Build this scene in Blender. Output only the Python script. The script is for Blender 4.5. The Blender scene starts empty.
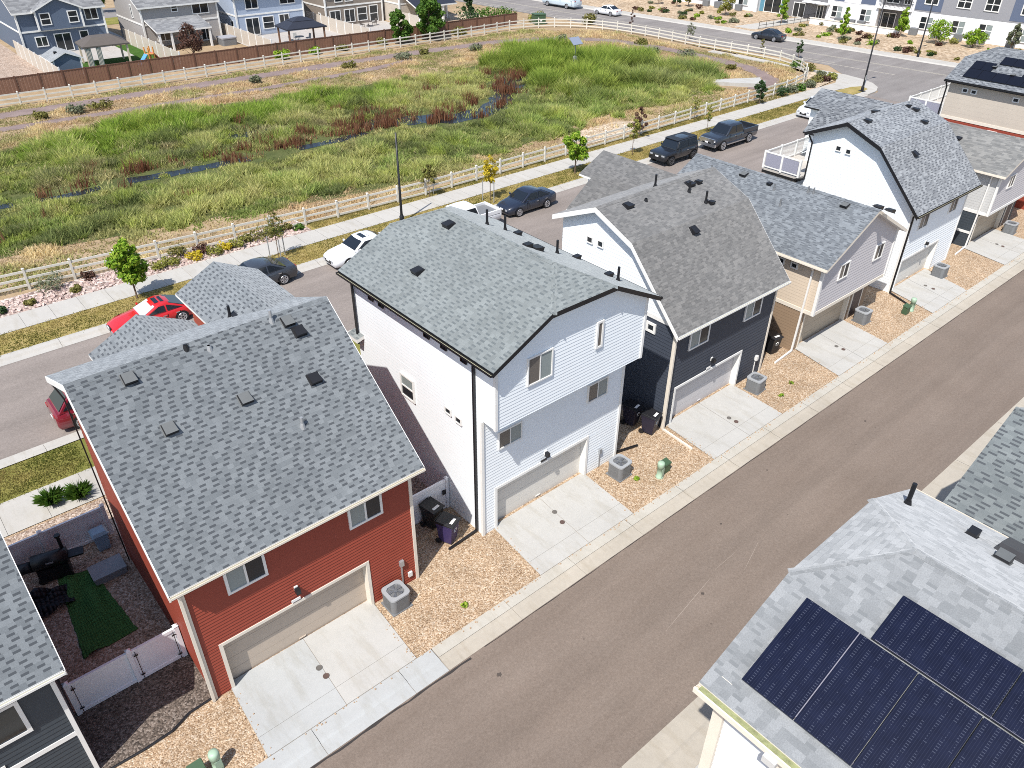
import bpy, math, random
import numpy as np
from mathutils import Vector, Matrix
random.seed(7)
RNG = np.random.default_rng(11)
SC = bpy.context.scene
COL = SC.collection
V = Vector
R = math.radians

# ------------------------------------------------------------------ camera, light, sky
cd = bpy.data.cameras.new('camera'); cam = bpy.data.objects.new('camera', cd); COL.objects.link(cam)
yaw, pitch, roll = R(41.03), R(34.18), R(.63)
fw = V((math.sin(yaw) * math.cos(pitch), math.cos(yaw) * math.cos(pitch), -math.sin(pitch)))
rt = V((math.cos(yaw), -math.sin(yaw), 0)); up = rt.cross(fw)
r2 = rt * math.cos(roll) + up * math.sin(roll); u2 = -rt * math.sin(roll) + up * math.cos(roll)
m = Matrix((r2, u2, -fw)).transposed().to_4x4(); m.translation = V((0, 0, 21.3))
cam.matrix_world = m
cd.sensor_width = 36; cd.lens = 780 / 1024 * 36; cd.clip_end = 2000; cd.clip_start = .1
SC.camera = cam
SUN = V((-.6, -.275, 1)).normalized()
sd = bpy.data.lights.new('sun', 'SUN'); so = bpy.data.objects.new('sun', sd); COL.objects.link(so)
sd.energy = 5.0; sd.angle = R(.5); sd.color = (1, .965, .91)
so.rotation_euler = SUN.to_track_quat('Z', 'Y').to_euler(); so.location = (-40, -20, 70)
w = bpy.data.worlds.new('World'); SC.world = w; w.use_nodes = True
sky = w.node_tree.nodes.new('ShaderNodeTexSky'); sky.sky_type = 'NISHITA'; sky.sun_disc = False
sky.sun_elevation = math.asin(SUN.z); sky.sun_rotation = math.atan2(SUN.x, SUN.y)
w.node_tree.links.new(sky.outputs[0], w.node_tree.nodes['Background'].inputs[0])
w.node_tree.nodes['Background'].inputs[1].default_value = .145
SC.view_settings.view_transform = 'Standard'; SC.view_settings.look = 'None'
SC.view_settings.exposure = .28; SC.view_settings.gamma = 1
SC.cycles.use_denoising = False; SC.cycles.sample_clamp_indirect = 4; SC.cycles.max_bounces = 5; SC.cycles.diffuse_bounces = 3; SC.cycles.pixel_filter_type = 'BLACKMAN_HARRIS'; SC.cycles.filter_width = .95

# ------------------------------------------------------------------ materials
class NT:
    def __init__(s, name):
        s.m = bpy.data.materials.new(name); s.m.use_nodes = True
        s.t = s.m.node_tree; s.b = s.t.nodes['Principled BSDF']
    def n(s, t, **k):
        x = s.t.nodes.new(t)
        for a, b in k.items(): setattr(x, a, b)
        return x
    def l(s, a, b): s.t.links.new(a, b)
    def math(s, op, a, b=None):
        x = s.n('ShaderNodeMath', operation=op)
        for i, v in enumerate((a, b)):
            if v is None: continue
            if isinstance(v, (int, float)): x.inputs[i].default_value = v
            else: s.l(v, x.inputs[i])
        return x.outputs[0]
    def mix(s, f, a, b, blend='MIX'):
        x = s.n('ShaderNodeMix', data_type='RGBA', blend_type=blend)
        for i, v in ((0, f), (6, a), (7, b)):
            if isinstance(v, (int, float)): x.inputs[i].default_value = v
            elif isinstance(v, (tuple, list)): x.inputs[i].default_value = (*v[:3], 1)
            else: s.l(v, x.inputs[i])
        return x.outputs[2]
    def ramp(s, f, stops, const=False):
        x = s.n('ShaderNodeValToRGB'); e = x.color_ramp.elements
        if const: x.color_ramp.interpolation = 'CONSTANT'
        e[0].position, e[0].color = stops[0][0], (*stops[0][1], 1)
        e[1].position, e[1].color = stops[-1][0], (*stops[-1][1], 1)
        for p, c in stops[1:-1]:
            q = e.new(p); q.color = (*c, 1)
        s.l(f, x.inputs[0]); return x.outputs[0]
    def pos(s, scale=None):
        g = s.n('ShaderNodeNewGeometry').outputs['Position']
        if scale is None: return g
        mp = s.n('ShaderNodeMapping'); mp.inputs['Scale'].default_value = scale
        s.l(g, mp.inputs[0]); return mp.outputs[0]
    def noise(s, vec, sc, det=4, rough=.55):
        x = s.n('ShaderNodeTexNoise'); x.inputs['Scale'].default_value = sc
        x.inputs['Detail'].default_value = det; x.inputs['Roughness'].default_value = rough
        s.l(vec, x.inputs['Vector']); return x.outputs['Fac']
    def bump(s, h, dist, st=1.):
        x = s.n('ShaderNodeBump'); x.inputs['Distance'].default_value = dist; x.inputs['Strength'].default_value = st
        s.l(h, x.inputs['Height']); s.l(x.outputs[0], s.b.inputs['Normal'])
    def set(s, c=None, rough=None, spec=None, metal=None, coat=None):
        if c is not None:
            if isinstance(c, (tuple, list)): s.b.inputs['Base Color'].default_value = (*c[:3], 1)
            else: s.l(c, s.b.inputs['Base Color'])
        if rough is not None: s.b.inputs['Roughness'].default_value = rough
        if spec is not None: s.b.inputs['Specular IOR Level'].default_value = spec
        if metal is not None: s.b.inputs['Metallic'].default_value = metal
        if coat: s.b.inputs['Coat Weight'].default_value = coat; s.b.inputs['Coat Roughness'].default_value = .05
        return s.m

def scl(c, k): return tuple(min(1, x * k) for x in c)

def pm(name, c, rough=.7, amt=.12, sc=3., bump=0, spec=.4, metal=0, coat=0):
    """plain painted surface: colour with large and fine uneven wear"""
    q = NT(name)
    if amt:
        p = q.pos()
        f = q.math('ADD', q.math('MULTIPLY', q.noise(p, sc), .6), q.math('MULTIPLY', q.noise(p, sc * 9), .4))
        col = q.ramp(f, [(.3, scl(c, 1 - amt)), (.7, scl(c, 1 + amt))])
        q.set(col)
        if bump: q.bump(q.noise(p, sc * 12), bump)
    else: q.set(c)
    return q.set(None, rough, spec, metal, coat)

def shingle(name, lo, hi, dash, amount, wd=.34, h=.2, dstr=1., big=.12, par=True):
    q = NT(name)
    uv = q.n('ShaderNodeUVMap').outputs[0]
    sp = q.n('ShaderNodeSeparateXYZ'); q.l(uv, sp.inputs[0])
    v = q.math('DIVIDE', sp.outputs[1], h); row = q.math('FLOOR', v); fv = q.math('FRACT', v)
    wn = q.n('ShaderNodeTexWhiteNoise', noise_dimensions='1D'); q.l(row, wn.inputs['W'])
    u = q.math('ADD', q.math('DIVIDE', sp.outputs[0], wd), q.math('MULTIPLY', wn.outputs['Value'], 7.3))
    cell = q.math('FLOOR', u)
    cv = q.n('ShaderNodeCombineXYZ'); q.l(cell, cv.inputs[0]); q.l(row, cv.inputs[1])
    w2 = q.n('ShaderNodeTexWhiteNoise', noise_dimensions='2D'); q.l(cv.outputs[0], w2.inputs['Vector'])
    s2 = q.n('ShaderNodeSeparateColor'); q.l(w2.outputs['Color'], s2.inputs[0])
    mid = tuple((a + b) / 2 for a, b in zip(lo, hi))
    base = q.ramp(s2.outputs[0], [(0, lo), (.5, mid), (1, hi)])
    p = q.pos()
    base = q.mix(1., base, q.ramp(q.noise(p, .7, 3), [(.3, (1 - big,) * 3), (.7, (1 + big * .3,) * 3)]), 'MULTIPLY')
    base = q.mix(1., base, q.ramp(q.noise(p, 45, 2), [(.25, (.82,) * 3), (.75, (1.1,) * 3)]), 'MULTIPLY')
    d = q.math('MULTIPLY', q.math('LESS_THAN', fv, .46), q.math('LESS_THAN', s2.outputs[1], amount))
    if par: d = q.math('MULTIPLY', d, q.math('LESS_THAN', q.math('ABSOLUTE', q.math('MODULO', cell, 2.)), .5))
    base = q.mix(q.math('MULTIPLY', d, dstr), base, dash)
    q.bump(q.math('ADD', q.math('MULTIPLY', q.math('SUBTRACT', 1., fv), .7), q.math('MULTIPLY', s2.outputs[2], .6)), .012, .8)
    q.b.inputs['Diffuse Roughness'].default_value = 1.0; q.b.inputs['Sheen Weight'].default_value = .22; q.b.inputs['Sheen Roughness'].default_value = .55
    return q.set(base, .9, .2)

def pebble(name, cols, sc, big=.8, bump=.02, rough=.9):
    q = NT(name); p = q.pos()
    vo = q.n('ShaderNodeTexVoronoi'); vo.inputs['Scale'].default_value = sc; q.l(p, vo.inputs['Vector'])
    sp = q.n('ShaderNodeSeparateColor'); q.l(vo.outputs['Color'], sp.inputs[0])
    k = len(cols) - 1
    c = q.ramp(sp.outputs[0], [(i / k, cc) for i, cc in enumerate(cols)])
    c = q.mix(1., c, q.ramp(q.noise(p, big, 4), [(.3, (.82,) * 3), (.7, (1.08,) * 3)]), 'MULTIPLY')
    c = q.mix(1., c, q.ramp(q.noise(p, sc * .5, 2), [(.3, (.75,) * 3), (.7, (1.1,) * 3)]), 'MULTIPLY')
    q.bump(q.math('SUBTRACT', 1., vo.outputs['Distance']), bump)
    return q.set(c, rough, .2)

def grassmat(name, cols, sc=1.5, fine=30):
    q = NT(name); p = q.pos()
    f = q.math('ADD', q.math('MULTIPLY', q.noise(p, sc, 5, .65), .65), q.math('MULTIPLY', q.noise(p, fine, 3), .35))
    k = len(cols) - 1
    c = q.ramp(f, [(.3 + .4 * i / k, cc) for i, cc in enumerate(cols)])
    q.bump(q.noise(p, fine), .05)
    return q.set(c, .95, .1)

def leafmat(name, cols):
    q = NT(name)
    g = q.n('ShaderNodeNewGeometry').outputs['Random Per Island']
    k = max(1, len(cols) - 1)
    c = q.ramp(g, [(i / k, cc) for i, cc in enumerate(cols)])
    q.set(c, .6, .25)
    tr = q.n('ShaderNodeBsdfTranslucent'); q.l(c, tr.inputs[0])
    mx = q.n('ShaderNodeMixShader'); mx.inputs[0].default_value = .35
    q.l(q.b.outputs[0], mx.inputs[1]); q.l(tr.outputs[0], mx.inputs[2])
    q.l(mx.outputs[0], q.t.nodes['Material Output'].inputs[0])
    return q.m

def attrmat(name):
    q = NT(name)
    a = q.n('ShaderNodeAttribute', attribute_name='tint').outputs['Color']
    q.set(a, .8, .15)
    tr = q.n('ShaderNodeBsdfTranslucent'); q.l(a, tr.inputs[0])
    mx = q.n('ShaderNodeMixShader'); mx.inputs[0].default_value = .45
    q.l(q.b.outputs[0], mx.inputs[1]); q.l(tr.outputs[0], mx.inputs[2])
    q.l(mx.outputs[0], q.t.nodes['Material Output'].inputs[0])
    return q.m

def glassmat(name, c, rough=.08): return pm(name, c, rough, 0, spec=.6)

M = {}
M['white'] = pm('white_siding', (.785, .82, .84), .55, .03, .8)
M['white_trim'] = pm('white_trim', (.74, .73, .70), .5, .05)
M['cream_trim'] = pm('cream_trim', (.68, .62, .53), .55, .05)
M['red'] = pm('red_siding', (.275, .053, .031), .6, .07, .8)
M['slate'] = pm('slate_siding', (.042, .05, .068), .6, .08, .8)
M['charcoal'] = pm('charcoal_siding', (.042, .052, .063), .6, .08, .8)
M['tan'] = pm('tan_siding', (.60, .50, .39), .6, .04, .8)
M['taupe'] = pm('taupe_siding', (.50, .48, .49), .6, .04, .8)
M['brown_siding'] = pm('brown_siding', (.27, .19, .125), .6, .06, .8)
M['lgray'] = pm('pale_gray_siding', (.5, .5, .49), .6, .05, .8)
M['beige'] = pm('beige_siding', (.50, .44, .37), .6, .05, .8)
M['black_trim'] = pm('black_trim', (.012, .012, .014), .4, .1)
M['soffit'] = pm('soffit', (.55, .55, .56), .7, .05)
M['black'] = pm('black_plastic', (.014, .014, .016), .45, .15)
M['door_taupe'] = pm('taupe_door', (.46, .38, .305), .5, .04)
M['door_white'] = pm('off_white_door', (.62, .59, .54), .5, .04)
M['door_lilac'] = pm('pale_gray_door', (.52, .50, .50), .5, .04)
M['door_tan'] = pm('tan_door', (.42, .34, .25), .5, .04)
M['door_dark'] = pm('dark_door', (.07, .055, .06), .5, .08)
M['pane'] = glassmat('window_glass', (.02, .024, .028))
M['pane_lt'] = glassmat('window_blind', (.24, .275, .27), .25)
M['pane_tan'] = glassmat('window_shade', (.13, .115, .10), .25)
M['metal'] = pm('galvanized_metal', (.42, .43, .44), .45, .1, 6, metal=.5)
M['acgray'] = pm('gray_enamel', (.17, .175, .18), .5, .08, 6)
M['vent_top'] = pm('gray_vent', (.125, .13, .128), .6, .1)
M['actop'] = pm('pale_gray_enamel', (.30, .31, .32), .5, .06, 6)
M['fan'] = pm('fan_blade', (.12, .13, .15), .4, .2, 8)
M['lens'] = pm('lamp_glass', (.8, .8, .78), .2, 0)
M['sh1'] = shingle('gray_shingles', (.165, .181, .192), (.225, .243, .254), (.056, .063, .072), .92, .18, .145, .85)
M['sh2'] = shingle('green_gray_shingles', (.175, .193, .193), (.225, .246, .245), (.10, .116, .122), .9, .19, .145, .8)
M['sh3'] = shingle('brown_gray_shingles', (.12, .119, .117), (.185, .181, .175), (.085, .083, .082), .5, .2, .125, .6)
M['sh4'] = shingle('blue_gray_shingles', (.13, .143, .158), (.22, .24, .258), (.085, .095, .107), .75, .2, .13, .8)
M['sh5'] = shingle('slate_shingles', (.125, .135, .15), (.25, .265, .28), (.05, .056, .066), .85, .22, .14, .85)
M['sh6'] = shingle('tan_gray_shingles', (.15, .15, .145), (.25, .245, .23), (.11, .11, .105), .6, .3, .18, .6)
M['shS'] = shingle('pale_shingles', (.225, .235, .242), (.305, .315, .322), (.17, .18, .187), .5, .2, .155, .6)
M['shR'] = shingle('dark_gray_shingles', (.15, .168, .172), (.205, .225, .225), (.065, .072, .08), .85, .26, .15, .9)
M['shB'] = shingle('distant_shingles', (.16, .16, .165), (.28, .28, .28), (.1, .1, .1), .3, .5, .3, .6)
M['pv'] = None
# ---- ground materials
def asphalt(name, lo, hi, streak=True):
    q = NT(name); p = q.pos()
    f = q.math('ADD', q.math('MULTIPLY', q.noise(q.pos((.12, .55, 1)), 1.4, 5, .6), .55), q.math('MULTIPLY', q.noise(p, 6, 5, .7), .45))
    c = q.ramp(f, [(.32, lo), (.68, hi)])
    c = q.mix(1., c, q.ramp(q.noise(p, 42, 3, .7), [(.3, (.82,) * 3), (.7, (1.11,) * 3)]), 'MULTIPLY')
    c = q.mix(1., c, q.ramp(q.noise(p, 12, 3, .7), [(.3, (.9,) * 3), (.7, (1.07,) * 3)]), 'MULTIPLY')
    c = q.mix(1., c, q.ramp(q.noise(q.pos((.02, 1, 1)), .85, 3), [(.35, (.9,) * 3), (.6, (1.03,) * 3)]), 'MULTIPLY')
    c = q.mix(1., c, q.ramp(q.noise(p, .35, 3), [(.35, (.94,) * 3), (.65, (1.03,) * 3)]), 'MULTIPLY')
    vo = q.n('ShaderNodeTexVoronoi'); vo.inputs['Scale'].default_value = 1.1; q.l(p, vo.inputs['Vector'])
    spot = q.math('LESS_THAN', vo.outputs['Distance'], .035)
    c = q.mix(q.math('MULTIPLY', spot, .6), c, scl(lo, .45))
    q.bump(q.noise(p, 60), .006)
    return q.set(c, .85, .25)
M['alley'] = asphalt('alley_asphalt', (.175, .136, .109), (.212, .17, .14))
M['street'] = asphalt('street_asphalt', (.205, .175, .155), (.285, .245, .22))
M['xroad'] = asphalt('road_asphalt', (.195, .175, .165), (.27, .25, .235))
def concrete(name, c, amt=.1):
    q = NT(name); p = q.pos()
    f = q.math('ADD', q.math('MULTIPLY', q.noise(p, .5, 4, .6), .6), q.math('MULTIPLY', q.noise(p, 5, 5, .7), .4))
    col = q.ramp(f, [(.3, scl(c, 1 - amt)), (.55, c), (.72, scl(c, 1 + amt * .7))])
    col = q.mix(1., col, q.ramp(q.noise(q.pos((1.6, .35, 1)), 1.1, 5, .7), [(.36, (.91, .895, .865)), (.5, (1, 1, 1))]), 'MULTIPLY')
    col = q.mix(1., col, q.ramp(q.noise(p, 70, 2), [(.3, (.93,) * 3), (.7, (1.05,) * 3)]), 'MULTIPLY')
    return q.set(col, .85, .25)
M['drive'] = concrete('driveway_concrete', (.425, .415, .39))
M['drive_gray'] = concrete('new_gray_concrete', (.395, .402, .395))
M['pan'] = concrete('curb_concrete', (.40, .36, .30), .14)
M['panlt'] = concrete('ribbon_concrete', (.43, .405, .355), .1)
M['walk'] = concrete('sidewalk_concrete', (.43, .41, .375))
M['joint'] = pm('concrete_joint', (.3, .27, .23), .9, .1)
M['gravel'] = pebble('tan_gravel', [(.25, .16, .095), (.36, .245, .15), (.435, .31, .2), (.505, .38, .26), (.59, .49, .38)], 25)
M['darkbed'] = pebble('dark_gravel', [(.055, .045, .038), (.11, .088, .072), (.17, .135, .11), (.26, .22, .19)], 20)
M['yard'] = pebble('brown_gravel', [(.19, .135, .10), (.34, .245, .185), (.45, .345, .27), (.58, .5, .43)], 19)
M['pinkrock'] = pebble('pink_rock', [(.22, .155, .135), (.42, .32, .275), (.54, .44, .385), (.65, .575, .525)], 7, bump=.06)
M['rock'] = pm('rock', (.5, .38, .34), .9, .3, 5)
M['lawn'] = grassmat('lawn_turf', [(.14, .14, .035), (.27, .22, .07), (.36, .28, .115), (.42, .33, .16)], .8)
M['lawn2'] = grassmat('verge_turf', [(.12, .14, .03), (.21, .20, .055), (.32, .26, .09)], .5)
M['dirt'] = grassmat('dry_ground', [(.20, .145, .085), (.34, .25, .155), (.45, .34, .225)], .35, 12)
M['marsh'] = grassmat('marsh_soil', [(.05, .06, .022), (.085, .1, .035), (.15, .14, .06)], .35, 8)
M['path'] = grassmat('trail_gravel', [(.165, .125, .118), (.23, .175, .163), (.29, .225, .205)], .6, 14)
M['sandrock'] = pebble('sand_rock', [(.36, .27, .18), (.52, .41, .29), (.62, .52, .40)], 5, bump=.05)
q = NT('pond_water'); p = q.pos(); q.set((.012, .016, .02), .2, .3); q.bump(q.noise(p, 3, 3), .01); M['water'] = q.m
M['leaf_bright'] = leafmat('bright_leaves', [(.10, .21, .012), (.17, .31, .02), (.28, .41, .035), (.36, .45, .06)])
M['leaf_green'] = leafmat('green_leaves', [(.04, .10, .015), (.08, .17, .02), (.13, .22, .035)])
M['leaf_dark'] = leafmat('dark_leaves', [(.02, .05, .018), (.04, .085, .025), (.065, .11, .035)])
M['leaf_yellow'] = leafmat('yellow_leaves', [(.42, .34, .02), (.58, .46, .03), (.7, .55, .06)])
M['leaf_olive'] = leafmat('olive_leaves', [(.12, .12, .03), (.19, .18, .045), (.27, .25, .08)])
M['leaf_red'] = leafmat('maroon_leaves', [(.06, .03, .022), (.11, .05, .035), (.15, .085, .06)])
M['leaf_lime'] = leafmat('lime_leaves', [(.17, .19, .035), (.26, .265, .05), (.37, .35, .10)])
M['leaf_gray'] = leafmat('gray_green_leaves', [(.12, .14, .08), (.19, .21, .13), (.26, .27, .17)])
M['bark'] = pm('bark', (.16, .11, .075), .9, .3, 8)
M['attr'] = attrmat('blade_tint')

# ------------------------------------------------------------------ mesh helpers
class MB:
    def __init__(s, off=(0, 0, 0)):
        s.v, s.f, s.mi, s.off = [], [], [], V(off)
    def add(s, pts, mi=0, n=None):
        pts = [V(p) for p in pts]
        if n is not None:
            c = V((0, 0, 0))
            for i in range(len(pts)): c += pts[i].cross(pts[(i + 1) % len(pts)])
            if c.dot(V(n)) < 0: pts.reverse()
        b = len(s.v); s.v += pts; s.f.append(tuple(range(b, b + len(pts)))); s.mi.append(mi)
    def hexa(s, P, mi=0):
        """eight corners, bottom ring then top ring"""
        b = len(s.v); s.v += [V(p) for p in P]
        for f in ((3, 2, 1, 0), (4, 5, 6, 7), (0, 1, 5, 4), (1, 2, 6, 5), (2, 3, 7, 6), (3, 0, 4, 7)):
            s.f.append(tuple(b + i for i in f)); s.mi.append(mi)
    def box(s, lo, hi, mi=0):
        a, b, c = lo; d, e, f = hi
        s.hexa([(a, b, c), (d, b, c), (d, e, c), (a, e, c), (a, b, f), (d, b, f), (d, e, f), (a, e, f)], mi)
    def obox(s, c, ux, uy, uz, mi=0):
        c, ux, uy, uz = V(c), V(ux), V(uy), V(uz)
        s.hexa([c - ux - uy - uz, c + ux - uy - uz, c + ux + uy - uz, c - ux + uy - uz,
                c - ux - uy + uz, c + ux - uy + uz, c + ux + uy + uz, c - ux + uy + uz], mi)
    def slab(s, poly, vec, mt=0, ms=1, mbt=None):
        """top polygon, extruded by vec (downwards)"""
        P = [V(p) for p in poly]; vec = V(vec); n = len(P)
        nn = V((0, 0, 0))
        for i in range(n): nn += P[i].cross(P[(i + 1) % n])
        if nn.dot(vec) > 0: P.reverse()
        b = len(s.v); s.v += P + [p + vec for p in P]
        s.f.append(tuple(range(b, b + n))); s.mi.append(mt)
        s.f.append(tuple(range(b + 2 * n - 1, b + n - 1, -1))); s.mi.append(ms if mbt is None else mbt)
        for i in range(n):
            j = (i + 1) % n
            s.f.append((b + i, b + n + i, b + n + j, b + j)); s.mi.append(ms)
    def tube(s, p0, p1, r0, r1=None, n=8, mi=0, cap=True):
        p0, p1 = V(p0), V(p1); r1 = r0 if r1 is None else r1
        d = (p1 - p0).normalized(); a = d.orthogonal().normalized(); c = d.cross(a)
        b = len(s.v)
        for pp, r in ((p0, r0), (p1, r1)):
            for i in range(n):
                t = 2 * math.pi * i / n; s.v.append(pp + a * (math.cos(t) * r) + c * (math.sin(t) * r))
        for i in range(n):
            j = (i + 1) % n; s.f.append((b + i, b + j, b + n + j, b + n + i)); s.mi.append(mi)
        if cap:
            s.f.append(tuple(range(b + n - 1, b - 1, -1))); s.mi.append(mi)
            s.f.append(tuple(range(b + n, b + 2 * n))); s.mi.append(mi)
    def path(s, pts, r, n=6, mi=0):
        for a, b in zip(pts, pts[1:]): s.tube(a, b, r, r, n, mi)
    def lathe(s, prof, c=(0, 0, 0), n=16, mi=0):
        """profile of (radius, z)"""
        b = len(s.v); c = V(c)
        for r, z in prof:
            for i in range(n):
                t = 2 * math.pi * i / n; s.v.append(c + V((r * math.cos(t), r * math.sin(t), z)))
        for k in range(len(prof) - 1):
            for i in range(n):
                j = (i + 1) % n
                s.f.append((b + k * n + i, b + k * n + j, b + (k + 1) * n + j, b + (k + 1) * n + i)); s.mi.append(mi)
        s.f.append(tuple(b + (len(prof) - 1) * n + i for i in range(n))); s.mi.append(mi)
    def build(s, name, mats, parent=None, smooth=False, bevel=0):
        me = bpy.data.meshes.new(name)
        me.from_pydata([v - s.off for v in s.v], [], s.f)
        if not isinstance(mats, (list, tuple)): mats = [mats]
        for q in mats: me.materials.append(q)
        if len(mats) > 1: me.polygons.foreach_set('material_index', s.mi)
        if smooth: me.polygons.foreach_set('use_smooth', [True] * len(s.f))
        uv = me.uv_layers.new(name='UVMap').data
        Z = V((0, 0, 1))
        for p in me.polygons:
            nn = p.normal
            u = Z.cross(nn)
            if u.length < .02: u = V((1, 0, 0)); vv = V((0, 1, 0))
            else: u.normalize(); vv = nn.cross(u)
            for li in p.loop_indices:
                co = me.vertices[me.loops[li].vertex_index].co + s.off
                uv[li].uv = (co.dot(u), co.dot(vv))
        me.update()
        o = bpy.data.objects.new(name, me); COL.objects.link(o)
        if parent: o.parent = parent
        if bevel:
            md = o.modifiers.new('bevel', 'BEVEL'); md.width = bevel; md.segments = 2; md.limit_method = 'ANGLE'
        return o

def tag(o, label=None, cat=None, group=None, kind=None):
    if label: o['label'] = label
    if cat: o['category'] = cat
    if group: o['group'] = group
    if kind: o['kind'] = kind
    return o

def thing(name, label, cat, loc=(0, 0, 0), rz=0, group=None):
    o = bpy.data.objects.new(name, None); COL.objects.link(o)
    o.location = loc; o.rotation_euler = (0, 0, rz); o.empty_display_size = .3
    return tag(o, label, cat, group)

KIDS = {}
def dup(root, loc, rz=None, label=None, group=None, scale=None):
    def cp(o, par):
        c = o.copy(); COL.objects.link(c)
        if par: c.parent = par
        for ch in [x for x in COL.objects if x.parent == o]: cp(ch, c)
        return c
    c = cp(root, None); c.location = loc
    if rz is not None: c.rotation_euler = (0, 0, rz)
    if scale: c.scale = (scale,) * 3 if isinstance(scale, (int, float)) else scale
    if label: c['label'] = label
    if group: c['group'] = group
    return c

def struct(name, polys, mat, z=None):
    b = MB()
    for P in polys: b.add([(p[0], p[1], p[2] if len(p) > 2 else z) for p in P], 0, (0, 0, 1))
    return tag(b.build(name, mat), kind='structure')

def rect(x0, y0, x1, y1): return [(x0, y0), (x1, y0), (x1, y1), (x0, y1)]

# -------- siding
def clip(P, k, lim, keep):
    """2-D polygon clipped on coordinate k: keep='lo' keeps <= lim"""
    out = []; n = len(P)
    ins = (lambda p: p[k] <= lim + 1e-9) if keep == 'lo' else (lambda p: p[k] >= lim - 1e-9)
    for i in range(n):
        a, b = P[i], P[(i + 1) % n]
        if ins(a): out.append(a)
        if ins(a) != ins(b):
            t = (lim - a[k]) / (b[k] - a[k]); out.append(tuple(a[j] + t * (b[j] - a[j]) for j in (0, 1)))
    return out

class Fr:
    """a wall's frame: point (a, z, d) = along the wall, up, out of the wall"""
    def __init__(s, o, e, n): s.o, s.e, s.n = V(o), V(e), V(n)
    def P(s, a, z, d=0): return s.o + s.e * a + s.n * d + V((0, 0, z))
    def box(s, mb, a0, a1, z0, z1, d0, d1, mi=0):
        mb.hexa([s.P(a0, z0, d0), s.P(a1, z0, d0), s.P(a1, z0, d1), s.P(a0, z0, d1),
                 s.P(a0, z1, d0), s.P(a1, z1, d0), s.P(a1, z1, d1), s.P(a0, z1, d1)], mi)
def FY(y, n=-1): return Fr((0, y, 0), (1, 0, 0), (0, n, 0))
def FX(x, n=-1): return Fr((x, 0, 0), (0, 1, 0), (n, 0, 0))

def lap(mb, F, poly, h=.14, d=.014, mi=0):
    zs = [p[1] for p in poly]; k = math.floor(min(zs) / h)
    while k * h < max(zs) - 1e-6:
        z0 = k * h; k += 1
        q = clip(clip(poly, 1, z0, 'hi'), 1, z0 + h, 'lo')
        if len(q) < 3: continue
        mb.add([F.P(a, z, d * (1 - (z - z0) / h) + .001) for a, z in q], mi, F.n)
        zm = min(z for a, z in q); e = sorted(a for a, z in q if abs(z - zm) < 1e-6)
        if len(e) >= 2: mb.add([F.P(e[0], zm, 0), F.P(e[-1], zm, 0), F.P(e[-1], zm, d + .001), F.P(e[0], zm, d + .001)], mi, (0, 0, -1))

def wallpoly(mb, F, poly, opening=None, **k):
    if not opening: lap(mb, F, poly, **k); return
    a0, a1, zt = opening
    for q in (clip(poly, 1, zt, 'hi'), clip(clip(poly, 1, zt, 'lo'), 0, a0, 'lo'), clip(clip(poly, 1, zt, 'lo'), 0, a1, 'hi')):
        if len(q) >= 3: lap(mb, F, q, **k)

def window(par, off, F, a0, a1, z0, z1, mull='v', frame='white_trim', panes=('pane_lt', 'pane'), fwid=.075, name='window', sub=True):
    b = MB(off); f = fwid
    F.box(b, a0, a1, z0, z0 + f, -.01, .075); F.box(b, a0, a1, z1 - f, z1, -.01, .075)
    F.box(b, a0, a0 + f, z0 + f, z1 - f, -.01, .075); F.box(b, a1 - f, a1, z0 + f, z1 - f, -.01, .075)
    am, zm = (a0 + a1) / 2, (z0 + z1) / 2
    if mull in ('v', 'x'): F.box(b, am - f * .4, am + f * .4, z0 + f, z1 - f, -.01, .065)
    if mull == 'h': F.box(b, a0 + f, a1 - f, zm - f * .4, zm + f * .4, -.01, .065)
    if mull == 'x':
        F.box(b, a0 + f, am - f * .4, zm - f * .4, zm + f * .4, -.01, .065)
        F.box(b, am + f * .4, a1 - f, zm - f * .4, zm + f * .4, -.01, .065)
    o = b.build(name, M[frame], par)
    g = MB(off); A0, A1, Z0, Z1 = a0 + f, a1 - f, z0 + f, z1 - f
    if mull == 'h': cells = [(A0, A1, Z0, zm), (A0, A1, zm, Z1)]
    elif mull in ('v', 'x'): cells = [(A0, am, Z0, Z1), (am, A1, Z0, Z1)]
    else: cells = [(A0, A1, Z0, Z1)]
    for i, c in enumerate(cells):
        g.add([F.P(c[0], c[2], .045), F.P(c[1], c[2], .045), F.P(c[1], c[3], .045), F.P(c[0], c[3], .045)], i % 2, F.n)
    g.build('pane', [M[x] for x in panes], o)
    return o

def garage(par, off, F, a0, a1, zt, rec=.27, door='door_taupe', trim='cream_trim', tw=.11):
    b = MB(off)
    n = 4; h = zt / n
    for i in range(n): F.box(b, a0, a1, i * h + .006, (i + 1) * h - .004, -rec - .05, -rec)
    F.box(b, a0, a1, 0, zt, -rec - .09, -rec - .055)
    F.box(b, a0 + (a1 - a0) / 2 - .12, a0 + (a1 - a0) / 2 + .12, .12, .16, -rec - .01, -rec + .03)
    o = b.build('garage_door', M[door], par)
    t = MB(off)
    F.box(t, a0 - tw, a0, 0, zt + tw, -rec, .04); F.box(t, a1, a1 + tw, 0, zt + tw, -rec, .04)
    F.box(t, a0, a1, zt, zt + tw, -rec, .045)
    t.build('door_trim', M[trim], o)
    return o

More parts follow.
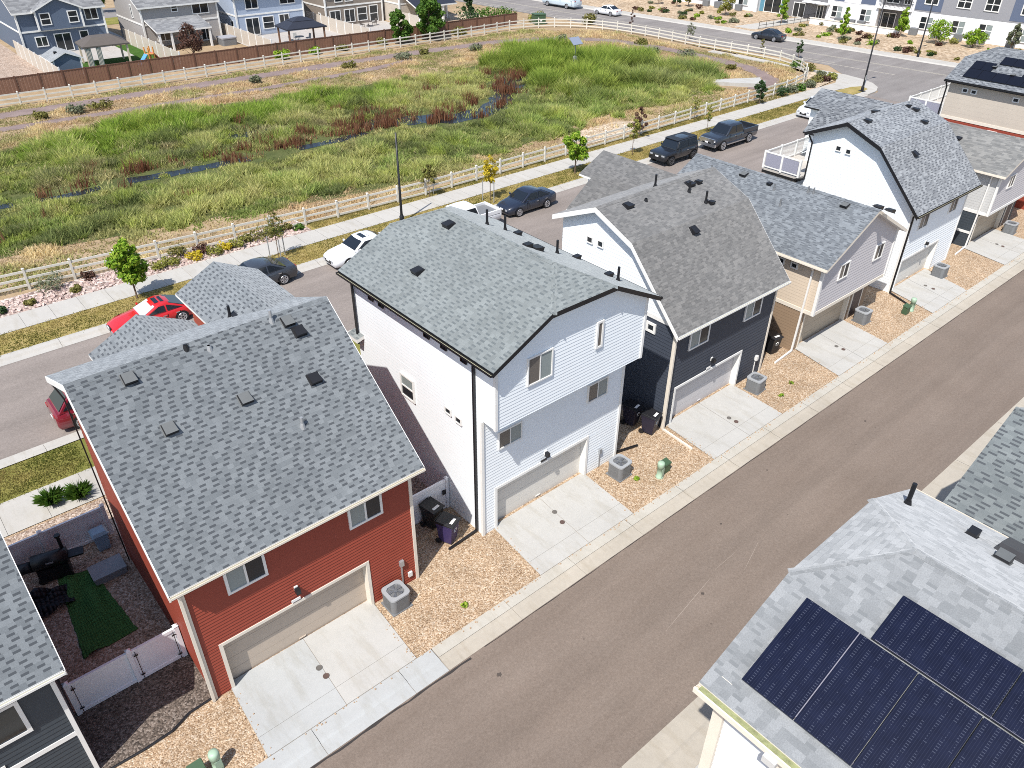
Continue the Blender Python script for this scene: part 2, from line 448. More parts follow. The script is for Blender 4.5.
def boxvent(par, off, x, y, z, nrm, down, mat, s=.185):
    n = V(nrm).normalized(); d = V(down); d = (d - n * d.dot(n)).normalized(); u = n.cross(d)
    b = MB(off); c = V((x, y, z))
    P = lambda a, k, h: c + u * a + d * k + n * h
    b.hexa([P(-s, -s, .0), P(s, -s, .0), P(s, s, .0), P(-s, s, .0), P(-s * .85, -s, .07), P(s * .85, -s, .07), P(s * .95, s, .19), P(-s * .95, s, .19)], 1)
    b.mi[1] = 0
    b.hexa([P(-s * 1.12, -s * 1.1, -.01), P(s * 1.12, -s * 1.1, -.01), P(s * 1.12, s * 1.05, -.01), P(-s * 1.12, s * 1.05, -.01),
            P(-s * 1.12, -s * 1.1, .012), P(s * 1.12, -s * 1.1, .012), P(s * 1.12, s * 1.05, .012), P(-s * 1.12, s * 1.05, .012)], 0)
    return b.build('roof_vent', [M['vent_top'] if mat == 'acgray' else M[mat], M['black']], par)

def pipe(par, off, x, y, z, h=.5, r=.05, mat='black'):
    b = MB(off); b.tube((x, y, z - .1), (x, y, z + h), r, r, 10); b.tube((x, y, z - .1), (x, y, z + .12), r * 2.2, r * 1.2, 10)
    return b.build('vent_pipe', M[mat], par)

def bars(par, off, name, mat, L):
    b = MB(off)
    for p0, p1, r in L:
        d = (V(p1) - V(p0)); a = d.normalized()
        ref = V((0, 0, 1)) if abs(a.z) < .9 else V((1, 0, 0))
        u = a.cross(ref).normalized(); w2 = u.cross(a)
        c = (V(p0) + V(p1)) / 2; b.obox(c, u * r, w2 * r, d / 2)
    return b.build(name, M[mat], par)

def walllight(par, off, F, a, z):
    b = MB(off); F.box(b, a - .06, a + .06, z - .08, z + .1, 0, .06)
    o = b.build('wall_light', M['white_trim'], par)
    k = MB(off); F.box(k, a - .07, a + .07, z - .12, z + .06, .06, .22); k.build('lamp_housing', M['black'], o)
# ------------------------------------------------------------------ ground, roads, walks
def xr(y): return 102.3 + (106 - y) * .0845      # far kerb of the cross street
def xl(y): return xr(y) - 10.4
struct('terrain', [rect(-300, -300, 700, 700)], M['dirt'], 0)
struct('alley', [rect(-40, 7.05, 130, 12.75)], M['alley'], .012)
struct('street', [rect(-60, 33.0, 93, 41.2)], M['street'], .012)
ys = [-60, 0, 33, 60, 80, 100, 120, 160, 240]
b = MB()
for a, c in zip(ys, ys[1:]): b.add([(xl(a), a, .02), (xr(a), a, .02), (xr(c), c, .02), (xl(c), c, .02)], 0, (0, 0, 1))
b.add([(86.5, 33, .016), (xl(33) + .2, 33, .016), (xl(52) + .2, 52, .016), (93, 47.5, .016), (91.3, 43, .016), (88.8, 41.2, .016), (86.5, 41.1, .016)], 0, (0, 0, 1))
tag(b.build('road', M['xroad']), kind='structure')
# painted lines on the cross street
b = MB()
for off_, wd, y0, y1 in ((.9, .12, 44, 200), (1.9, .1, 52, 200), (5.1, .1, 40, 200), (5.4, .1, 40, 200)):
    b.add([(xl(y0) + off_, y0, .03), (xl(y0) + off_ + wd, y0, .03), (xl(y1) + off_ + wd, y1, .03), (xl(y1) + off_, y1, .03)], 0, (0, 0, 1))
tag(b.build('road_marking', pm('road_paint', (.5, .46, .38), .8, .25, 2)), kind='structure')
# alley pans (rolled kerbs)
def kerb(name, prof, x0, x1, mat, step=3.05, gap=.014):
    b = MB(); x = x0
    while x < x1:
        e = min(x + step, x1) - gap
        for (ya, za), (yb, zb) in zip(prof, prof[1:]): b.add([(x, ya, za), (e, ya, za), (e, yb, zb), (x, yb, zb)], 0, (0, -.2, 1))
        x += step
    return tag(b.build(name, mat), kind='structure')
b = MB(); b.add([(-40, 12.7, .008), (130, 12.7, .008), (130, 13.8, .008), (-40, 13.8, .008)], 0, (0, 0, 1)); b.add([(-40, 5.6, .008), (130, 5.6, .008), (130, 7.1, .008), (-40, 7.1, .008)], 0, (0, 0, 1))
tag(b.build('kerb_joint', M['joint']), kind='structure')
kerb('kerb', [(12.73, .02), (13.15, .03), (13.22, .055), (13.3, .065)], -40, 1.2, M['pan'])
kerb('kerb', [(12.73, .02), (13.15, .03), (13.22, .055), (13.3, .065), (13.72, .075)], 1.25, 8.6, M['drive_gray'])
kerb('kerb', [(12.73, .02), (13.15, .03), (13.22, .055), (13.3, .065)], 8.62, 130, M['pan'])
kerb('kerb', [(13.31, .066), (13.72, .076)], 8.62, 130, M['panlt'])
kerb('kerb', [(13.31, .066), (13.72, .076)], -40, 1.2, M['panlt'])
kerb('kerb', [(5.7, .07), (6.25, .06), (6.32, .05), (6.4, .03), (7.07, .02)], -40, 130, M['pan'], 4.2)
# lots
struct('gravel', [rect(-40, 13.71, 130, 18.7)], M['gravel'], .055)
struct('yard_ground', [rect(-40, 18.7, 130, 27.9)], M['yard'], .05)
struct('yard_ground', [rect(-40, -12, 130, 5.72)], M['gravel'], .05)
struct('front_bed', [rect(-40, 27.9, 90, 28.0)], M['gravel'], .052)
struct('sidewalk', [rect(-40 + i * 1.52, 28.0, -40 + i * 1.52 + 1.508, 30.1) for i in range(85)], M['walk'], .08)
struct('verge', [rect(-40, 30.1, 90, 32.4)], M['lawn2'], .07)
def skerb(name, y0, y1, flip, x0, x1):
    b = MB(); x = x0
    pr = [(0, .02), (.3, .03), (.38, .13), (.55, .14), (.7, .12)]
    w_ = abs(y1 - y0)
    while x < x1:
        e = min(x + 3.0, x1) - .015
        for (ta, za), (tb, zb) in zip(pr, pr[1:]):
            ya, yb = (y0 + ta / .7 * (y1 - y0), y0 + tb / .7 * (y1 - y0))
            b.add([(x, ya, za), (e, ya, za), (e, yb, zb), (x, yb, zb)], 0, (0, 0, 1))
        x += 3.0
    return tag(b.build(name, M['walk']), kind='structure')
skerb('street_kerb', 33.15, 32.35, 1, -40, 86)
skerb('street_kerb', 41.1, 42.05, 0, -40, 86.5)
struct('verge', [rect(-40, 42.04, 83, 44.3)], M['lawn'], .11)
struct('sidewalk', [rect(-40 + i * 1.52, 44.3, -40 + i * 1.52 + 1.508, 46.25) for i in range(81)], M['walk'], .13)
struct('rock_bed', [rect(-40, 46.24, 22.2, 48.6)], M['pinkrock'], .1)
struct('verge', [rect(22.2, 46.24, 74, 47.6)], M['lawn'], .1)
struct('rock_bed', [[(74, 46.24), (84.5, 46.24), (89.5, 47.0), (91, 49.5), (92.4, 54), (92.2, 62), (93.5, 64), (93.2, 57), (90.5, 51), (86, 48.4), (80, 47.4), (74, 47.2)]], M['sandrock'], .1)
# street corner
arc = [(86.5, 41.15), (88.6, 41.3), (90.4, 42.1), (91.8, 43.5), (92.7, 45.4), (93.1, 47.6), (92.9, 52), (92.0, 66)]
b = MB()
b.slab([(*p, .14) for p in arc] + [(90.9, 66, .14), (91.6, 52, .14), (91.0, 47.5, .14), (88.5, 46.2, .14), (82.9, 46.2, .14), (82.9, 44.3, .14), (86.5, 44.3, .14)], (0, 0, -.13))
tag(b.build('corner_sidewalk', M['walk']), kind='structure')
struct('verge', [[(83, 42.05), (86.6, 42.05), (88.6, 42.3), (89.3, 43.4), (88, 44.0), (83, 44.3)]], M['lawn'], .15)
struct('verge', [[(92.4, 50), (93.0, 51), (93.3, 62), (93.0, 70), (92.6, 70), (92.9, 62), (92.2, 55)]], M['lawn'], .16)
# driveways: slabs with open joints
def driveway(x0, x1, xa, xb, gray=None):
    """x0,x1 at the garage, xa,xb at the alley"""
    b = MB(); j = MB(); Y0, Y1 = 16.72, 13.73; ym = 14.45; z0, z1 = .1, .079
    def X(s, y): t = (Y0 - y) / (Y0 - Y1); return (x0 + (xa - x0) * t) * (1 - s) + (x1 + (xb - x1) * t) * s
    g = .008
    for i, (sa, sb) in enumerate(((0, .5), (.5, 1))):
        for y0, y1 in ((Y0, ym), (ym, Y1)):
            zz = lambda y: z0 + (z1 - z0) * (Y0 - y) / (Y0 - Y1)
            mi = 1 if gray and i == 0 else 0
            b.add([(X(sa, y0) + g, y0, zz(y0)), (X(sb, y0) - g, y0, zz(y0)), (X(sb, y1 + g) - g, y1 + g, zz(y1)), (X(sa, y1 + g) + g, y1 + g, zz(y1))], mi, (0, 0, 1))
    j.add([(x0, Y0, .088), (x1, Y0, .088), (xb, Y1, .066), (xa, Y1, .066)], 0, (0, 0, 1))
    tag(b.build('driveway', [M['drive'], M['drive_gray']]), kind='structure'); tag(j.build('driveway_joint', M['joint']), kind='structure')
for a in ((3.1, 8.2, 2.95, 8.05, 1), (13.62, 18.5, 13.4, 18.3), (23.66, 28.7, 23.4, 28.5), (34.0, 38.75, 33.4, 38.3), (44.2, 48.7, 43.4, 47.8), (53.8, 58.7, 53.2, 58.3), (64.8, 69.4, 64.4, 69)): driveway(*a)
b = MB(); b.add([(9.6, 5.69, .085), (18, 5.69, .085), (18, 4.2, .1), (9.6, 4.2, .1)], 0, (0, 0, 1)); b.add([(21.5, 5.69, .085), (27, 5.69, .085), (27, 3, .1), (21.5, 3, .1)], 0, (0, 0, 1))
tag(b.build('driveway', M['drive']), kind='structure')
# pale scuffs in the alley asphalt
b = MB()
def streak(p, q_, wd):
    p, q_ = V(p), V(q_); n_ = (q_ - p).cross(V((0, 0, 1))).normalized() * wd
    k = 8
    for i in range(k):
        a, c = p.lerp(q_, i / k), p.lerp(q_, (i + 1) / k); wv = .4 + .6 * math.sin(3.1 * (i + .5) / k)
        b.add([a - n_ * wv, a + n_ * wv, c + n_ * wv, c - n_ * wv], 0, (0, 0, 1))
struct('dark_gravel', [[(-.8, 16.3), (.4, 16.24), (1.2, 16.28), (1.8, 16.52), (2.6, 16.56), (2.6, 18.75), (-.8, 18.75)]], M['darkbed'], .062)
streak((15.0, 9.3, .017), (17.9, 9.75, .017), .009); streak((19.2, 9.2, .017), (20.8, 9.7, .017), .007); streak((18.4, 9.9, .017), (19.8, 9.95, .017), .006)
tag(b.build('road_scuff', pm('scuff', (.30, .25, .21), .9, .1)), kind='structure')

# sealed cracks and the dark open seam along the kerb
b = MB(); rr = random.Random(4)
def crack(pts, wd):
    P = [V((*p, .0165)) for p in pts]; L = []
    for i, p in enumerate(P):
        d = (P[min(i + 1, len(P) - 1)] - P[max(i - 1, 0)]).normalized(); n_ = V((-d.y, d.x, 0)) * wd * rr.uniform(.3, 1.2); L.append((p + n_, p - n_))
    for a, c in zip(L, L[1:]): b.add([a[0], c[0], c[1], a[1]], 0, (0, 0, 1))
crack([(-3 + .4 * i, 12.66 + rr.uniform(-.02, .03)) for i in range(32)], .05)
crack([(10 + .5 * i, 12.7 + rr.uniform(-.012, .01)) for i in range(90)], .015)
tag(b.build('crack_seal', pm('crack_tar', (.035, .03, .028), .8, .2)), kind='structure')
b = MB()
for x_, y_, r_ in ((20.5, 11.2, .05), (17.2, 9.5, .07), (9.7, 11.6, .09), (31, 11.0, .06), (24.6, 11.9, .04)):
    n_ = 14; b.add([(x_ + r_ * (1 + .35 * math.sin(3 * k + x_)) * math.cos(R(360 * k / n_)), y_ + r_ * .8 * (1 + .3 * math.sin(2 * k)) * math.sin(R(360 * k / n_)), .0172) for k in range(n_)], 0, (0, 0, 1))
tag(b.build('oil_spot', pm('oil_stain', (.075, .06, .05), .7, .2)), kind='structure')
# stones strayed from the beds onto the concrete
b = MB()
for i in range(520):
    k = rr.random()
    if k < .5: x_, y_ = rr.uniform(2, 60), 13.72 - abs(rr.gauss(0, .09))
    else:
        e = rr.choice([(2.95, 3.1), (8.05, 8.2), (13.4, 13.62), (18.3, 18.5), (23.4, 23.66), (28.5, 28.7), (33.4, 34.0), (38.3, 38.75), (43.4, 44.2), (47.8, 48.7)]); s_ = rr.random(); x_ = e[0] + (e[1] - e[0]) * s_ + rr.gauss(0, .09); y_ = 13.73 + 2.9 * s_
    r_ = rr.uniform(.012, .028); z_ = .095
    b.hexa([(x_ - r_, y_ - r_ * .8, z_ - .02), (x_ + r_, y_ - r_, z_ - .02), (x_ + r_ * .9, y_ + r_, z_ - .02), (x_ - r_ * .8, y_ + r_ * .9, z_ - .02), (x_ - r_ * .5, y_ - r_ * .5, z_ + r_), (x_ + r_ * .6, y_ - r_ * .4, z_ + r_), (x_ + r_ * .4, y_ + r_ * .5, z_ + r_ * 1.1), (x_ - r_ * .5, y_ + r_ * .5, z_ + r_)])
tag(b.build('loose_gravel', pm('loose_stone', (.42, .30, .2), .9, .35, 20)), kind='stuff')

# ------------------------------------------------------------------ houses of the row
def gutter(par, off, pts, mat, name='gutter', r=.042):
    b = MB(off); p, q_ = V(pts[0]), V(pts[1]); sd_ = (q_ - p).cross(V((0, 0, 1))).normalized(); c = (p + q_) / 2; d = (q_ - p) / 2; Z = V((0, 0, 1))
    b.obox(c - Z * (r - .006), d, sd_ * r, Z * .006)
    for s in (-1, 1): b.obox(c + sd_ * (s * (r - .006)), d, sd_ * .006, Z * r)
    for s in (-1, 1): b.obox(c + d * s, d.normalized() * .006, sd_ * (r - .012), Z * (r - .012))
    b.obox(c - Z * (r - .03), d * .995, sd_ * (r - .014), Z * .012, 1)
    return b.build(name, [M[mat], M['gutter_in']], par)
M['gutter_in'] = pm('gutter_lining', (.42, .40, .27), .9, .3, 5)

def downspout(par, off, pts, mat, r=.04): return bars(par, off, 'downspout', mat, [(p, q_, r * .68) for p, q_ in zip(pts, pts[1:])])

def corner(par, off, x, y, z0, z1, mat, s=.055):
    b = MB(off); b.box((x - s, y - s, z0), (x + s, y + s, z1)); return b.build('corner_trim', M[mat], par)

# gable type with its ridge along the alley: red house, dark house; gambrel: black-and-white, tall white
def ridge_x_house(name, label, x0, x1, prof, mats, opening, ztrim, wing, vents, wins, fascia='white_trim', ov=.35, yf=16.6, yb=23.5, gut=None, lapd=.02, laph=.165):
    t = thing(name, label, 'house', ((x0 + x1) / 2, 20, 0)); off = t.location
    T = .1
    def zroof(y):
        for (ya, za), (yb_, zb) in zip(prof, prof[1:]):
            if ya <= y <= yb_: return za + (zb - za) * (y - ya) / (yb_ - ya)
    F = FY(yf); b = MB(off)
    wallpoly(b, F, [(x0, 0), (x1, 0), (x1, zroof(yf) - .1), (x0, zroof(yf) - .1)], opening, h=laph, d=lapd)
    b.build('front_wall', M[mats['front']], t)
    inn = [p for p in prof if yf < p[0] < yb]
    top = [(yf, zroof(yf) - .1)] + [(p[0], p[1] - .1) for p in inn] + [(yb, zroof(yb) - .1)]
    def side(x, n, name):
        b = MB(off); poly = [(yf, 0)] + [(yb, 0)] + top[::-1]
        ml = mats.get('side_low', mats['side'])
        if mats.get('zband'):
            z = mats['zband']
            lap(b, FX(x, n), clip(poly, 1, z, 'lo'), .165, .02, 0); lap(b, FX(x, n), clip(poly, 1, z, 'hi'), .165, .008, 1)
            b.build(name, [M[ml], M[mats['side']]], t)
            k = MB(off); FX(x, n).box(k, yf, yb, z - .09, z + .09, .0, .03); k.build('band_trim', M['white_trim'], t)
        else:
            lap(b, FX(x, n), poly, .165, .007); b.build(name, M[mats['side']], t)
    side(x0, -1, 'left_wall'); side(x1, 1, 'right_wall')
    b = MB(off); lap(b, FY(yb, 1), [(x0, 0), (x1, 0), (x1, zroof(yb) - .1), (x0, zroof(yb) - .1)]); b.build('rear_wall', M[mats['side']], t)
    b = MB(off); X0, X1 = x0 - ov, x1 + ov
    for (ya, za), (yb_, zb) in zip(prof, prof[1:]):
        b.slab([(X0, ya, za), (X1, ya, za), (X1, yb_, zb), (X0, yb_, zb)], (0, 0, -T), 0, 1, 2)
    for wx, wz, hw, y0, y1, s_ in wing:
        for sg in (-1, 1): b.slab([(wx, y0, wz), (wx, y1, wz), (wx + sg * hw, y1, wz - hw * s_), (wx + sg * hw, y0, wz - hw * s_)], (0, 0, -T), 0, 1, 2)
    roof = b.build('roof', [M[mats['roof']], M[fascia], M['soffit']], t)
    for X in (X0, X1):
        b = MB(off)
        P_ = [(X - .025, y_, z_ - .012) for y_, z_ in prof] + [(X - .025, y_, z_ - .22) for y_, z_ in prof[::-1]]
        n_ = len(P_); k0 = len(b.v); b.v += [V(p) for p in P_] + [V(p) + V((.05, 0, 0)) for p in P_]
        for a_ in range(n_):
            c_ = (a_ + 1) % n_; b.f.append((k0 + a_, k0 + c_, k0 + n_ + c_, k0 + n_ + a_)); b.mi.append(0)
        m_ = len(prof)
        for a_ in range(m_ - 1):
            q4 = (a_, a_ + 1, n_ - 2 - a_, n_ - 1 - a_); b.f.append(tuple(k0 + t_ for t_ in q4)); b.mi.append(0); b.f.append(tuple(k0 + n_ + t_ for t_ in q4[::-1])); b.mi.append(0)
        b.build('rake_board', M[fascia], roof)
    # ridge caps
    b = MB(off)
    pk = max(prof, key=lambda p: p[1]); x = X0
    zf_, zb_ = zroof(pk[0] - .15) + .012, zroof(pk[0] + .15) + .012
    while x < X1:
        e = min(x + .3, X1)
        for ya, za, yb_, zb in ((pk[0] - .15, zf_, pk[0], pk[1] + .014), (pk[0], pk[1] + .014, pk[0] + .15, zb_)): b.slab([(x, ya, za + .008), (e, ya, za), (e, yb_, zb), (x, yb_, zb + .008)], (0, 0, -.02))
        x += .3
    b.build('ridge_cap', M[mats['roof']], roof)
    for wx, wz, hw, y0, y1, s_ in wing:
        b = MB(off); lap(b, FY(y1 - .35, 1), [(wx - hw + .35, 0), (wx + hw - .35, 0), (wx + hw - .35, wz - hw * s_ - .1), (wx, wz - .15), (wx - hw + .35, wz - hw * s_ - .1)])
        for sg in (-1, 1): lap(b, FX(wx + sg * (hw - .35), sg), [(yb, 0), (y1 - .35, 0), (y1 - .35, wz - hw * s_), (yb, wz - hw * s_)])
        b.build('wing_wall', M[mats.get('wing', mats['side'])], t)
    gutter(t, off, [(X0, prof[0][0] - .055, prof[0][1] - .07), (X1, prof[0][0] - .055, prof[0][1] - .07)], gut or fascia)
    for x, y, kind, mt in vents:
        z = zroof(y); i = next(i for i in range(len(prof) - 1) if prof[i][0] <= y <= prof[i + 1][0])
        sl = (prof[i + 1][1] - prof[i][1]) / (prof[i + 1][0] - prof[i][0])
        if kind == 'box': boxvent(roof, off, x, y, z, (0, -sl, 1), (0, -1 if sl > 0 else 1, 0), mt)
        elif kind == 'cap': boxvent(roof, off, x, y, z, (0, -sl, 1), (0, -1, 0), mt, .13)
        else: pipe(roof, off, x, y, z, kind, .05, mt)
    if opening: garage(t, off, F, opening[0], opening[1], opening[2], **mats['garage'])
    for FF, a in wins: window(t, off, FF, *a[:4], **(a[4] if len(a) > 4 else {}))
    for x in (x0, x1): corner(t, off, x, yf, 0, zroof(yf) - .12, ztrim)
    return t, off, roof

P1 = [(16.1, 5.23), (21.26, 9.2), (24.6, 7.8)]
F1 = FY(16.5)
t, off, roof = ridge_x_house('red_house', 'red sided house with taupe garage door and gray shingled roof', 2.6, 10.0, P1,
    dict(front='red', side='red', roof='sh1', garage=dict(door='door_taupe', trim='cream_trim')), (3.22, 8.1, 2.05), 'cream_trim',
    [(9.1, 8.5, 1.65, 22.6, 27.7, .5), (5.6, 8.15, 1.8, 23.3, 26.1, .5)],
    [(4.16, 19.46, 'box', 'acgray'), (6.42, 19.47, 'box', 'acgray'), (8.6, 19.3, 'box', 'black'), (8.93, 20.6, 'box', 'black'), (8.75, 20.95, 'box', 'acgray'), (3.82, 20.9, 'box', 'acgray'),
     (7.55, 18.3, .34, 'metal'), (8.3, 21.1, .4, 'metal'), (6.2, 20.95, .12, 'metal'), (5.6, 21.15, .14, 'black')],
    [(F1, (3.75, 4.97, 3.85, 4.83, dict(fwid=.08))), (F1, (7.71, 8.92, 3.88, 4.88, dict(fwid=.08)))], yf=16.5, yb=24.2, gut='cream_trim', lapd=.024, laph=.125)
downspout(t, off, [(2.52, 16.42, 4.9), (2.52, 16.42, .1)], 'cream_trim', .06)
downspout(t, off, [(2.3, 24.5, 7.6), (2.45, 24.1, 7.1), (2.5, 23.6, .3)], 'black_trim', .03)
walllight(t, off, F1, 5.68, 2.7)
b = MB(off); F1.box(b, 5.45, 5.75, 2.22, 2.32, .046, .065); b.build('house_number', M['white_trim'], t)
b = MB(off); F1.box(b, 9.32, 9.47, 1.12, 1.36, 0, .12); F1.box(b, 9.37, 9.42, .2, 1.12, 0, .05); b.build('electric_meter', M['metal'], t)
b = MB(off); F1.box(b, 9.63, 9.78, .38, .58, 0, .08); b.build('gas_meter', M['white_trim'], t)
pipe(roof, off, 8.1, 24.2, 7.95, .45, .05, 'black'); boxvent(roof, off, 8.35, 24.1, 7.98, (-.5, 0, 1), (-1, 0, 0), 'black')

P0 = [(16.1, 4.65), (21.2, 8.5), (24.6, 7.1)]
F0 = FY(16.5)
ridge_x_house('charcoal_house', 'charcoal sided house with white corner boards at the edge of the frame', -8.2, -.82, P0,
    dict(front='charcoal', side='charcoal', roof='sh1', garage=dict(door='door_white', trim='white_trim')), (-7.4, -2.6, 2.05), 'white_trim', [],
    [(-3, 19, 'box', 'acgray')], [(F0, (-3.2, -1.62, 2.85, 4.1, dict(fwid=.1)))], yf=16.5, yb=24.2)
tt = COL.objects['charcoal_house']; b = MB(tt.location); F0.box(b, -8.2, -.82, 1.82, 1.98, .0, .045); b.build('band_trim', M['white_trim'], tt)

P3 = [(16.22, 5.1), (19.15, 8.2), (21.3, 9.1), (23.85, 8.0)]
F3, L3 = FY(16.6), FX(23.4)
sq = dict(mull=None, panes=('pane', 'pane'), fwid=.045)
t, off, roof = ridge_x_house('black_and_white_house', 'slate sided house with a white upper gable and brown-gray gambrel roof', 23.4, 30.75, P3,
    dict(front='slate', side='white', side_low='slate', zband=5.25, roof='sh3', garage=dict(door='door_lilac', trim='white_trim')), (23.96, 28.7, 1.95), 'cream_trim',
    [(30.3, 8.5, 1.75, 22.6, 27.7, .5), (27.75, 8.12, 1.7, 23.2, 26.0, .75)],
    [(24.6, 20.85, 'box', 'black'), (28.75, 20.85, 'box', 'black'), (26.75, 18.85, 'box', 'black'), (29.3, 20.8, 'cap', 'black'), (28.8, 19.6, 'cap', 'black'),
     (27.1, 21.5, .55, 'black'), (28.3, 20.5, .5, 'black'), (28.55, 19.7, .55, 'black'), (25.7, 20.8, .12, 'black')],
    [(F3, (24.4, 25.75, 3.74, 4.74)), (F3, (28.35, 29.63, 3.74, 4.74)),
     (L3, (21.58, 21.95, 7.24, 7.56, sq)), (L3, (20.95, 21.3, 7.26, 7.58, sq)), (L3, (17.63, 18.14, 4.48, 4.95, dict(mull=None, panes=('pane', 'pane'), fwid=.11)))])
walllight(t, off, F3, 26.34, 2.55)
b = MB(off); F3.box(b, 26.0, 26.3, 2.12, 2.22, .05, .07); b.build('house_number', M['white_trim'], t)
downspout(t, off, [(23.3, 16.48, 4.8), (23.3, 16.48, .12), (23.2, 14.75, .1)], 'cream_trim', .065)
b = MB(off); F3.box(b, 30.1, 30.26, .95, 1.2, 0, .14); F3.box(b, 30.16, 30.2, .1, .95, 0, .05); b.build('electric_meter', M['white_trim'], t)

P5 = [(16.15, 5.04), (19.2, 8.13), (21.4, 9.0), (23.85, 7.92)]
F5, L5 = FY(16.6), FX(43.9)
bl = dict(frame='white_trim', panes=('pane_tan', 'pane'), fwid=.05)
t, off, roof = ridge_x_house('tall_white_house', 'white house with black roof edges and a railed deck towards the street', 43.9, 51.1, P5,
    dict(front='white', side='white', roof='sh5', wing='white', garage=dict(door='door_white', trim='white_trim')), (44.35, 48.85, 1.95), 'white_trim',
    [(51.2, 8.55, 1.75, 22.6, 27.6, .5), (48.6, 8.12, 1.7, 23.2, 25.9, .75)],
    [(45.0, 21.05, 'box', 'black'), (47.0, 21.6, 'box', 'black'), (46.3, 18.45, 'box', 'black'), (49.9, 21.1, 'cap', 'black'), (50.1, 20.7, 'box', 'black'), (49.4, 19.7, 'box', 'black')],
    [(F5, (45.05, 46.15, 3.68, 4.62, bl)), (F5, (48.85, 49.85, 3.72, 4.66, bl)), (L5, (21.6, 21.95, 7.2, 7.52, sq)), (L5, (20.98, 21.32, 7.16, 7.48, sq))], fascia='black_trim', ov=.45)
walllight(t, off, F5, 46.94, 2.4)
downspout(t, off, [(43.82, 16.5, 4.85), (43.82, 16.5, .12), (43.3, 15.2, .1)], 'black_trim', .06)
downspout(t, off, [(43.8, 23.75, 7.7), (43.82, 23.45, 7.3), (43.82, 23.45, 5.1), (43.84, 24.1, 4.9)], 'black_trim', .05)

def deck(t, off, x0, x1, y0, y1, z):
    b = MB(off); b.slab([(x0, y0, z), (x1, y0, z), (x1, y1, z), (x0, y1, z)], (0, 0, -.12)); d = b.build('deck', pm('deck_board', (.45, .42, .38), .8, .12, 4), t)
    k = MB(off); k.box((x0 - .04, y0, z - .28), (x1 + .04, y1 + .04, z - .13)); k.build('deck_edge', M['black_trim'], d)
    L = []
    for y in np.linspace(y0, y1, 3): L.append(((x0, y, z), (x0, y, z + 1.1), .06))
    for x in np.linspace(x0, x1, 5)[1:]: L.append(((x, y1, z), (x, y1, z + 1.1), .05))
    for h in (.12, 1.02): L += [((x0, y0, z + h), (x0, y1, z + h), .035), ((x0, y1, z + h), (x1, y1, z + h), .035)]
    bars(d, off, 'deck_rail', 'white_trim', L)
    b = MB(off)
    n_ = 60
    for i in range(n_):
        x = x0 + (x1 - x0) * (i + .5) / n_; b.box((x - .014, y1 - .012, z + .15), (x + .014, y1 + .012, z + .99))
    b.build('baluster', M['white_trim'], d)
    b = MB(off); b.box((x0 - .02, y0 + .12, z + .18), (x0 + .02, y1 - .1, z + .96)); b.build('privacy_screen', pm('screen_mesh', (.27, .27, .33), .8, .2, 14), d)
    b = MB(off); b.box((x0 + .1, y0 + .1, 0), (x1, y1 - .2, z - .3)); b.build('porch_wall', M['white'], t)
deck(t, off, 43.95, 51.0, 23.95, 26.45, 5.0)

# ridge towards the alley, front end clipped by a small hip: centre white house, solar house, beige tall house
def clipped_house(name, label, x0, x1, yf, yr, ze, s, zc, roofm, fascia, sgn=1, ov=.38, ovf=.35, zoff=0):
    """sgn=1: alley front faces -y; -1: faces +y. Returns thing, off, roof"""
    t = thing(name, label, 'house', ((x0 + x1) / 2, (yf + yr) / 2, 0)); off = t.location
    X0, X1 = x0 - ov, x1 + ov; xm = (X0 + X1) / 2; zr = ze + s * (xm - X0); dx = (zc - ze) / s
    A, B = yf - sgn * ovf, yr + sgn * ovf; k = (zr - zc) / .48
    A2, B2 = A + sgn * k, B - sgn * k; T = (0, 0, -.18); b = MB(off)
    b.slab([(X0, A, ze), (X0, B, ze), (X0 + dx, B, zc), (xm, B2, zr), (xm, A2, zr), (X0 + dx, A, zc)], T, 0, 1, 2)
    b.slab([(X1, A, ze), (X1, B, ze), (X1 - dx, B, zc), (xm, B2, zr), (xm, A2, zr), (X1 - dx, A, zc)], T, 0, 1, 2)
    b.slab([(X0 + dx, A, zc), (xm, A2, zr), (X1 - dx, A, zc)], T, 0, 1, 2)
    b.slab([(X0 + dx, B, zc), (xm, B2, zr), (X1 - dx, B, zc)], T, 0, 1, 2)
    roof = b.build('roof', [M[roofm], M[fascia], M['soffit']], t)
    # cap shingles on ridge and hips
    b = MB(off)
    def caps(p, q_):
        p, q_ = V(p), V(q_); d = q_ - p; n_ = max(1, int(d.length / .28)); side = d.cross(V((0, 0, 1))).normalized() * .13
        for i in range(n_):
            a, c = p + d * (i / n_), p + d * ((i + 1) / n_); u = V((0, 0, .012)); u2_ = V((0, 0, .004)); dn = V((0, 0, -.055))
            b.hexa([a - side + dn, c - side + dn, c + side + dn, a + side + dn, a - side * .2 + u, c - side * .2 + u2_, c + side * .2 + u2_, a + side * .2 + u])
    caps((xm, A2, zr), (xm, B2, zr)); caps((X0 + dx, A, zc), (xm, A2, zr)); caps((X1 - dx, A, zc), (xm, A2, zr)); caps((X0 + dx, B, zc), (xm, B2, zr))
    b.build('ridge_cap', M[roofm], roof)
    for X, q_ in ((X0, -1), (X1, 1)): gutter(t, off, [(X + q_ * .06, A, ze - .09), (X + q_ * .06, B, ze - .09)], fascia)
    front = [(x0, ze + s * ov - .05), (X0 + dx, zc - .08), (X1 - dx, zc - .08), (x1, ze + s * ov - .05)]
    return t, off, roof, front

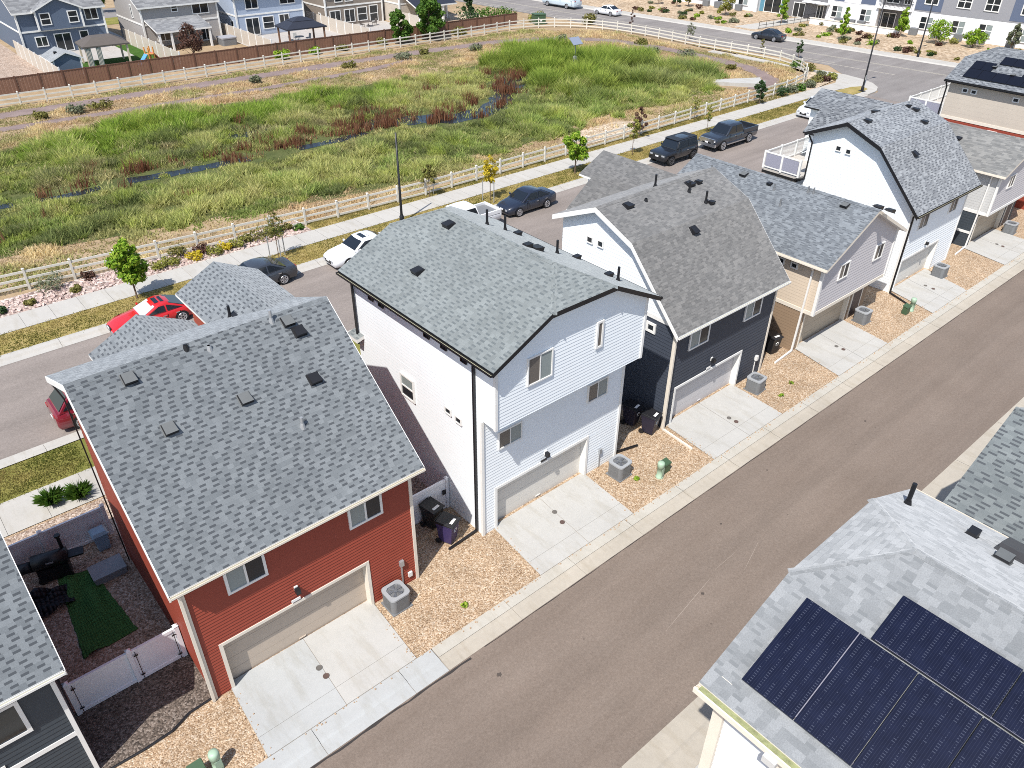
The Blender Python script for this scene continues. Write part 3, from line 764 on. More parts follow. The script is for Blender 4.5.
t, off, roof, fr = clipped_house('white_house', 'tall white house with black trim and an overhanging upper floor, mid row', 13.1, 20.25, 15.85, 24.5, 8.07, .5, 9.3, 'sh2', 'black_trim')
zt = 8.07 + .5 * .38 - .05
b = MB(off); lap(b, FY(15.85), [(13.1, 5.445), (20.25, 5.445)] + fr[::-1], .135, .014)
b.add([(13.1, 15.85, 5.44), (20.25, 15.85, 5.44), (20.25, 16.6, 5.44), (13.1, 16.6, 5.44)], 0, (0, 0, -1)); b.build('upper_front_wall', M['white'], t)
b = MB(off); FL = FX(13.1); lap(b, FL, [(16.6, 0), (24.5, 0), (24.5, 5.445), (16.6, 5.445)], .15, .006); lap(b, FL, [(15.85, 5.445), (24.5, 5.445), (24.5, zt), (15.85, zt)], .15, .006); b.build('left_wall', M['white'], t)
b = MB(off); FR_ = FX(20.25, 1); lap(b, FR_, [(16.6, 0), (24.5, 0), (24.5, 5.445), (16.6, 5.445)], .165); lap(b, FR_, [(15.85, 5.445), (24.5, 5.445), (24.5, zt), (15.85, zt)], .165); b.build('right_wall', M['white'], t)
b = MB(off); lap(b, FY(24.5, 1), [(13.1, 0), (20.25, 0), (20.25, zt), (13.1, zt)]); b.build('rear_wall', M['white'], t)
F2, F2u = FY(16.6), FY(15.85)
b = MB(off); wallpoly(b, F2, [(13.1, 0), (20.25, 0), (20.25, 5.445), (13.1, 5.445)], (13.76, 18.42, 2.0), h=.135, d=.014); b.build('lower_front_wall', M['white'], t)
garage(t, off, F2, 13.76, 18.42, 2.0, .27, 'door_white', 'white_trim')
wd = dict(fwid=.05, panes=('pane_tan', 'pane_lt'))
window(t, off, F2u, 14.42, 15.55, 6.66, 7.76, **wd); window(t, off, F2u, 17.64, 17.97, 6.86, 7.95, mull=None, panes=('pane_tan', 'pane'))
window(t, off, F2, 13.8, 14.9, 3.82, 4.6, **wd); window(t, off, F2, 18.25, 19.36, 3.8, 4.64, **wd)
for a in ((20.6, 21.5, 3.96, 4.98, dict(mull='h', panes=('pane', 'pane_lt'))), (18.28, 18.65, 4.68, 4.97, sq), (17.68, 18.05, 4.6, 4.9, sq)): window(t, off, FL, *a[:4], **a[4])
for a in (23.3, 22.6, 19.7, 18.7, 17.6): window(t, off, FL, a - .3, a + .02, 7.36, 7.72, mull=None, panes=('pane', 'pane'), frame='black_trim', fwid=.05)
walllight(t, off, F2, 16.15, 2.47)
b = MB(off); F2.box(b, 15.9, 16.2, 2.13, 2.22, .05, .07); b.build('house_number', M['black'], t)
b = MB(off); F2.box(b, 19.2, 19.34, .8, 1.05, 0, .1); F2.box(b, 19.25, 19.29, .1, .8, 0, .05); b.build('electric_meter', M['metal'], t)
corner(t, off, 13.1, 15.85, 5.445, zt, 'white_trim'); corner(t, off, 13.1, 16.6, 0, 5.4, 'white_trim'); corner(t, off, 20.25, 15.85, 5.445, zt, 'white_trim'); corner(t, off, 20.25, 16.6, 0, 5.4, 'white_trim')
downspout(t, off, [(12.72, 16.75, 7.95), (13.02, 16.9, 7.6), (13.02, 16.9, .14), (11.65, 16.82, .1)], 'black_trim', .06)
downspout(t, off, [(20.33, 16.75, 5.3), (20.33, 16.75, .14), (21.6, 16.45, .1)], 'black_trim', .06)
downspout(t, off, [(12.72, 24.55, 7.95), (13.0, 24.4, 7.6), (13.0, 24.4, 4.9)], 'black_trim', .06)
b = MB(off); b.slab([(12.75, 24.05, 5.3), (13.1, 24.05, 5.4), (13.1, 24.8, 5.4), (12.75, 24.8, 5.3)], (0, 0, -.15), 0, 1); b.build('side_canopy', [M['sh2'], M['white_trim']], t)
for x, y in ((14.19, 21.54), (16.2, 22.3)): boxvent(roof, off, x, y, 8.07 + .5 * (x - 12.72), (-.5, 0, 1), (-1, 0, 0), 'black')
for x, y, h in ((17.89, 22.13, .62), (18.68, 21.98, .6), (19.07, 19.4, .55), (19.48, 16.64, .55)): pipe(roof, off, x, y, 10.03 - .5 * (x - 16.68), h, .05)
for x, y in ((19.06, 21.7), (20.2, 19.49), (19.54, 17.18)): boxvent(roof, off, x, y, 10.03 - .5 * (x - 16.68), (.5, 0, 1), (1, 0, 0), 'black', .13)
boxvent(roof, off, 17.6, 19.0, 10.03 - .5 * .92, (.5, 0, 1), (1, 0, 0), 'black', .2); boxvent(roof, off, 17.25, 19.1, 10.03 - .5 * .57, (.5, 0, 1), (1, 0, 0), 'black', .14)

# simple gable towards the alley with an overhanging front: beige house, pale gray house, right-hand roof
def gable_y_house(name, label, x0, x1, yf, yr, ze, s, roofm, up, upf, low, fascia, sgn=1, ov=.36, ovf=.35, over=.65, zb=2.42):
    t = thing(name, label, 'house', ((x0 + x1) / 2, (yf + yr) / 2, 0)); off = t.location
    X0, X1 = x0 - ov, x1 + ov; xm = (X0 + X1) / 2; zr = ze + s * (xm - X0); A, B = yf - sgn * ovf, yr + sgn * ovf; T = (0, 0, -.17)
    b = MB(off)
    b.slab([(X0, A, ze), (X0, B, ze), (xm, B, zr), (xm, A, zr)], T, 0, 1, 2); b.slab([(X1, A, ze), (X1, B, ze), (xm, B, zr), (xm, A, zr)], T, 0, 1, 2)
    roof = b.build('roof', [M[roofm], M[fascia], M['soffit']], t)
    b = MB(off); y = min(A, B)
    while y < max(A, B):
        e = min(y + .3, max(A, B)); b.hexa([(xm - .15, y, zr - .055), (xm + .15, y, zr - .055), (xm + .15, e, zr - .055), (xm - .15, e, zr - .055), (xm - .03, y, zr + .035), (xm + .03, y, zr + .035), (xm + .03, e, zr + .015), (xm - .03, e, zr + .015)]); y += .3
    b.build('ridge_cap', M[roofm], roof)
    for X, q_ in ((X0, -1), (X1, 1)): gutter(t, off, [(X + q_ * .06, A, ze - .09), (X + q_ * .06, B, ze - .09)], fascia)
    zt = ze + s * ov - .05; yl = yf + sgn * over
    F = FY(yf, -sgn)
    b = MB(off); lap(b, F, [(x0, zb), (x1, zb), (x1, zt), (xm, zr - .12), (x0, zt)], .165)
    b.add([(x0, yf, zb), (x1, yf, zb), (x1, yl, zb), (x0, yl, zb)], 0, (0, 0, -1)); b.build('upper_front_wall', M[upf], t)
    for X, q_, nm in ((x0, -1, 'left_wall'), (x1, 1, 'right_wall')):
        b = MB(off); lap(b, FX(X, q_), [(min(yl, yr), 0), (max(yl, yr), 0), (max(yl, yr), zb), (min(yl, yr), zb)], .165, .006, 1); lap(b, FX(X, q_), [(min(yf, yr), zb), (max(yf, yr), zb), (max(yf, yr), zt), (min(yf, yr), zt)], .165, .005, 0)
        b.build(nm, [M[up], M[low]], t)
        b = MB(off); FX(X, q_).box(b, min(yf, yr), max(yf, yr), zb - .02, zb + .17, 0, .035); b.build('band_trim', M['cream_trim'] if up == 'tan' else M['white_trim'], t)
    b = MB(off); F.box(b, x0 - .03, x1 + .03, zb - .03, zb + .15, .0, .035); b.build('band_trim', M['cream_trim'] if up == 'tan' else M['white_trim'], t)
    corner(t, off, x0, yf, zb, zt, 'white_trim', .07); corner(t, off, x1, yf, zb, zt, 'white_trim', .07)
    b = MB(off); lap(b, FY(yr, sgn), [(x0, 0), (x1, 0), (x1, zt), (xm, zr - .1), (x0, zt)]); b.build('rear_wall', M[up], t)
    return t, off, roof, yl, zt

for nm, lb, x0, x1, rm, up, upf, low, fa, gd, bandlow in (
    ('beige_house', 'beige house with a brown sided ground floor and blue-gray gable roof', 33.65, 40.7, 'sh4', 'tan', 'taupe', 'brown_siding', 'cream_trim', 'door_tan', 0),
    ('pale_gray_house', 'pale gray house with slate blue ground floor panels and a tan garage door', 54.0, 61.05, 'sh6', 'lgray', 'taupe', 'charcoal', 'cream_trim', 'door_tan', 1)):
    t, off, roof, yl, zt = gable_y_house(nm, lb, x0, x1, 15.95, 26.4, 5.15, .36 if bandlow else .52, rm, up, upf, low, fa)
    F = FY(yl)
    b = MB(off); wallpoly(b, F, [(x0, 0), (x1, 0), (x1, 2.42), (x0, 2.42)], (x0 + .55, x0 + 5.0, 2.0), h=.165); b.build('lower_front_wall', M[low], t)
    garage(t, off, F, x0 + .55, x0 + 5.0, 2.0, .2, gd, 'cream_trim')
    b = MB(off); F.box(b, x0 + 5.5, x0 + 6.4, .05, 2.02, 0, .04); k = b.build('entry_door', M['door_dark'], t)
    b = MB(off); F.box(b, x0 + 5.4, x0 + 5.5, .05, 2.1, 0, .05); F.box(b, x0 + 6.4, x0 + 6.5, .05, 2.1, 0, .05); b.build('door_trim', M['cream_trim'], k)
    Fu, Fl = FY(15.95), FX(x0)
    window(t, off, Fu, x0 + 1.6, x0 + 2.5, 3.85, 4.72, fwid=.06, panes=('pane_tan', 'pane')); window(t, off, Fu, x0 + 5.05, x0 + 5.92, 3.88, 4.78, fwid=.06, panes=('pane_tan', 'pane'))
    for a, c in ((18.02, 18.46), (17.28, 17.68)): window(t, off, Fl, a, c, 4.46, 4.8, mull=None, panes=('pane', 'pane'))
    downspout(t, off, [(x0 - .4, 16.35, 5.0), (x0 - .07, 16.45, 4.75), (x0 - .07, 16.55, .14), (x0 - 1.7, 16.45, .1)], 'white_trim', .06)
    if bandlow:
        b = MB(off); FX(x0).box(b, yl, 26.4, 1.0, 1.16, 0, .035); b.build('band_trim', M['white_trim'], t)
        vs = [(56.1, 19.9, 'box'), (56.1, 20.45, .25)]
    else: vs = [(35.7, 20.09, .4), (36.82, 17.23, 'box'), (36.45, 21.05, .35), (36.3, 25.0, .45), (36.78, 23.19, 'box'), (36.7, 21.5, 'cap'), (36.95, 19.4, .3), (36.96, 19.1, .3)]
    for x, y, k in vs:
        z = 5.15 + (.36 if bandlow else .52) * (x - x0 + .36)
        if k == 'box': boxvent(roof, off, x, y, z, (-.52, 0, 1), (-1, 0, 0), 'acgray' if not bandlow else 'black')
        elif k == 'cap': boxvent(roof, off, x, y, z, (-.52, 0, 1), (-1, 0, 0), 'black', .12)
        else: pipe(roof, off, x, y, z, k, .04, 'acgray')
    if not bandlow:
        for y in (15.9, 15.3): boxvent(roof, off, 37.5, y, 7.12, (.52, 0, 1), (1, 0, 0), 'black', .2)

t, off, roof, fr = clipped_house('beige_and_red_house', 'beige house over a red ground floor with solar panels on its roof', 64.2, 71.35, 15.85, 24.55, 7.85, .5, 9.08, 'sh5', 'black_trim')
zt = 7.85 + .5 * .38 - .05
b = MB(off); lap(b, FY(15.85), [(64.2, 5.2), (71.35, 5.2)] + fr[::-1], .165); b.add([(64.2, 15.85, 5.2), (71.35, 15.85, 5.2), (71.35, 16.6, 5.2), (64.2, 16.6, 5.2)], 0, (0, 0, -1)); b.build('upper_front_wall', M['beige'], t)
for X, q_, nm in ((64.2, -1, 'left_wall'), (71.35, 1, 'right_wall')):
    b = MB(off); lap(b, FX(X, q_), [(16.6, 0), (24.55, 0), (24.55, 5.2), (16.6, 5.2)], .165, .008, 1); lap(b, FX(X, q_), [(15.85, 5.2), (24.55, 5.2), (24.55, zt), (15.85, zt)], .33, .002, 0)
    b.build(nm, [M['beige'], M['red']], t)
    b = MB(off); FX(X, q_).box(b, 15.85, 24.55, 5.1, 5.3, 0, .035); b.build('band_trim', M['cream_trim'], t)
b = MB(off); F = FY(16.6); wallpoly(b, F, [(64.2, 0), (71.35, 0), (71.35, 5.2), (64.2, 5.2)], (64.85, 69.5, 2), h=.165); b.build('lower_front_wall', M['red'], t)
garage(t, off, F, 64.85, 69.5, 2.0)
b = MB(off); lap(b, FY(24.55, 1), [(64.2, 0), (71.35, 0), (71.35, zt), (64.2, zt)]); b.build('rear_wall', M['beige'], t)
for a, c in ((23.15, 23.58), (22.52, 22.96), (19.6, 20.06)): window(t, off, FX(64.2), a, c, 7.07, 7.42, mull=None, panes=('pane', 'pane'))
downspout(t, off, [(63.85, 24.75, 7.65), (64.12, 24.72, 7.3), (64.12, 24.72, 5.1)], 'black_trim', .06)
window(t, off, FX(64.2), 20.3, 21.0, 3.7, 4.9, mull=None, panes=('pane', 'pane'))
deck(t, off, 64.3, 71.2, 24.6, 27.2, 5.0)
for x, y in ((65.68, 22.42), (65.2, 20.9)): boxvent(roof, off, x, y, 7.85 + .5 * (x - 63.82), (-.5, 0, 1), (-1, 0, 0), 'acgray', .15)

def pv(par, off, x0, y0, x1, y1, zf, cols, rows, mat='pv', sl=.5):
    """array on a slope rising with x: rows along x (up the slope), cols along y"""
    for i in range(rows):
        for j in range(cols):
            xa, xb = x0 + (x1 - x0) * i / rows, x0 + (x1 - x0) * (i + 1) / rows
            ya, yb = y0 + (y1 - y0) * j / cols, y0 + (y1 - y0) * (j + 1) / cols
            g = .012; n_ = V((-sl, 0, 1)).normalized() * .1
            q_ = [V((xa + g, ya + g, zf(xa + g))) + n_, V((xb - g, ya + g, zf(xb - g))) + n_, V((xb - g, yb - g, zf(xb - g))) + n_, V((xa + g, yb - g, zf(xa + g))) + n_]
            b = MB(off); b.slab(q_, -n_ * .4, 0, 1); b.build('solar_panel', [M[mat], M['pvframe']], par)

q = NT('photovoltaic_cells')
uv = q.n('ShaderNodeUVMap').outputs[0]; sp = q.n('ShaderNodeSeparateXYZ'); q.l(uv, sp.inputs[0])
def line(coord, per, wid): 
    f = q.math('FRACT', q.math('DIVIDE', coord, per)); return q.math('LESS_THAN', f, wid)
p = q.pos(); nz = q.noise(p, 3.0, 3)
base = q.ramp(nz, [(.3, (.003, .0045, .016)), (.7, (.006, .0085, .026))])
base = q.mix(line(sp.outputs[1], .165, .03), base, (.003, .004, .012)); base = q.mix(line(sp.outputs[0], .0185 * 2.5, .12), base, (.016, .019, .038))
fr_ = lambda k, per, wid: q.math('LESS_THAN', q.math('FRACT', q.math('DIVIDE', sp.outputs[k], per)), wid)
gl = q.math('MULTIPLY', fr_(1, .055, .24), q.math('MULTIPLY', fr_(0, .185, .3), q.math('GREATER_THAN', q.noise(q.pos((1.2, 3, 1)), 3.0, 3), .47)))  # short pale strokes painted into the cell colour as glints
base = q.mix(q.math('MULTIPLY', gl, .7), base, (.06, .068, .10))
M['pv'] = q.set(base, .22, .35)
M['pvframe'] = pm('panel_frame', (.02, .02, .024), .4, .05)
M['pvrail'] = pm('panel_rail', (.17, .165, .2), .5, .05)
M['pvdark'] = pm('black_solar_cells', (.005, .006, .012), .35, .1)
zf = lambda x: 7.85 + .5 * (x - 63.82)
pv(t, off, 64.25, 15.9, 65.15, 23.9, zf, 8, 1, 'pvdark'); pv(t, off, 65.15, 22.4, 66.0, 23.9, zf, 2, 1, 'pvdark'); pv(t, off, 65.15, 15.9, 66.0, 20.3, zf, 4, 1, 'pvdark')
pv(t, off, 66.0, 15.9, 66.8, 22.3, zf, 7, 1, 'pvdark')

# solar house across the alley (front faces +y)
t, off, roof, fr = clipped_house('solar_roof_house', 'white sided house across the alley with large solar panels on pale shingles', 9.32, 17.1, 4.2, -5.5, 8.07, .456, 9.28, 'shS', 'cream_trim', sgn=-1, ov=.45, ovf=.38)
zt = 8.07 + .456 * .45 - .05
M['lapwhite'] = pm('white_lap_siding', (.58, .61, .655), .55, .03)
b = MB(off); F = FX(9.32); lap(b, F, [(-5.5, 0), (4.2, 0), (4.2, zt), (-5.5, zt)], .165, .034); b.build('left_wall', M['lapwhite'], t)
b = MB(off); lap(b, FX(17.1, 1), [(-5.5, 0), (4.2, 0), (4.2, zt), (-5.5, zt)], .165); b.build('right_wall', M['lapwhite'], t)
b = MB(off); FFr = FY(4.2, 1); wallpoly(b, FFr, [(9.32, 0), (17.1, 0)] + fr[::-1], (10.2, 15.0, 2.0), h=.165); b.build('front_wall', M['lapwhite'], t)
garage(t, off, FFr, 10.2, 15.0, 2.0, .27, 'door_white', 'white_trim')
corner(t, off, 9.32, 4.2, 0, zt, 'cream_trim', .12)
b = MB(off); F.box(b, 2.72, 2.9, 0, zt - .2, .005, .1); b.build('downspout', M['cream_trim'], t)
b = MB(off); b.box((8.62, 2.68, 7.78), (9.35, 2.94, 7.95)); b.build('downspout_outlet', M['lgray'], t)
M['moss'] = pm('gutter_debris', (.26, .27, .13), .95, .4, 8)
b = MB(off); b.box((8.735, -5.8, 7.985), (8.865, 4.5, 8.045)); b.build('gutter_debris', M['moss'], t)
b = MB(off); b.box((8.70, -5.88, 7.93), (8.735, 4.58, 8.062)); b.build('gutter_lip', M['cream_trim'], t)
zf = lambda x: 8.07 + .456 * (x - 8.87)
kw = dict(sl=.456)
pv(t, off, 9.36, -1.65, 11.28, 4.0, zf, 5, 1, **kw); pv(t, off, 11.3, -1.65, 12.3, 2.68, zf, 2, 1, **kw)
rail = []
for y in (2.87,): rail.append(((9.4, y, zf(9.4) + .1), (11.25, y, zf(11.25) + .1), .009))
rail.append(((11.29, -1.65, zf(11.29) + .1), (11.29, 2.6, zf(11.29) + .1), .01)); rail.append(((9.42, -1.6, zf(9.42) + .04), (9.42, 3.9, zf(9.42) + .04), .02))
bars(t, off, 'panel_rail', 'pvrail', rail)
zz = lambda x: 8.07 + .456 * (17.55 - x)
pipe(roof, off, 15.9, 4.15, zz(15.9), .62, .055); boxvent(roof, off, 16.2, 2.75, zz(16.2), (.456, 0, 1), (1, 0, 0), 'black', .12)
boxvent(roof, off, 15.6, 1.95, zz(15.6), (.456, 0, 1), (1, 0, 0), 'acgray', .17)
b = MB(off); n_ = V((.456, 0, 1)).normalized(); u_ = V((1, 0, -.456)).normalized(); c_ = V((16.55, 1.35, zz(16.55)))
b.obox(c_ + n_ * .12, u_ * .45, V((0, .85, 0)), n_ * .07); b.obox(c_ + n_ * .02, u_ * .5, V((0, .9, 0)), n_ * .03); b.build('roof_hatch', pm('hatch', (.05, .05, .055), .45, .1), roof)

t, off, roof, yl, zt = gable_y_house('gray_roof_house', 'house with a plain dark gray shingled roof beside the solar roof house', 20.7, 28.7, 4.25, -5, 5.2, .47, 'shR', 'lgray', 'lgray', 'lgray', 'cream_trim', sgn=-1, ov=.4)
b = MB(off); F = FY(yl, 1); wallpoly(b, F, [(20.7, 0), (28.7, 0), (28.7, 2.42), (20.7, 2.42)], (21.5, 26.2, 2.0), h=.165); b.build('lower_front_wall', M['lgray'], t); garage(t, off, F, 21.5, 26.2, 2.0)
# ------------------------------------------------------------------ lot furniture
ac = thing('air_conditioner', 'gray air conditioner on the gravel beside the red house garage', 'air conditioner', (8.78, 15.95, .06), 0, 'air conditioners beside the garages')
b = MB(); b.box((-.44, -.44, 0), (.44, .44, .04)); b.build('pad', M['acgray'], ac)
def rsq(h, r, n=5):
    P = []
    for cx, cy, a0 in ((h - r, h - r, 0), (-h + r, h - r, 90), (-h + r, -h + r, 180), (h - r, -h + r, 270)):
        for i in range(n): a = R(a0 + 90 * i / (n - 1)); P.append((cx + r * math.cos(a), cy + r * math.sin(a)))
    return P
b = MB(); o_ = rsq(.41, .17, 7); b.slab([(x, y, .7) for x, y in o_], (0, 0, -.65))
n_ = 22
for sx in (-1, 1):
    for i in range(n_):
        a = -.24 + .48 * i / (n_ - 1)
        b.box((a - .006, sx * .41 - .006, .1), (a + .006, sx * .41 + .006, .66)); b.box((sx * .41 - .006, a - .006, .1), (sx * .41 + .006, a + .006, .66))
b.build('cabinet', M['acgray'], ac)
b = MB(); ou = rsq(.43, .18, 9); k = len(ou)
inn = [(.335 * math.cos(math.atan2(y, x)), .335 * math.sin(math.atan2(y, x))) for x, y in ou]
for i in range(k):
    j = (i + 1) % k
    b.add([(*ou[i], .76), (*ou[j], .76), (*inn[j], .765), (*inn[i], .765)], 0, (0, 0, 1)); b.add([(*ou[i], .69), (*ou[j], .69), (*ou[j], .76), (*ou[i], .76)], 0, (ou[i][0], ou[i][1], 0))
    b.add([(*inn[i], .705), (*inn[j], .705), (*inn[j], .765), (*inn[i], .765)], 0, (-inn[i][0], -inn[i][1], 0))
b.build('top_cover', M['actop'], ac)
b = MB(); b.lathe([(.075, .70), (.085, .755), (.03, .765)], n=14)
for i in range(5):
    a = R(72 * i); c_, s_ = math.cos(a), math.sin(a); c2, s2 = math.cos(a + .6), math.sin(a + .6)
    b.add([(.07 * c_, .07 * s_, .745), (.29 * c_, .29 * s_, .745), (.29 * c2, .29 * s2, .72), (.07 * c2, .07 * s2, .72)], 0, (0, 0, 1))
b.build('fan', M['fan'], ac)
b = MB()
for rr in (.12, .17, .22, .27):
    pts = [(rr * math.cos(R(a)), rr * math.sin(R(a)), .768) for a in range(0, 361, 20)]; b.path(pts, .004, 4)
for i in range(8): b.tube((0, 0, .768), (.31 * math.cos(R(45 * i)), .31 * math.sin(R(45 * i)), .768), .004, n=4)
b.build('fan_guard', M['acgray'], ac)
b = MB(); b.path([(.25, .41, .25), (.35, .55, .3), (.5, .62, .35), (.62, .62, .38)], .025, 6); b.path([(.3, .41, .2), (.42, .55, .2), (.62, .64, .3)], .018, 6); b.build('coolant_line', M['lgray'], ac)
ac.scale = (.9, .9, .92)
for (x, y), lb in zip(((19.6, 15.7), (29.22, 15.75), (39.45, 15.9), (48.45, 15.75), (58.9, 15.75)),
        ('at the right front corner of the white house', 'by the black and white house', 'by the beige house entry', 'at the right front corner of the tall white house', 'beside the pale gray house driveway')):
    dup(ac, (x, y, .06), R(4 * (x % 3) - 4), 'gray air conditioner on the gravel ' + lb)

def make_bin(name, label, loc, rz, col, logo):
    t = thing(name, label, 'trash bin', loc, rz, 'wheeled bins between the houses')
    b = MB(); b.hexa([(-.24, -.24, .08), (.24, -.24, .08), (.24, .26, .08), (-.24, .26, .08), (-.30, -.34, .98), (.30, -.34, .98), (.30, .34, .98), (-.30, .34, .98)])
    b.box((-.32, -.36, .93), (.32, .36, .985)); b.build('bin_body', M[col], t, bevel=.02)
    b = MB(); b.hexa([(-.33, -.40, .985), (.33, -.40, .985), (.33, .36, .985), (-.33, .36, .985), (-.31, -.37, 1.03), (.31, -.37, 1.03), (.31, .34, 1.09), (-.31, .34, 1.09)]); b.tube((-.25, .42, 1.0), (.25, .42, 1.0), .025)
    l = b.build('bin_lid', M['black'], t, bevel=.015)
    b = MB(); b.add([(-.16, -.27, 1.049), (.16, -.27, 1.049), (.16, -.16, 1.058), (-.16, -.16, 1.058)], 0, (0, 0, 1)); b.build('lid_sticker', M['white_trim'], l)
    for sx in (-1, 1):
        b = MB(); b.tube((sx * .26, .27, .12), (sx * .31, .27, .12), .12, n=14); b.build('wheel', M['black'], t)
    if logo:
        b = MB()
        f = lambda a, z: (a, -.2405 - (z - .08) * .1112 - .006, z)
        for i in range(3):
            a = R(90 + 120 * i); c2 = R(90 + 120 * i + 85)
            p0, p1 = (.1 * math.cos(a), .66 + .1 * math.sin(a)), (.1 * math.cos(c2), .66 + .1 * math.sin(c2))
            b.tube(f(*p0), f(*p1), .016, n=5)
        b.build('bin_emblem', M['white_trim'], t)
    return t
M['purple'] = pm('purple_plastic', (.042, .03, .10), .5, .1); M['darkpurple'] = pm('dark_plastic', (.02, .018, .035), .5, .1)
make_bin('trash_bin', 'black wheeled bin against the white gate between the red and white houses', (11.95, 18.25, .05), R(12), 'black', 0)
make_bin('trash_bin', 'purple wheeled bin with a black lid beside the white house', (11.95, 17.25, .05), R(24), 'purple', 1)
make_bin('trash_bin', 'dark bin beside the black and white house, the one set further back', (22.6, 17.75, .05), R(10), 'darkpurple', 1)
make_bin('trash_bin', 'dark bin beside the black and white house, the one nearer the driveway', (22.75, 16.8, .05), R(14), 'darkpurple', 1)
make_bin('trash_bin', 'black wheeled bin beside the beige house', (32.75, 17.25, .05), R(-10), 'black', 1)
make_bin('trash_bin', 'black wheeled bin behind another one beside the beige house', (32.3, 18.1, .05), R(5), 'black', 0)
make_bin('trash_bin', 'purple wheeled bin beside the pale gray house', (53.3, 18.0, .05), R(0), 'purple', 1)

M['palegreen'] = pm('pale_green_paint', (.33, .45, .33), .5, .06); M['darkgreen'] = pm('dark_green_paint', (.05, .095, .05), .5, .1)
def pedestal(loc, label):
    t = thing('utility_pedestal', label, 'utility pedestal', loc, .2, 'green utility pedestals on the gravel')
    b = MB(); b.lathe([(.16, 0), (.165, .06), (.13, .08), (.13, .52), (.15, .53), (.15, .72), (.13, .78), (.05, .8)], n=16); b.build('pedestal_post', M['palegreen'], t, True)
    b = MB(); b.box((-.1, -.14, .1), (.1, -.125, .5)); b.build('access_panel', M['palegreen'], t)
def gbox(loc, label, rz=0):
    t = thing('utility_box', label, 'utility box', loc, rz, 'dark green utility boxes on the gravel')
    b = MB(); b.hexa([(-.2, -.15, 0), (.2, -.15, 0), (.2, .15, 0), (-.2, .15, 0), (-.19, -.14, .42), (.19, -.14, .42), (.19, .14, .48), (-.19, .14, .48)]); b.build('box_body', M['darkgreen'], t, bevel=.015)
    b = MB(); b.hexa([(-.22, -.17, .42), (.22, -.17, .42), (.22, .17, .48), (-.22, .17, .48), (-.2, -.15, .48), (.2, -.15, .48), (.2, .15, .54), (-.2, .15, .54)]); b.build('box_lid', M['darkgreen'], t)
pedestal((20.75, 14.5, .06), 'pale green rounded pedestal on the gravel beside the white house')
gbox((21.2, 14.62, .06), 'dark green box just behind the pale pedestal beside the white house')
pedestal((42.75, 14.7, .06), 'pale green pedestal on the gravel before the tall white house driveway'); gbox((42.2, 14.75, .06), 'dark green box on the gravel left of the tall white house driveway')
pedestal((1.75, 14.35, .06), 'pale green pedestal at the bottom edge on the gravel by the red house driveway'); gbox((1.25, 14.45, .06), 'dark green box at the bottom edge on the gravel by the red house driveway')

M['coverlid'] = pm('cleanout_lid', (.10, .065, .055), .8, .2, 6); M['coverlid2'] = pm('gray_cleanout_lid', (.12, .11, .10), .8, .2, 6)
hs = ('red house', 'white house', 'black and white house', 'beige house', 'tall white house', 'pale gray house')
for nm, (a, c) in zip(hs, (((5.5, 15.4), (5.52, 15.0)), ((15.98, 15.75), (15.82, 15.15)), ((26.3, 15.1), (26.32, 14.72)), ((35.85, 15.3), (35.85, 14.9)), ((46.4, 15.6), (46.35, 15.1)), ((56.1, 15.4), (56.05, 15.0)))):
    for i, (x, y) in enumerate((a, c)):
        b = MB((x, y, .09)); b.lathe([(.1, .085), (.1, .115), (.085, .12), (.07, .112)], (x, y, 0), 16)
        o = b.build('cleanout_cover', M['coverlid' if i else 'coverlid2']); o.location = (x, y, .09)
        tag(o, f'round cleanout cover in the {nm} driveway, the one nearer the ' + ('alley' if i else 'garage'), 'drain cover', 'cleanout covers in the driveways')

# privacy gates and fences of white vinyl
M['vinyl'] = pm('white_vinyl', (.78, .78, .80), .45, .03)
def pfence(name, label, p0, p1, h, split=None, cat='fence'):
    p0, p1 = V((*p0, 0)), V((*p1, 0)); d = (p1 - p0); L = d.length; e = d / L; n_ = V((e.y, -e.x, 0))
    t = thing(name, label, cat, p0); F = Fr(p0, e, n_); off = t.location
    edges = [0] + (split or []) + [L]
    for s in edges:
        b = MB(off); F.box(b, s - .065, s + .065, 0, h + .06, -.065, .065)
        c = F.P(s, h + .06); b.hexa([c + e * -.08 + n_ * -.08, c + e * .08 + n_ * -.08, c + e * .08 + n_ * .08, c + e * -.08 + n_ * .08, c + V((0, 0, .07)) - e * .01 - n_ * .01, c + V((0, 0, .07)) + e * .01 - n_ * .01, c + V((0, 0, .07)) + e * .01 + n_ * .01, c + V((0, 0, .07)) - e * .01 + n_ * .01])
        b.build('post', M['vinyl'], t)
    for a, c in zip(edges, edges[1:]):
        b = MB(off); F.box(b, a + .065, c - .065, .08, .2, -.04, .04); F.box(b, a + .065, c - .065, h - .12, h, -.04, .04)
        F.box(b, a + .065, c - .065, .2, h - .12, -.012, .012); k = max(2, int((c - a) / .2)); wd = (c - a - .13) / k
        for i in range(k): F.box(b, a + .065 + i * wd + .003, a + .065 + (i + 1) * wd - .003, .2, h - .12, -.015, .015)
        b.build('panel', M['vinyl'], t)
    return t, F, off
t, F, off = pfence('privacy_gate', 'white vinyl fence and gate between the charcoal and red houses', (-.68, 18.62), (2.5, 18.62), 1.42, [1.75], 'gate')
for s in (.12, 1.9, 3.05):
    b = MB(off)
    for z in (.3, 1.2): F.box(b, s - .06, s + .06, z - .025, z + .025, .066, .08)
    F.box(b, s - .009, s + .009, .1, 1.36, .066, .075); b.build('hinge', M['black'], t)
t, F, off = pfence('privacy_gate', 'white vinyl gate between the red and white houses, behind the bins', (10.15, 18.73), (13.0, 18.73), 1.5, [.95], 'gate')
b = MB(off); F.box(b, 2.6, 2.75, .85, 1.05, .066, .1); b.build('latch', M['black'], t)
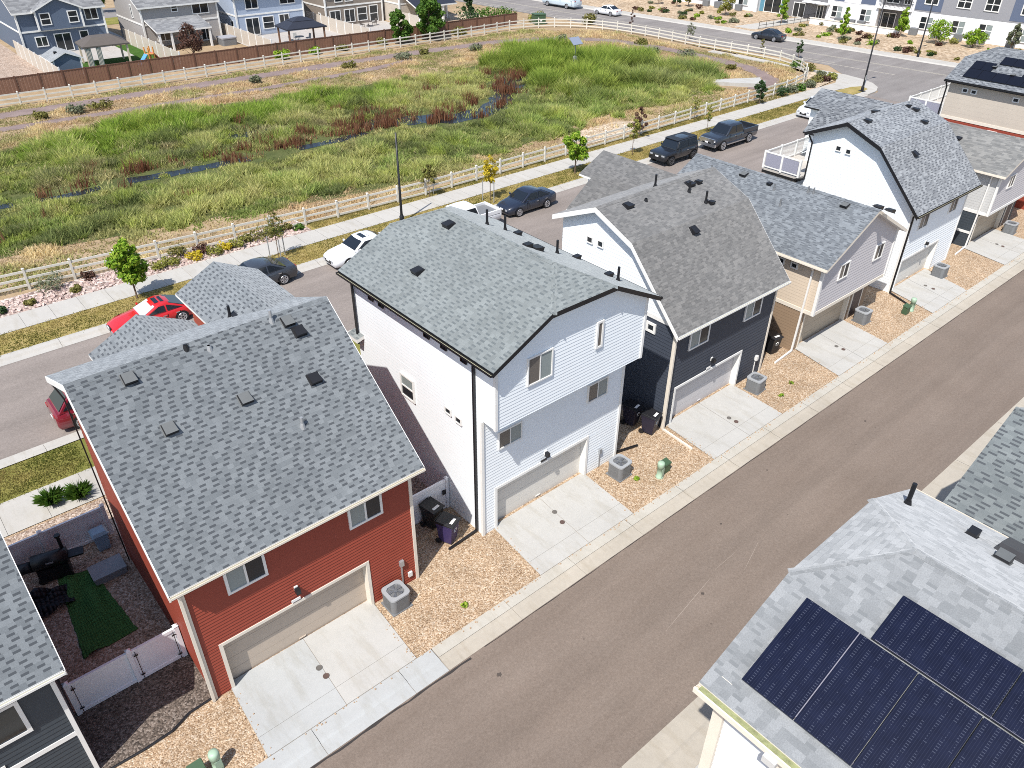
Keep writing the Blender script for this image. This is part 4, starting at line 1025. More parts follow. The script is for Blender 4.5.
pfence('privacy_fence', 'pale vinyl fence at the street end of the shaded side yard', (-3.5, 25.7), (2.5, 25.7), 1.4, [1.5, 3.9])
# shaded side yard
t = thing('smoker_grill', 'black covered barrel grill standing before the pale vinyl fence', 'grill', (.35, 24.75, .05), R(-14))
b = MB(); b.tube((-.55, 0, .85), (.55, 0, .85), .28, n=18); b.build('barrel', M['black'], t, True)
b = MB(); b.box((-.5, -.2, .05), (.5, .2, .6)); b.build('cart', M['black'], t)
b = MB(); b.tube((-1.0, 0, .75), (-.56, 0, .75), .2, n=14); b.build('firebox', M['black'], t, True)
b = MB(); b.tube((.45, .1, 1.05), (.45, .1, 1.65), .06, n=10); b.tube((.45, .1, 1.65), (.45, .1, 1.72), .1, n=10); b.build('chimney', M['black'], t)
b = MB(); b.box((.56, -.2, .8), (1.05, .2, .86)); b.build('side_shelf', M['black'], t)
b = MB(); b.box((-.12, -.29, .88), (.12, -.285, .95)); b.build('badge', M['metal'], t)
for x in (-.4, .4):
    b = MB(); b.tube((x, -.25, .15), (x, -.2, .15), .15, n=14); b.build('wheel', M['black'], t)
M['bluebin'] = pm('pale_blue_plastic', (.25, .36, .46), .5, .06)
t = thing('storage_bin', 'pale blue lidded bin in the corner by the red house', 'bin', (2.05, 25.15, .05))
b = MB(); b.hexa([(-.2, -.2, 0), (.2, -.2, 0), (.2, .2, 0), (-.2, .2, 0), (-.25, -.25, .75), (.25, -.25, .75), (.25, .25, .75), (-.25, .25, .75)]); b.build('bin_body', M['bluebin'], t, bevel=.02)
b = MB(); b.hexa([(-.28, -.28, .75), (.28, -.28, .75), (.28, .28, .75), (-.28, .28, .75), (-.2, -.2, .86), (.2, -.2, .86), (.2, .2, .86), (-.2, .2, .86)]); b.build('bin_lid', M['bluebin'], t)
b = MB((1.75, 23.75, .05)); b.box((1.25, 23.35, .05), (2.3, 24.1, .3)); b.box((1.22, 23.32, .3), (2.33, 24.13, .36))
o = b.build('deck_step', pm('gray_composite', (.24, .25, .27), .6, .06)); o.location = (1.75, 23.75, .05); tag(o, 'flat gray step against the red house side wall', 'step')
# green turf sheet, rumpled
def sheet(name, poly, mat, label, cat, z=.08, amp=.05, nx=14, ny=18, seed=1):
    r_ = random.Random(seed); (a, bb, c, d) = [V((*p, 0)) for p in poly]; c0 = (a + bb + c + d) / 4
    me_ = MB((c0.x, c0.y, z)); G = []
    for i in range(ny + 1):
        row = []
        for j in range(nx + 1):
            s, t_ = j / nx, i / ny; p = (a * (1 - s) + bb * s) * (1 - t_) + (d * (1 - s) + c * s) * t_
            zz_ = z + amp * (.5 + .5 * math.sin(9 * s + 3 * math.sin(4 * t_))) * (.55 + .45 * math.sin(7 * t_ + 5 * s + seed)) * (0.2 + min(1, 4 * min(s, 1 - s)))
            row.append(V((p.x + r_.uniform(-.02, .02), p.y + r_.uniform(-.02, .02), zz_)))
        G.append(row)
    for i in range(ny):
        for j in range(nx): me_.add([G[i][j], G[i][j + 1], G[i + 1][j + 1], G[i + 1][j]], 0, (0, 0, 1))
    o = me_.build(name, mat, None, True); o.location = (c0.x, c0.y, z)
    md = o.modifiers.new('solid', 'SOLIDIFY'); md.thickness = .015; md.offset = -1
    return tag(o, label, cat)
M['turf'] = grassmat('green_turf_sheet', [(.06, .16, .05), (.075, .195, .06), (.095, .23, .075)], 2.5, 40)
sheet('turf_sheet', [(.0, 20.5), (1.7, 20.6), (1.35, 24.3), (.3, 24.6)], M['turf'], 'rumpled green turf sheet laid on the shaded side yard gravel', 'turf sheet', .07, .16, 20, 26)
t_ = sheet('tarpaulin', [(-1.2, 22.9), (.5, 23.1), (.55, 24.1), (-1.1, 24.2)], pm('black_tarp', (.012, .012, .016), .6, .2), 'black rumpled tarpaulin beside the green turf sheet', 'tarpaulin', .14, .3, 12, 10, 5)
# landscape edging
b = MB((1, 16.3, 0)); b.path([(-.75, 16.25, .1), (.4, 16.2, .12), (1.2, 16.25, .12), (1.8, 16.5, .12), (2.5, 16.55, .1)], .035, 6); o = b.build('garden_edging', M['black']); o.location = (1, 16.3, 0)
tag(o, 'black garden edging on the gravel between the charcoal and red houses', 'garden edging')

# ------------------------------------------------------------------ vehicles
M['pale_pane'] = pm('pale_windshield', (.5, .54, .58), .35, .05)  # pale gray-blue windshield pane, used instead of the dark car glass
def carpaint(name, c, coat=.8): return pm(name, c, .32, .03, 2, spec=.5, coat=coat)
M['cglass'] = glassmat('car_glass', (.012, .016, .022), .06); M['tyre'] = pm('tyre_rubber', (.014, .014, .015), .8, .2, 8); M['rim'] = pm('alloy_rim', (.5, .5, .52), .35, .05, metal=.7)
M['rimd'] = pm('dark_rim', (.07, .07, .075), .4, .05); M['hl'] = pm('headlight', (.3, .31, .33), .15, 0); M['tl'] = pm('taillight', (.32, .01, .012), .25, .05); M['chrome'] = pm('chrome', (.6, .6, .62), .2, .05, metal=.9)
M['plate'] = pm('number_plate', (.7, .7, .7), .5, .05); M['sun_glass'] = M['cglass']

def loft(mb, rings, mi=0, caps=True):
    b = len(mb.v); n = len(rings[0])
    for r_ in rings: mb.v += [V(p) for p in r_]
    for i in range(len(rings) - 1):
        for j in range(n):
            k = (j + 1) % n; mb.f.append((b + i * n + j, b + i * n + k, b + (i + 1) * n + k, b + (i + 1) * n + j)); mb.mi.append(mi)
    if caps:
        mb.f.append(tuple(b + n - 1 - j for j in range(n))); mb.mi.append(mi)
        mb.f.append(tuple(b + (len(rings) - 1) * n + j for j in range(n))); mb.mi.append(mi)

def car(name, label, cat, loc, rz, paint, L, W, prof, gh, wheels, wr=.33, roofmat=None, group='parked cars', rim='rim', sunroof=False, extras=None, clear=.2, shade=False):
    """front at +x. prof: (x, ztop, halfwidth factor); gh: (x of windshield base, roof front, roof rear, rear base, roof z, belt z)"""
    t = thing(name, label, cat, loc, rz, group); hw = W / 2
    b = MB(); rings = []
    for x, zt_, k in prof:
        h_ = hw * k; zb_ = clear + (.12 if x in (prof[0][0], prof[-1][0]) else 0)
        half = [(h_ * .86, zb_), (h_ * .97, zb_ + .12), (h_, zb_ + (zt_ - zb_) * .5), (h_ * .97, zb_ + (zt_ - zb_) * .82), (h_ * .86, zt_ - .015), (h_ * .5, zt_ + .012)]
        rings.append([(x, y, z) for y, z in half] + [(x, -y, z) for y, z in half[::-1]])
    loft(b, rings[::-1])
    x0, x1, x2, x3, zr, zb = gh; wb, wt = hw * .9, hw * .74
    def gr(x, z, wd):
        half = [(wb, zb - .05), (wd, max(z - .06, zb - .04)), (wd * .93, max(z - .012, zb - .03)), (wd * .5, z + .02)]
        return [(x, y, zz_) for y, zz_ in half] + [(x, -y, zz_) for y, zz_ in half[::-1]]
    g = [gr(x0, zb - .02, wb), gr(x1, zr - .02, wt), gr((x1 + x2) / 2, zr + .015, wt), gr(x2, zr - .02, wt), gr(x3, zb - .02, wb)]
    loft(b, g)
    body = b.build('body', carpaint(name + '_paint', paint), t, True)
    md = body.modifiers.new('edge', 'EDGE_SPLIT'); md.split_angle = R(38)
    # glass
    def quad(nm, P, push):
        b = MB(); P = [V(p) for p in P]; n_ = (P[1] - P[0]).cross(P[2] - P[0]).normalized()
        if n_.dot(V(push)) < 0: n_ = -n_
        b.slab([p + n_ * .022 for p in P], -n_ * .03); b.build(nm, M['pale_pane' if shade and nm == 'windshield' else 'cglass'], t)  # flag switches the windshield to the pale pane
    def lerp(p, q_, f): return tuple(p[i] + (q_[i] - p[i]) * f for i in range(3))
    for nm, xa, xb, push in (('windshield', x0, x1, (1, 0, .6)), ('rear_window', x3, x2, (-1, 0, .6))):
        A = [(xa, -wb * .9, zb), (xa, wb * .9, zb), (xb, wt * .88, zr - .03), (xb, -wt * .88, zr - .03)]
        f0, f1 = .08, .92
        P = [lerp(A[0], A[3], f0), lerp(A[1], A[2], f0), lerp(A[1], A[2], f1), lerp(A[0], A[3], f1)]
        if abs(xa - xb) < .02: push = (push[0], 0, 0)
        quad(nm, P, push)
    for sg in (-1, 1):
        def S(x, f):
            """point on the side at x and height share f"""
            z = zb + .03 + (zr - .1 - zb) * f; wd = wb + (wt - wb) * (f * .9 + .05); return (x, sg * wd, z)
        xm = (x0 * .46 + x3 * .54)
        fA = lambda x, f: x
        lo0, lo1, hi0, hi1 = x0 - .28 * (x0 - x1) - .05, x3 + .25 * (x2 - x3) + .05, x1 - .1, x2 + .1
        quad('side_window', [S(lo0, .05), S(xm + .05, .05), S(xm + .05, .95), S(hi0, .95)], (0, sg, .2))
        if xm - .05 - lo1 > .3: quad('side_window', [S(xm - .05, .05), S(lo1, .05), S(hi1, .95), S(xm - .05, .95)], (0, sg, .2))
        for xs_ in (x0 - .4, xm, x3 + .45):
            b = MB(); b.box((xs_ - .012, sg * hw * .985 - .012, clear + .22), (xs_ + .012, sg * hw * .985 + .012, zb - .12)); b.build('door_seam', M['black'], t)
        for xs_ in (xm + .16, x3 + .6):
            b = MB(); b.box((xs_ - .1, sg * hw * .985 - .01, zb - .19), (xs_ + .1, sg * hw * .985 + .035, zb - .15)); b.build('door_handle', M['chrome'], t)
        b = MB(); b.obox((x0 - .35, sg * (hw + .08), zb + .06), (.05, 0, 0), (0, .1, 0), (0, 0, .07)); b.build('wing_mirror', carpaint('mirror_paint', paint), t, bevel=.02)
        for nm, x, mt, s_ in (('headlight', prof[-1][0], 'hl', 1), ('taillight', prof[0][0], 'tl', -1)):
            zt_ = (prof[-2] if s_ > 0 else prof[1])[1]
            b = MB(); k_ = hw * (prof[-1][2] if s_ > 0 else prof[0][2])
            b.hexa([(x - s_ * .22, sg * k_ * 1.005, zt_ - .2), (x + s_ * .02, sg * k_ * .9, zt_ - .22), (x + s_ * .02, sg * k_ * .55, zt_ - .22), (x - s_ * .2, sg * k_ * .6, zt_ - .2),
                    (x - s_ * .3, sg * k_ * 1.01, zt_ - .07), (x + s_ * .01, sg * k_ * .88, zt_ - .1), (x + s_ * .01, sg * k_ * .55, zt_ - .1), (x - s_ * .2, sg * k_ * .6, zt_ - .05)]); b.build(nm, M[mt], t)
    if sunroof:
        b = MB(); xs = x1 * .75 + x2 * .25; b.box((xs - .36, -wt * .55, zr + .012), (xs + .12, wt * .55, zr + .03)); b.build('sunroof', M['cglass'], t)
    for x in wheels:
        for sg in (-1, 1):
            b = MB(); b.tube((x, sg * (hw - .2), wr), (x, sg * (hw + .012), wr), wr, n=22)
            w_ = b.build('wheel', M['tyre'], t)
            b = MB(); b.tube((x, sg * (hw + .005), wr), (x, sg * (hw + .02), wr), wr * .3, n=12); 
            b.lathe([(wr * .66, 0), (wr * .72, 0)], n=4) if False else None
            for i in range(6):
                a = R(60 * i); d = V((math.cos(a), 0, math.sin(a))); s2 = V((-math.sin(a), 0, math.cos(a)))
                b.obox(V((x, sg * (hw + .013), wr)) + d * wr * .38, d * wr * .34, s2 * wr * .13, V((0, .008, 0)))
            pts = [(x + wr * .7 * math.cos(R(a)), sg * (hw + .013), wr + wr * .7 * math.sin(R(a))) for a in range(0, 361, 24)]; b.path(pts, wr * .07, 5)
            b.build('rim', M[rim], w_)
            b = MB(); n_ = 9; pts = [(x + (wr + .05) * math.cos(R(180 * i / n_)), wr + (wr + .05) * math.sin(R(180 * i / n_))) for i in range(n_ + 1)]
            b.add([(px_, sg * (hw + .001), pz_) for px_, pz_ in pts], 0, (0, sg, 0)); b.build('wheel_arch', M['black'], t)
    b = MB(); x = prof[-1][0]; k_ = hw * prof[-1][2]; b.box((x - .05, -k_ * .5, clear + .18), (x + .02, k_ * .5, clear + .38)); b.build('grille', M['black'], t)
    for x, s_ in ((prof[0][0], -1), (prof[-1][0], 1)):
        b = MB(); b.box((x + s_ * .022 - .01, -.16, clear + .3), (x + s_ * .022 + .01, .16, clear + .42)); b.build('number_plate', M['plate'], t)
    if extras: extras(t)
    return t

def P_sedan(L): h = L / 2; return [(-h, .82, .8), (-h + .12, .96, .92), (-h + .8, 1.0, .99), (-.5, .93, 1), (.5, .93, 1), (h - 1.25, .93, .99), (h - .45, .82, .94), (h - .1, .7, .82), (h, .58, .7)]
def P_coupe(L): h = L / 2; return [(-h, .75, .8), (-h + .12, .86, .92), (-h + .9, .9, 1), (-.3, .84, 1), (h - 1.4, .82, .98), (h - .5, .7, .92), (h - .12, .58, .78), (h, .48, .66)]
def P_suv(L): h = L / 2; return [(-h, .95, .86), (-h + .1, 1.05, .95), (-h + .6, 1.08, 1), (0, 1.02, 1), (h - 1.2, 1.02, .99), (h - .4, .92, .95), (h - .08, .8, .86), (h, .65, .78)]
PI = math.pi
zc = .02
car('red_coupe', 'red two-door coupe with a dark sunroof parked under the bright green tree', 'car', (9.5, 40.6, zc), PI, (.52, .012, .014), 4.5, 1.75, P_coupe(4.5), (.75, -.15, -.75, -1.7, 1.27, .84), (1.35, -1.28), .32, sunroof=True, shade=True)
car('gray_sedan', 'dark gray sedan parked behind the red house roof', 'car', (15.75, 41.2, zc), PI, (.035, .04, .05), 4.7, 1.82, P_sedan(4.7), (1.0, .3, -.8, -1.75, 1.44, .95), (1.42, -1.35), .33)
car('white_sedan', 'white sedan with a dark windshield parked beside the white house roof', 'car', (22.6, 40.6, zc), PI, (.74, .75, .77), 4.75, 1.85, P_sedan(4.75), (.95, .2, -.85, -1.8, 1.46, .95), (1.42, -1.35), .34, sunroof=True)
car('navy_sedan', 'dark navy sedan parked alone on the street, fully in view', 'car', (36.15, 40.2, zc), PI, (.014, .019, .035), 4.6, 1.8, P_sedan(4.6), (1.05, .3, -.8, -1.75, 1.46, .95), (1.4, -1.25), .32)
def jeepx(t):
    b = MB(); b.tube((-2.2, 0, .95), (-2.42, 0, .95), .4, n=20); w_ = b.build('spare_wheel', M['tyre'], t)
    b = MB(); b.box((1.9, -.85, .45), (2.18, .85, .62)); b.build('bumper', M['black'], t)
    b = MB(); b.box((-2.0, -.7, 1.83), (.55, .7, 1.86)); b.build('roof_panel', M['black'], t)
    for sg in (-1, 1):
        b = MB(); 
        for x in (1.35, -1.55): b.obox((x, sg * .97, .92), (.5, 0, 0), (0, .08, 0), (0, 0, .03))
        b.build('fender_flare', M['black'], t)
h = 2.15
car('black_offroader', 'black boxy off-road vehicle parked in front of a gray pickup', 'car', (53.05, 40.55, zc), PI, (.012, .014, .019), 4.3, 1.9, [(-h, 1.1, .92), (-h + .06, 1.16, .97), (-1, 1.16, 1), (0, 1.14, 1), (.8, 1.14, 1), (1.9, 1.08, .96), (2.1, 1.02, .92), (h, .9, .9)], (.75, .4, -2.0, -2.1, 1.84, 1.14), (1.35, -1.55), .42, rim='rimd', extras=jeepx, clear=.42)
def truckx(t):
    b = MB()
    for sg in (-1, 1): b.box((-3.05, sg * .9 - .06, .95), (-.95, sg * .9 + .06, 1.33))
    b.box((-3.1, -.96, .75), (-3.0, .96, 1.33)); b.build('cargo_bed_wall', carpaint('bed_paint', t['pc'][:] if 'pc' in t else (.02, .025, .035)), t, bevel=.03)
    b = MB(); b.box((-2.98, -.83, 1.02), (-1.0, .83, 1.06)); b.build('cargo_bed', M['black'], t)
    b = MB(); b.box((2.98, -.75, .72), (3.1, .75, 1.1)); b.build('grille_surround', M['chrome'], t)
    b = MB(); b.box((2.95, -.95, .45), (3.16, .95, .68)); b.build('bumper', M['chrome'], t)
    for sg in (-1, 1):
        b = MB(); b.box((-1.2, sg * 1.0 - .06, .42), (1.5, sg * 1.0 + .06, .5)); b.build('running_board', M['chrome'], t)
h = 3.08
P_truck = [(-h, .95, .92), (-h + .08, 1.0, .97), (-1.0, 1.0, 1), (-.9, 1.2, 1), (0, 1.2, 1), (1.3, 1.22, 1), (2.6, 1.18, .97), (2.95, 1.1, .93), (h, .95, .9)]
car('gray_pickup', 'dark gray pickup truck with a chrome grille parked on the street', 'truck', (60.3, 40.35, zc), PI, (.022, .028, .04), 6.16, 2.0, P_truck, (1.55, .75, -.75, -1.0, 1.92, 1.2), (1.95, -1.85), .42, extras=truckx, clear=.42)
def wtruckx(t):
    b = MB()
    for sg in (-1, 1): b.box((-2.85, sg * .86 - .05, .85), (-1.05, sg * .86 + .05, 1.14))
    b.box((-2.9, -.91, .62), (-2.8, .91, 1.14)); b.build('cargo_bed_wall', carpaint('white_bed_paint', (.72, .73, .75)), t, bevel=.03)
    b = MB(); b.box((-2.78, -.8, .93), (-1.1, .8, .96)); b.build('cargo_bed', M['acgray'], t)
h = 2.9
car('white_pickup', 'white pickup truck with an open bed, mostly behind the white house roof', 'truck', (30.0, 40.0, zc), PI, (.72, .73, .75), 5.8, 1.9, [(-h, .85, .92), (-h + .08, .9, .97), (-1.1, .9, 1), (-1, 1.08, 1), (0, 1.08, 1), (1.2, 1.1, 1), (2.4, 1.05, .97), (2.8, .98, .93), (h, .85, .9)], (1.4, .65, -.85, -1.05, 1.78, 1.08), (1.8, -1.75), .38, extras=wtruckx, clear=.35)
car('white_suv', 'white sport utility vehicle with a dark front near the street corner', 'car', (75.1, 40.6, zc), PI, (.72, .74, .76), 4.6, 1.88, P_suv(4.6), (1.0, .35, -1.5, -2.1, 1.68, 1.06), (1.4, -1.35), .36)
car('maroon_suv', 'dark red sport utility vehicle half hidden behind the red house corner', 'car', (5.1, 34.1, zc), 0, (.17, .008, .018), 4.6, 1.86, P_suv(4.6), (1.0, .35, -1.55, -2.12, 1.7, 1.06), (1.4, -1.35), .36)
ra = PI / 2 + R(4.8)
car('black_sedan', 'black sedan parked along the far side of the cross street', 'car', (104.35, 65.9, .03), ra, (.012, .015, .022), 4.7, 1.82, P_sedan(4.7), (1.0, .3, -.8, -1.75, 1.45, .95), (1.42, -1.35), .33, group='vehicles on the cross street')
car('white_saloon', 'white sedan on the cross street just ahead of the pale van', 'car', (101.45, 94.2, .03), ra, (.74, .75, .76), 4.7, 1.82, P_sedan(4.7), (1.0, .3, -.8, -1.75, 1.45, .95), (1.42, -1.35), .33, group='vehicles on the cross street')
h = 3.6
car('camper_van', 'long pale blue-white camper van at the top edge of the cross street', 'van', (101.0, 104.4, .03), ra, (.5, .58, .63), 7.2, 2.1, [(-h, 1.3, .95), (-h + .06, 1.4, .99), (-1, 1.4, 1), (1, 1.4, 1), (2.6, 1.35, 1), (3.4, 1.1, .95), (h, .9, .88)], (2.9, 2.2, -3.45, -3.55, 2.55, 1.4), (2.3, -2.0), .38, group='vehicles on the cross street', clear=.35)

# ------------------------------------------------------------------ poles
def pole(loc, h, label, lean=0):
    t = thing('street_lamp', label, 'street lamp', loc, 0, 'black street lamps')
    b = MB(); b.lathe([(.16, 0), (.16, .5), (.11, .55), (.09, .7), (.06, h)], n=12); b.build('lamp_post', M['black_trim'], t, True)
    b = MB(); b.box((-.3, -.32, 0), (.3, .32, .06)); b.build('base_plate', M['black_trim'], t)
    return t
pole((27.6, 43.5, .1), 6.2, 'tall black post rising behind the white house roof')
t = pole((87.2, 42.25, .12), 9.6, 'tall black street lamp on the street corner'); 
b = MB(); b.box((-.12, -.14, 1.2), (.12, -.07, 1.7)); b.build('pole_cabinet', M['metal'], t)
t2 = pole((109.6, 46.9, .05), 10.5, 'tall black street lamp before the apartment building')
for q_ in (t, t2):
    b = MB(); hh = 9.6 if q_ is t else 10.5; b.tube((0, 0, hh - .1), (1.6, 0, hh + .25), .04); b.build('lamp_arm', M['black_trim'], q_)
    b = MB(); b.hexa([(1.5, -.15, hh + .18), (2.2, -.15, hh + .2), (2.2, .15, hh + .2), (1.5, .15, hh + .18), (1.5, -.12, hh + .3), (2.2, -.1, hh + .28), (2.2, .1, hh + .28), (1.5, .12, hh + .3)]); b.build('lamp_head', M['black_trim'], q_)

# ------------------------------------------------------------------ ranch fence, brown fence
M['rail'] = pm('white_fence_rail', (.62, .59, .52), .6, .07, 2)
def ranch(name, label, pts, step=2.44):
    P = [V((*p, 0)) for p in pts]; t = thing(name, label, 'fence', P[0]); off = t.location
    seg = [(b_ - a).length for a, b_ in zip(P, P[1:])]; tot = sum(seg); n_ = max(1, round(tot / step)); posts = []
    for i in range(n_ + 1):
        s = tot * i / n_; k = 0
        while k < len(seg) - 1 and s > seg[k]: s -= seg[k]; k += 1
        posts.append(P[k].lerp(P[k + 1], min(1, s / seg[k])))
    for i, p in enumerate(posts):
        d = (posts[min(i + 1, n_)] - posts[max(i - 1, 0)]).normalized(); n2 = V((d.y, -d.x, 0))
        b = MB(off); b.obox(p + V((0, 0, .66)), d * .065, n2 * .065, V((0, 0, .66))); c = p + V((0, 0, 1.32))
        b.hexa([c - d * .08 - n2 * .08, c + d * .08 - n2 * .08, c + d * .08 + n2 * .08, c - d * .08 + n2 * .08] + [c + V((0, 0, .07)) + q_ * .1 for q_ in (-d * .08 - n2 * .08, d * .08 - n2 * .08, d * .08 + n2 * .08, -d * .08 + n2 * .08)])
        b.build('post', M['rail'], t)
    for z in (.3, .72, 1.14):
        b = MB(off)
        for p, q_ in zip(posts, posts[1:]):
            d = (q_ - p); n2 = V((d.y, -d.x, 0)).normalized(); b.obox((p + q_) / 2 + V((0, 0, z)), d / 2, n2 * .02, V((0, 0, .068)))
        b.build('rail', M['rail'], t)
def smooth(pts, k=6):
    out = []; n = len(pts)
    for i in range(n - 1):
        p0, p1, p2, p3 = [V((*pts[min(max(j, 0), n - 1)], 0)) for j in (i - 1, i, i + 1, i + 2)]
        for s in range(k):
            u = s / k; q_ = .5 * ((2 * p1) + (p2 - p0) * u + (2 * p0 - 5 * p1 + 4 * p2 - p3) * u * u + (3 * p1 - p0 - 3 * p2 + p3) * u ** 3); out.append((q_.x, q_.y))
    return out + [tuple(pts[-1])]
ranch('ranch_fence', 'white three-rail fence between the sidewalk and the marsh', [(-14, 50.0), (3.9, 49.4), (9.15, 48.7), (16.6, 47.9), (24, 47.2), (32, 46.8), (55, 46.9), (72, 47.3), (80.5, 47.5)])
ranch('ranch_fence', 'white three-rail fence curving round the marsh along the cross street', smooth([(80.5, 47.5), (86, 48.6), (90.3, 51.4), (93.0, 55.5), (93.4, 60), (92.7, 68.4), (92.9, 75), (92.6, 80.5), (91.3, 86), (88.3, 90.4), (84.5, 92.8), (80.3, 93.7)]))
ranch('ranch_fence', 'white three-rail fence on the far side of the marsh below the brown fence', [(80.3, 93.7), (64, 93.3), (46.5, 93.6), (33.7, 93.2), (22.6, 92.8), (10, 93.3), (-4, 93.6)])
M['fence_brown'] = pm('brown_board', (.20, .105, .068), .75, .14, 2); M['fence_post'] = pm('brown_post', (.12, .06, .04), .75, .1)
def bfence(pts, label):
    P = [V((*p, 0)) for p in pts]; t = thing('board_fence', label, 'fence', P[0]); off = t.location
    for a, c in zip(P, P[1:]):
        n_ = round((c - a).length / 2.45); d = (c - a).normalized(); n2 = V((d.y, -d.x, 0))
        for i in range(n_):
            p, q_ = a.lerp(c, i / n_), a.lerp(c, (i + 1) / n_); b = MB(off); L = (q_ - p).length; k = 14
            for j in range(k):
                m_ = p.lerp(q_, (j + .5) / k); b.obox(m_ + V((0, 0, .82)) + n2 * (.012 if j % 2 else 0), d * (L / k / 2 - .004), n2 * .012, V((0, 0, .82)))
            b.build('fence_panel', M['fence_brown'], t)
            b = MB(off); b.box((p.x - .075, p.y - .1, 0), (p.x + .075, p.y + .075, 1.76)); b.build('post', M['fence_post'], t)
            b = MB(off); b.obox((p + q_) / 2 + V((0, 0, 1.67)), d * L / 2, n2 * .06, V((0, 0, .03))); b.build('top_rail', M['fence_post'], t)
bfence([(-6, 98.3), (14, 98.2), (30, 98.0), (48, 97.4), (66, 96.6), (84, 96.3)], 'long brown board fence behind the marsh')
# ------------------------------------------------------------------ trees and shrubs
def fast_mesh(name, verts, faces, mats, parent=None, cols=None):
    """verts (n,3), faces (m,k) with one vertex count"""
    me = bpy.data.meshes.new(name); nv, (nf, k) = len(verts), faces.shape
    me.vertices.add(nv); me.vertices.foreach_set('co', np.asarray(verts, np.float32).ravel())
    me.loops.add(nf * k); me.loops.foreach_set('vertex_index', faces.astype(np.int32).ravel())
    me.polygons.add(nf); me.polygons.foreach_set('loop_start', np.arange(0, nf * k, k, dtype=np.int32)); me.polygons.foreach_set('loop_total', np.full(nf, k, np.int32))
    me.update(calc_edges=True)
    if cols is not None:
        at = me.color_attributes.new('tint', 'FLOAT_COLOR', 'POINT'); at.data.foreach_set('color', np.c_[cols, np.ones(nv)].astype(np.float32).ravel())
    me.materials.append(mats)
    o = bpy.data.objects.new(name, me); COL.objects.link(o)
    if parent: o.parent = parent
    return o

def leafcloud(centers, radii, n, size, flat=.8, seed=0):
    g = np.random.default_rng(seed); k = len(centers); idx = g.choice(k, n, p=np.array(radii) ** 2 / np.sum(np.array(radii) ** 2))
    d = g.normal(size=(n, 3)); d /= np.linalg.norm(d, axis=1)[:, None]
    rr = np.array(radii)[idx][:, None] * (g.uniform(.35, 1.05, (n, 1)) ** .6); d2 = d.copy(); d2[:, 2] *= flat
    c = np.array(centers)[idx] + d2 * rr
    nn = d + g.normal(size=(n, 3)) * .6 + np.array([0, 0, .35]); nn /= np.linalg.norm(nn, axis=1)[:, None]
    a = np.cross(nn, g.normal(size=(n, 3))); a /= np.linalg.norm(a, axis=1)[:, None]; b = np.cross(nn, a)
    s = size * g.uniform(.6, 1.3, (n, 1)); w_ = s * g.uniform(.5, .8, (n, 1))
    v = np.stack([c - a * s, c + b * w_ + nn * s * .15, c + a * s, c - b * w_ + nn * s * .15], 1).reshape(-1, 3)
    return v, np.arange(n * 4).reshape(-1, 4)

def tree(name, label, loc, h, cr, cz0, mat, nleaf=900, leaf=.11, nclump=11, tr=.05, stakes=0, seed=1, taper=.5, group=None, cat='tree'):
    """trunk with limbs and a crown from cz0 to h; taper narrows the crown upwards"""
    t = thing(name, label, cat, loc, 0, group); r_ = random.Random(seed)
    b = MB(); top = (r_.uniform(-.1, .1), r_.uniform(-.1, .1), h * .9)
    b.tube((0, 0, -.05), (top[0] * .5, top[1] * .5, h * .5), tr, tr * .7, 8); b.tube((top[0] * .5, top[1] * .5, h * .5), top, tr * .7, tr * .2, 7)
    cs, rs = [], []
    for i in range(nclump):
        f = (i + .5) / nclump; z = cz0 + (h - cz0) * (.08 + .86 * f); prof = math.sin(math.pi * min(1, .18 + .82 * f)) ** .7 if taper < .6 else (1 - f * .85)
        a = i * 2.4 + r_.uniform(-.5, .5); R_ = cr * prof * r_.uniform(.3, .9); p = (R_ * math.cos(a), R_ * math.sin(a), z)
        cs.append(p); rs.append(max(.1, cr * r_.uniform(.24, .52) * (.5 + .5 * prof)))
        b.tube((0, 0, max(.15, z - R_ * .9 - .1)), p, tr * .35, tr * .12, 5)
    b.build('trunk', M['bark'], t)
    v, f_ = leafcloud(cs, rs, int(nleaf * 1.5), leaf * .8, .85, seed); fast_mesh('crown', v, f_, M[mat], t)
    for i in range(stakes):
        a = R(20 + 360 / max(1, stakes) * i); b = MB(); x, y = .55 * math.cos(a), .55 * math.sin(a); b.tube((x, y, 0), (x, y, 1.5), .035, n=6); b.build('stake', M['metal'], t)
    return t

tree('street_tree', 'bright green round tree by the sidewalk above the red coupe', (9.75, 43.9, .1), 3.6, .98, .95, 'leaf_bright', 2400, .12, 17, .055, seed=3)
tree('street_tree', 'bright green tree on the verge left of the black off-road vehicle', (43.95, 43.1, .1), 3.5, .95, 1.0, 'leaf_bright', 2000, .12, 14, .05, seed=5)
tree('street_tree', 'yellow leaved young tree with stakes on the verge above the navy sedan', (35.0, 42.9, .1), 3.5, .7, 1.2, 'leaf_yellow', 620, .1, 12, .035, 3, seed=7)
tree('young_tree', 'olive green young tree on the lawn strip just right of the tall black post', (32.0, 46.4, .1), 2.5, .62, .9, 'leaf_olive', 700, .1, 10, .035, 1, seed=9)
tree('young_tree', 'sparse pale green young tree with three stakes above the gray sedan', (18.4, 43.6, .1), 3.2, .75, 1.3, 'leaf_olive', 230, .1, 12, .03, 3, seed=11)
tree('young_tree', 'thin yellow-green sapling on the verge above the black off-road vehicle', (51.1, 43.4, .1), 3.2, .6, 1.2, 'leaf_lime', 420, .1, 10, .03, seed=13)
tree('young_tree', 'small maroon leaved tree beside the white fence near the off-road vehicle', (55.3, 46.4, .1), 2.9, .7, .6, 'leaf_red', 620, .1, 10, .035, seed=15)
tree('young_tree', 'faint yellow sapling on the verge above the gray pickup', (61.2, 43.3, .1), 2.6, .5, 1.0, 'leaf_lime', 230, .09, 8, .025, seed=17)
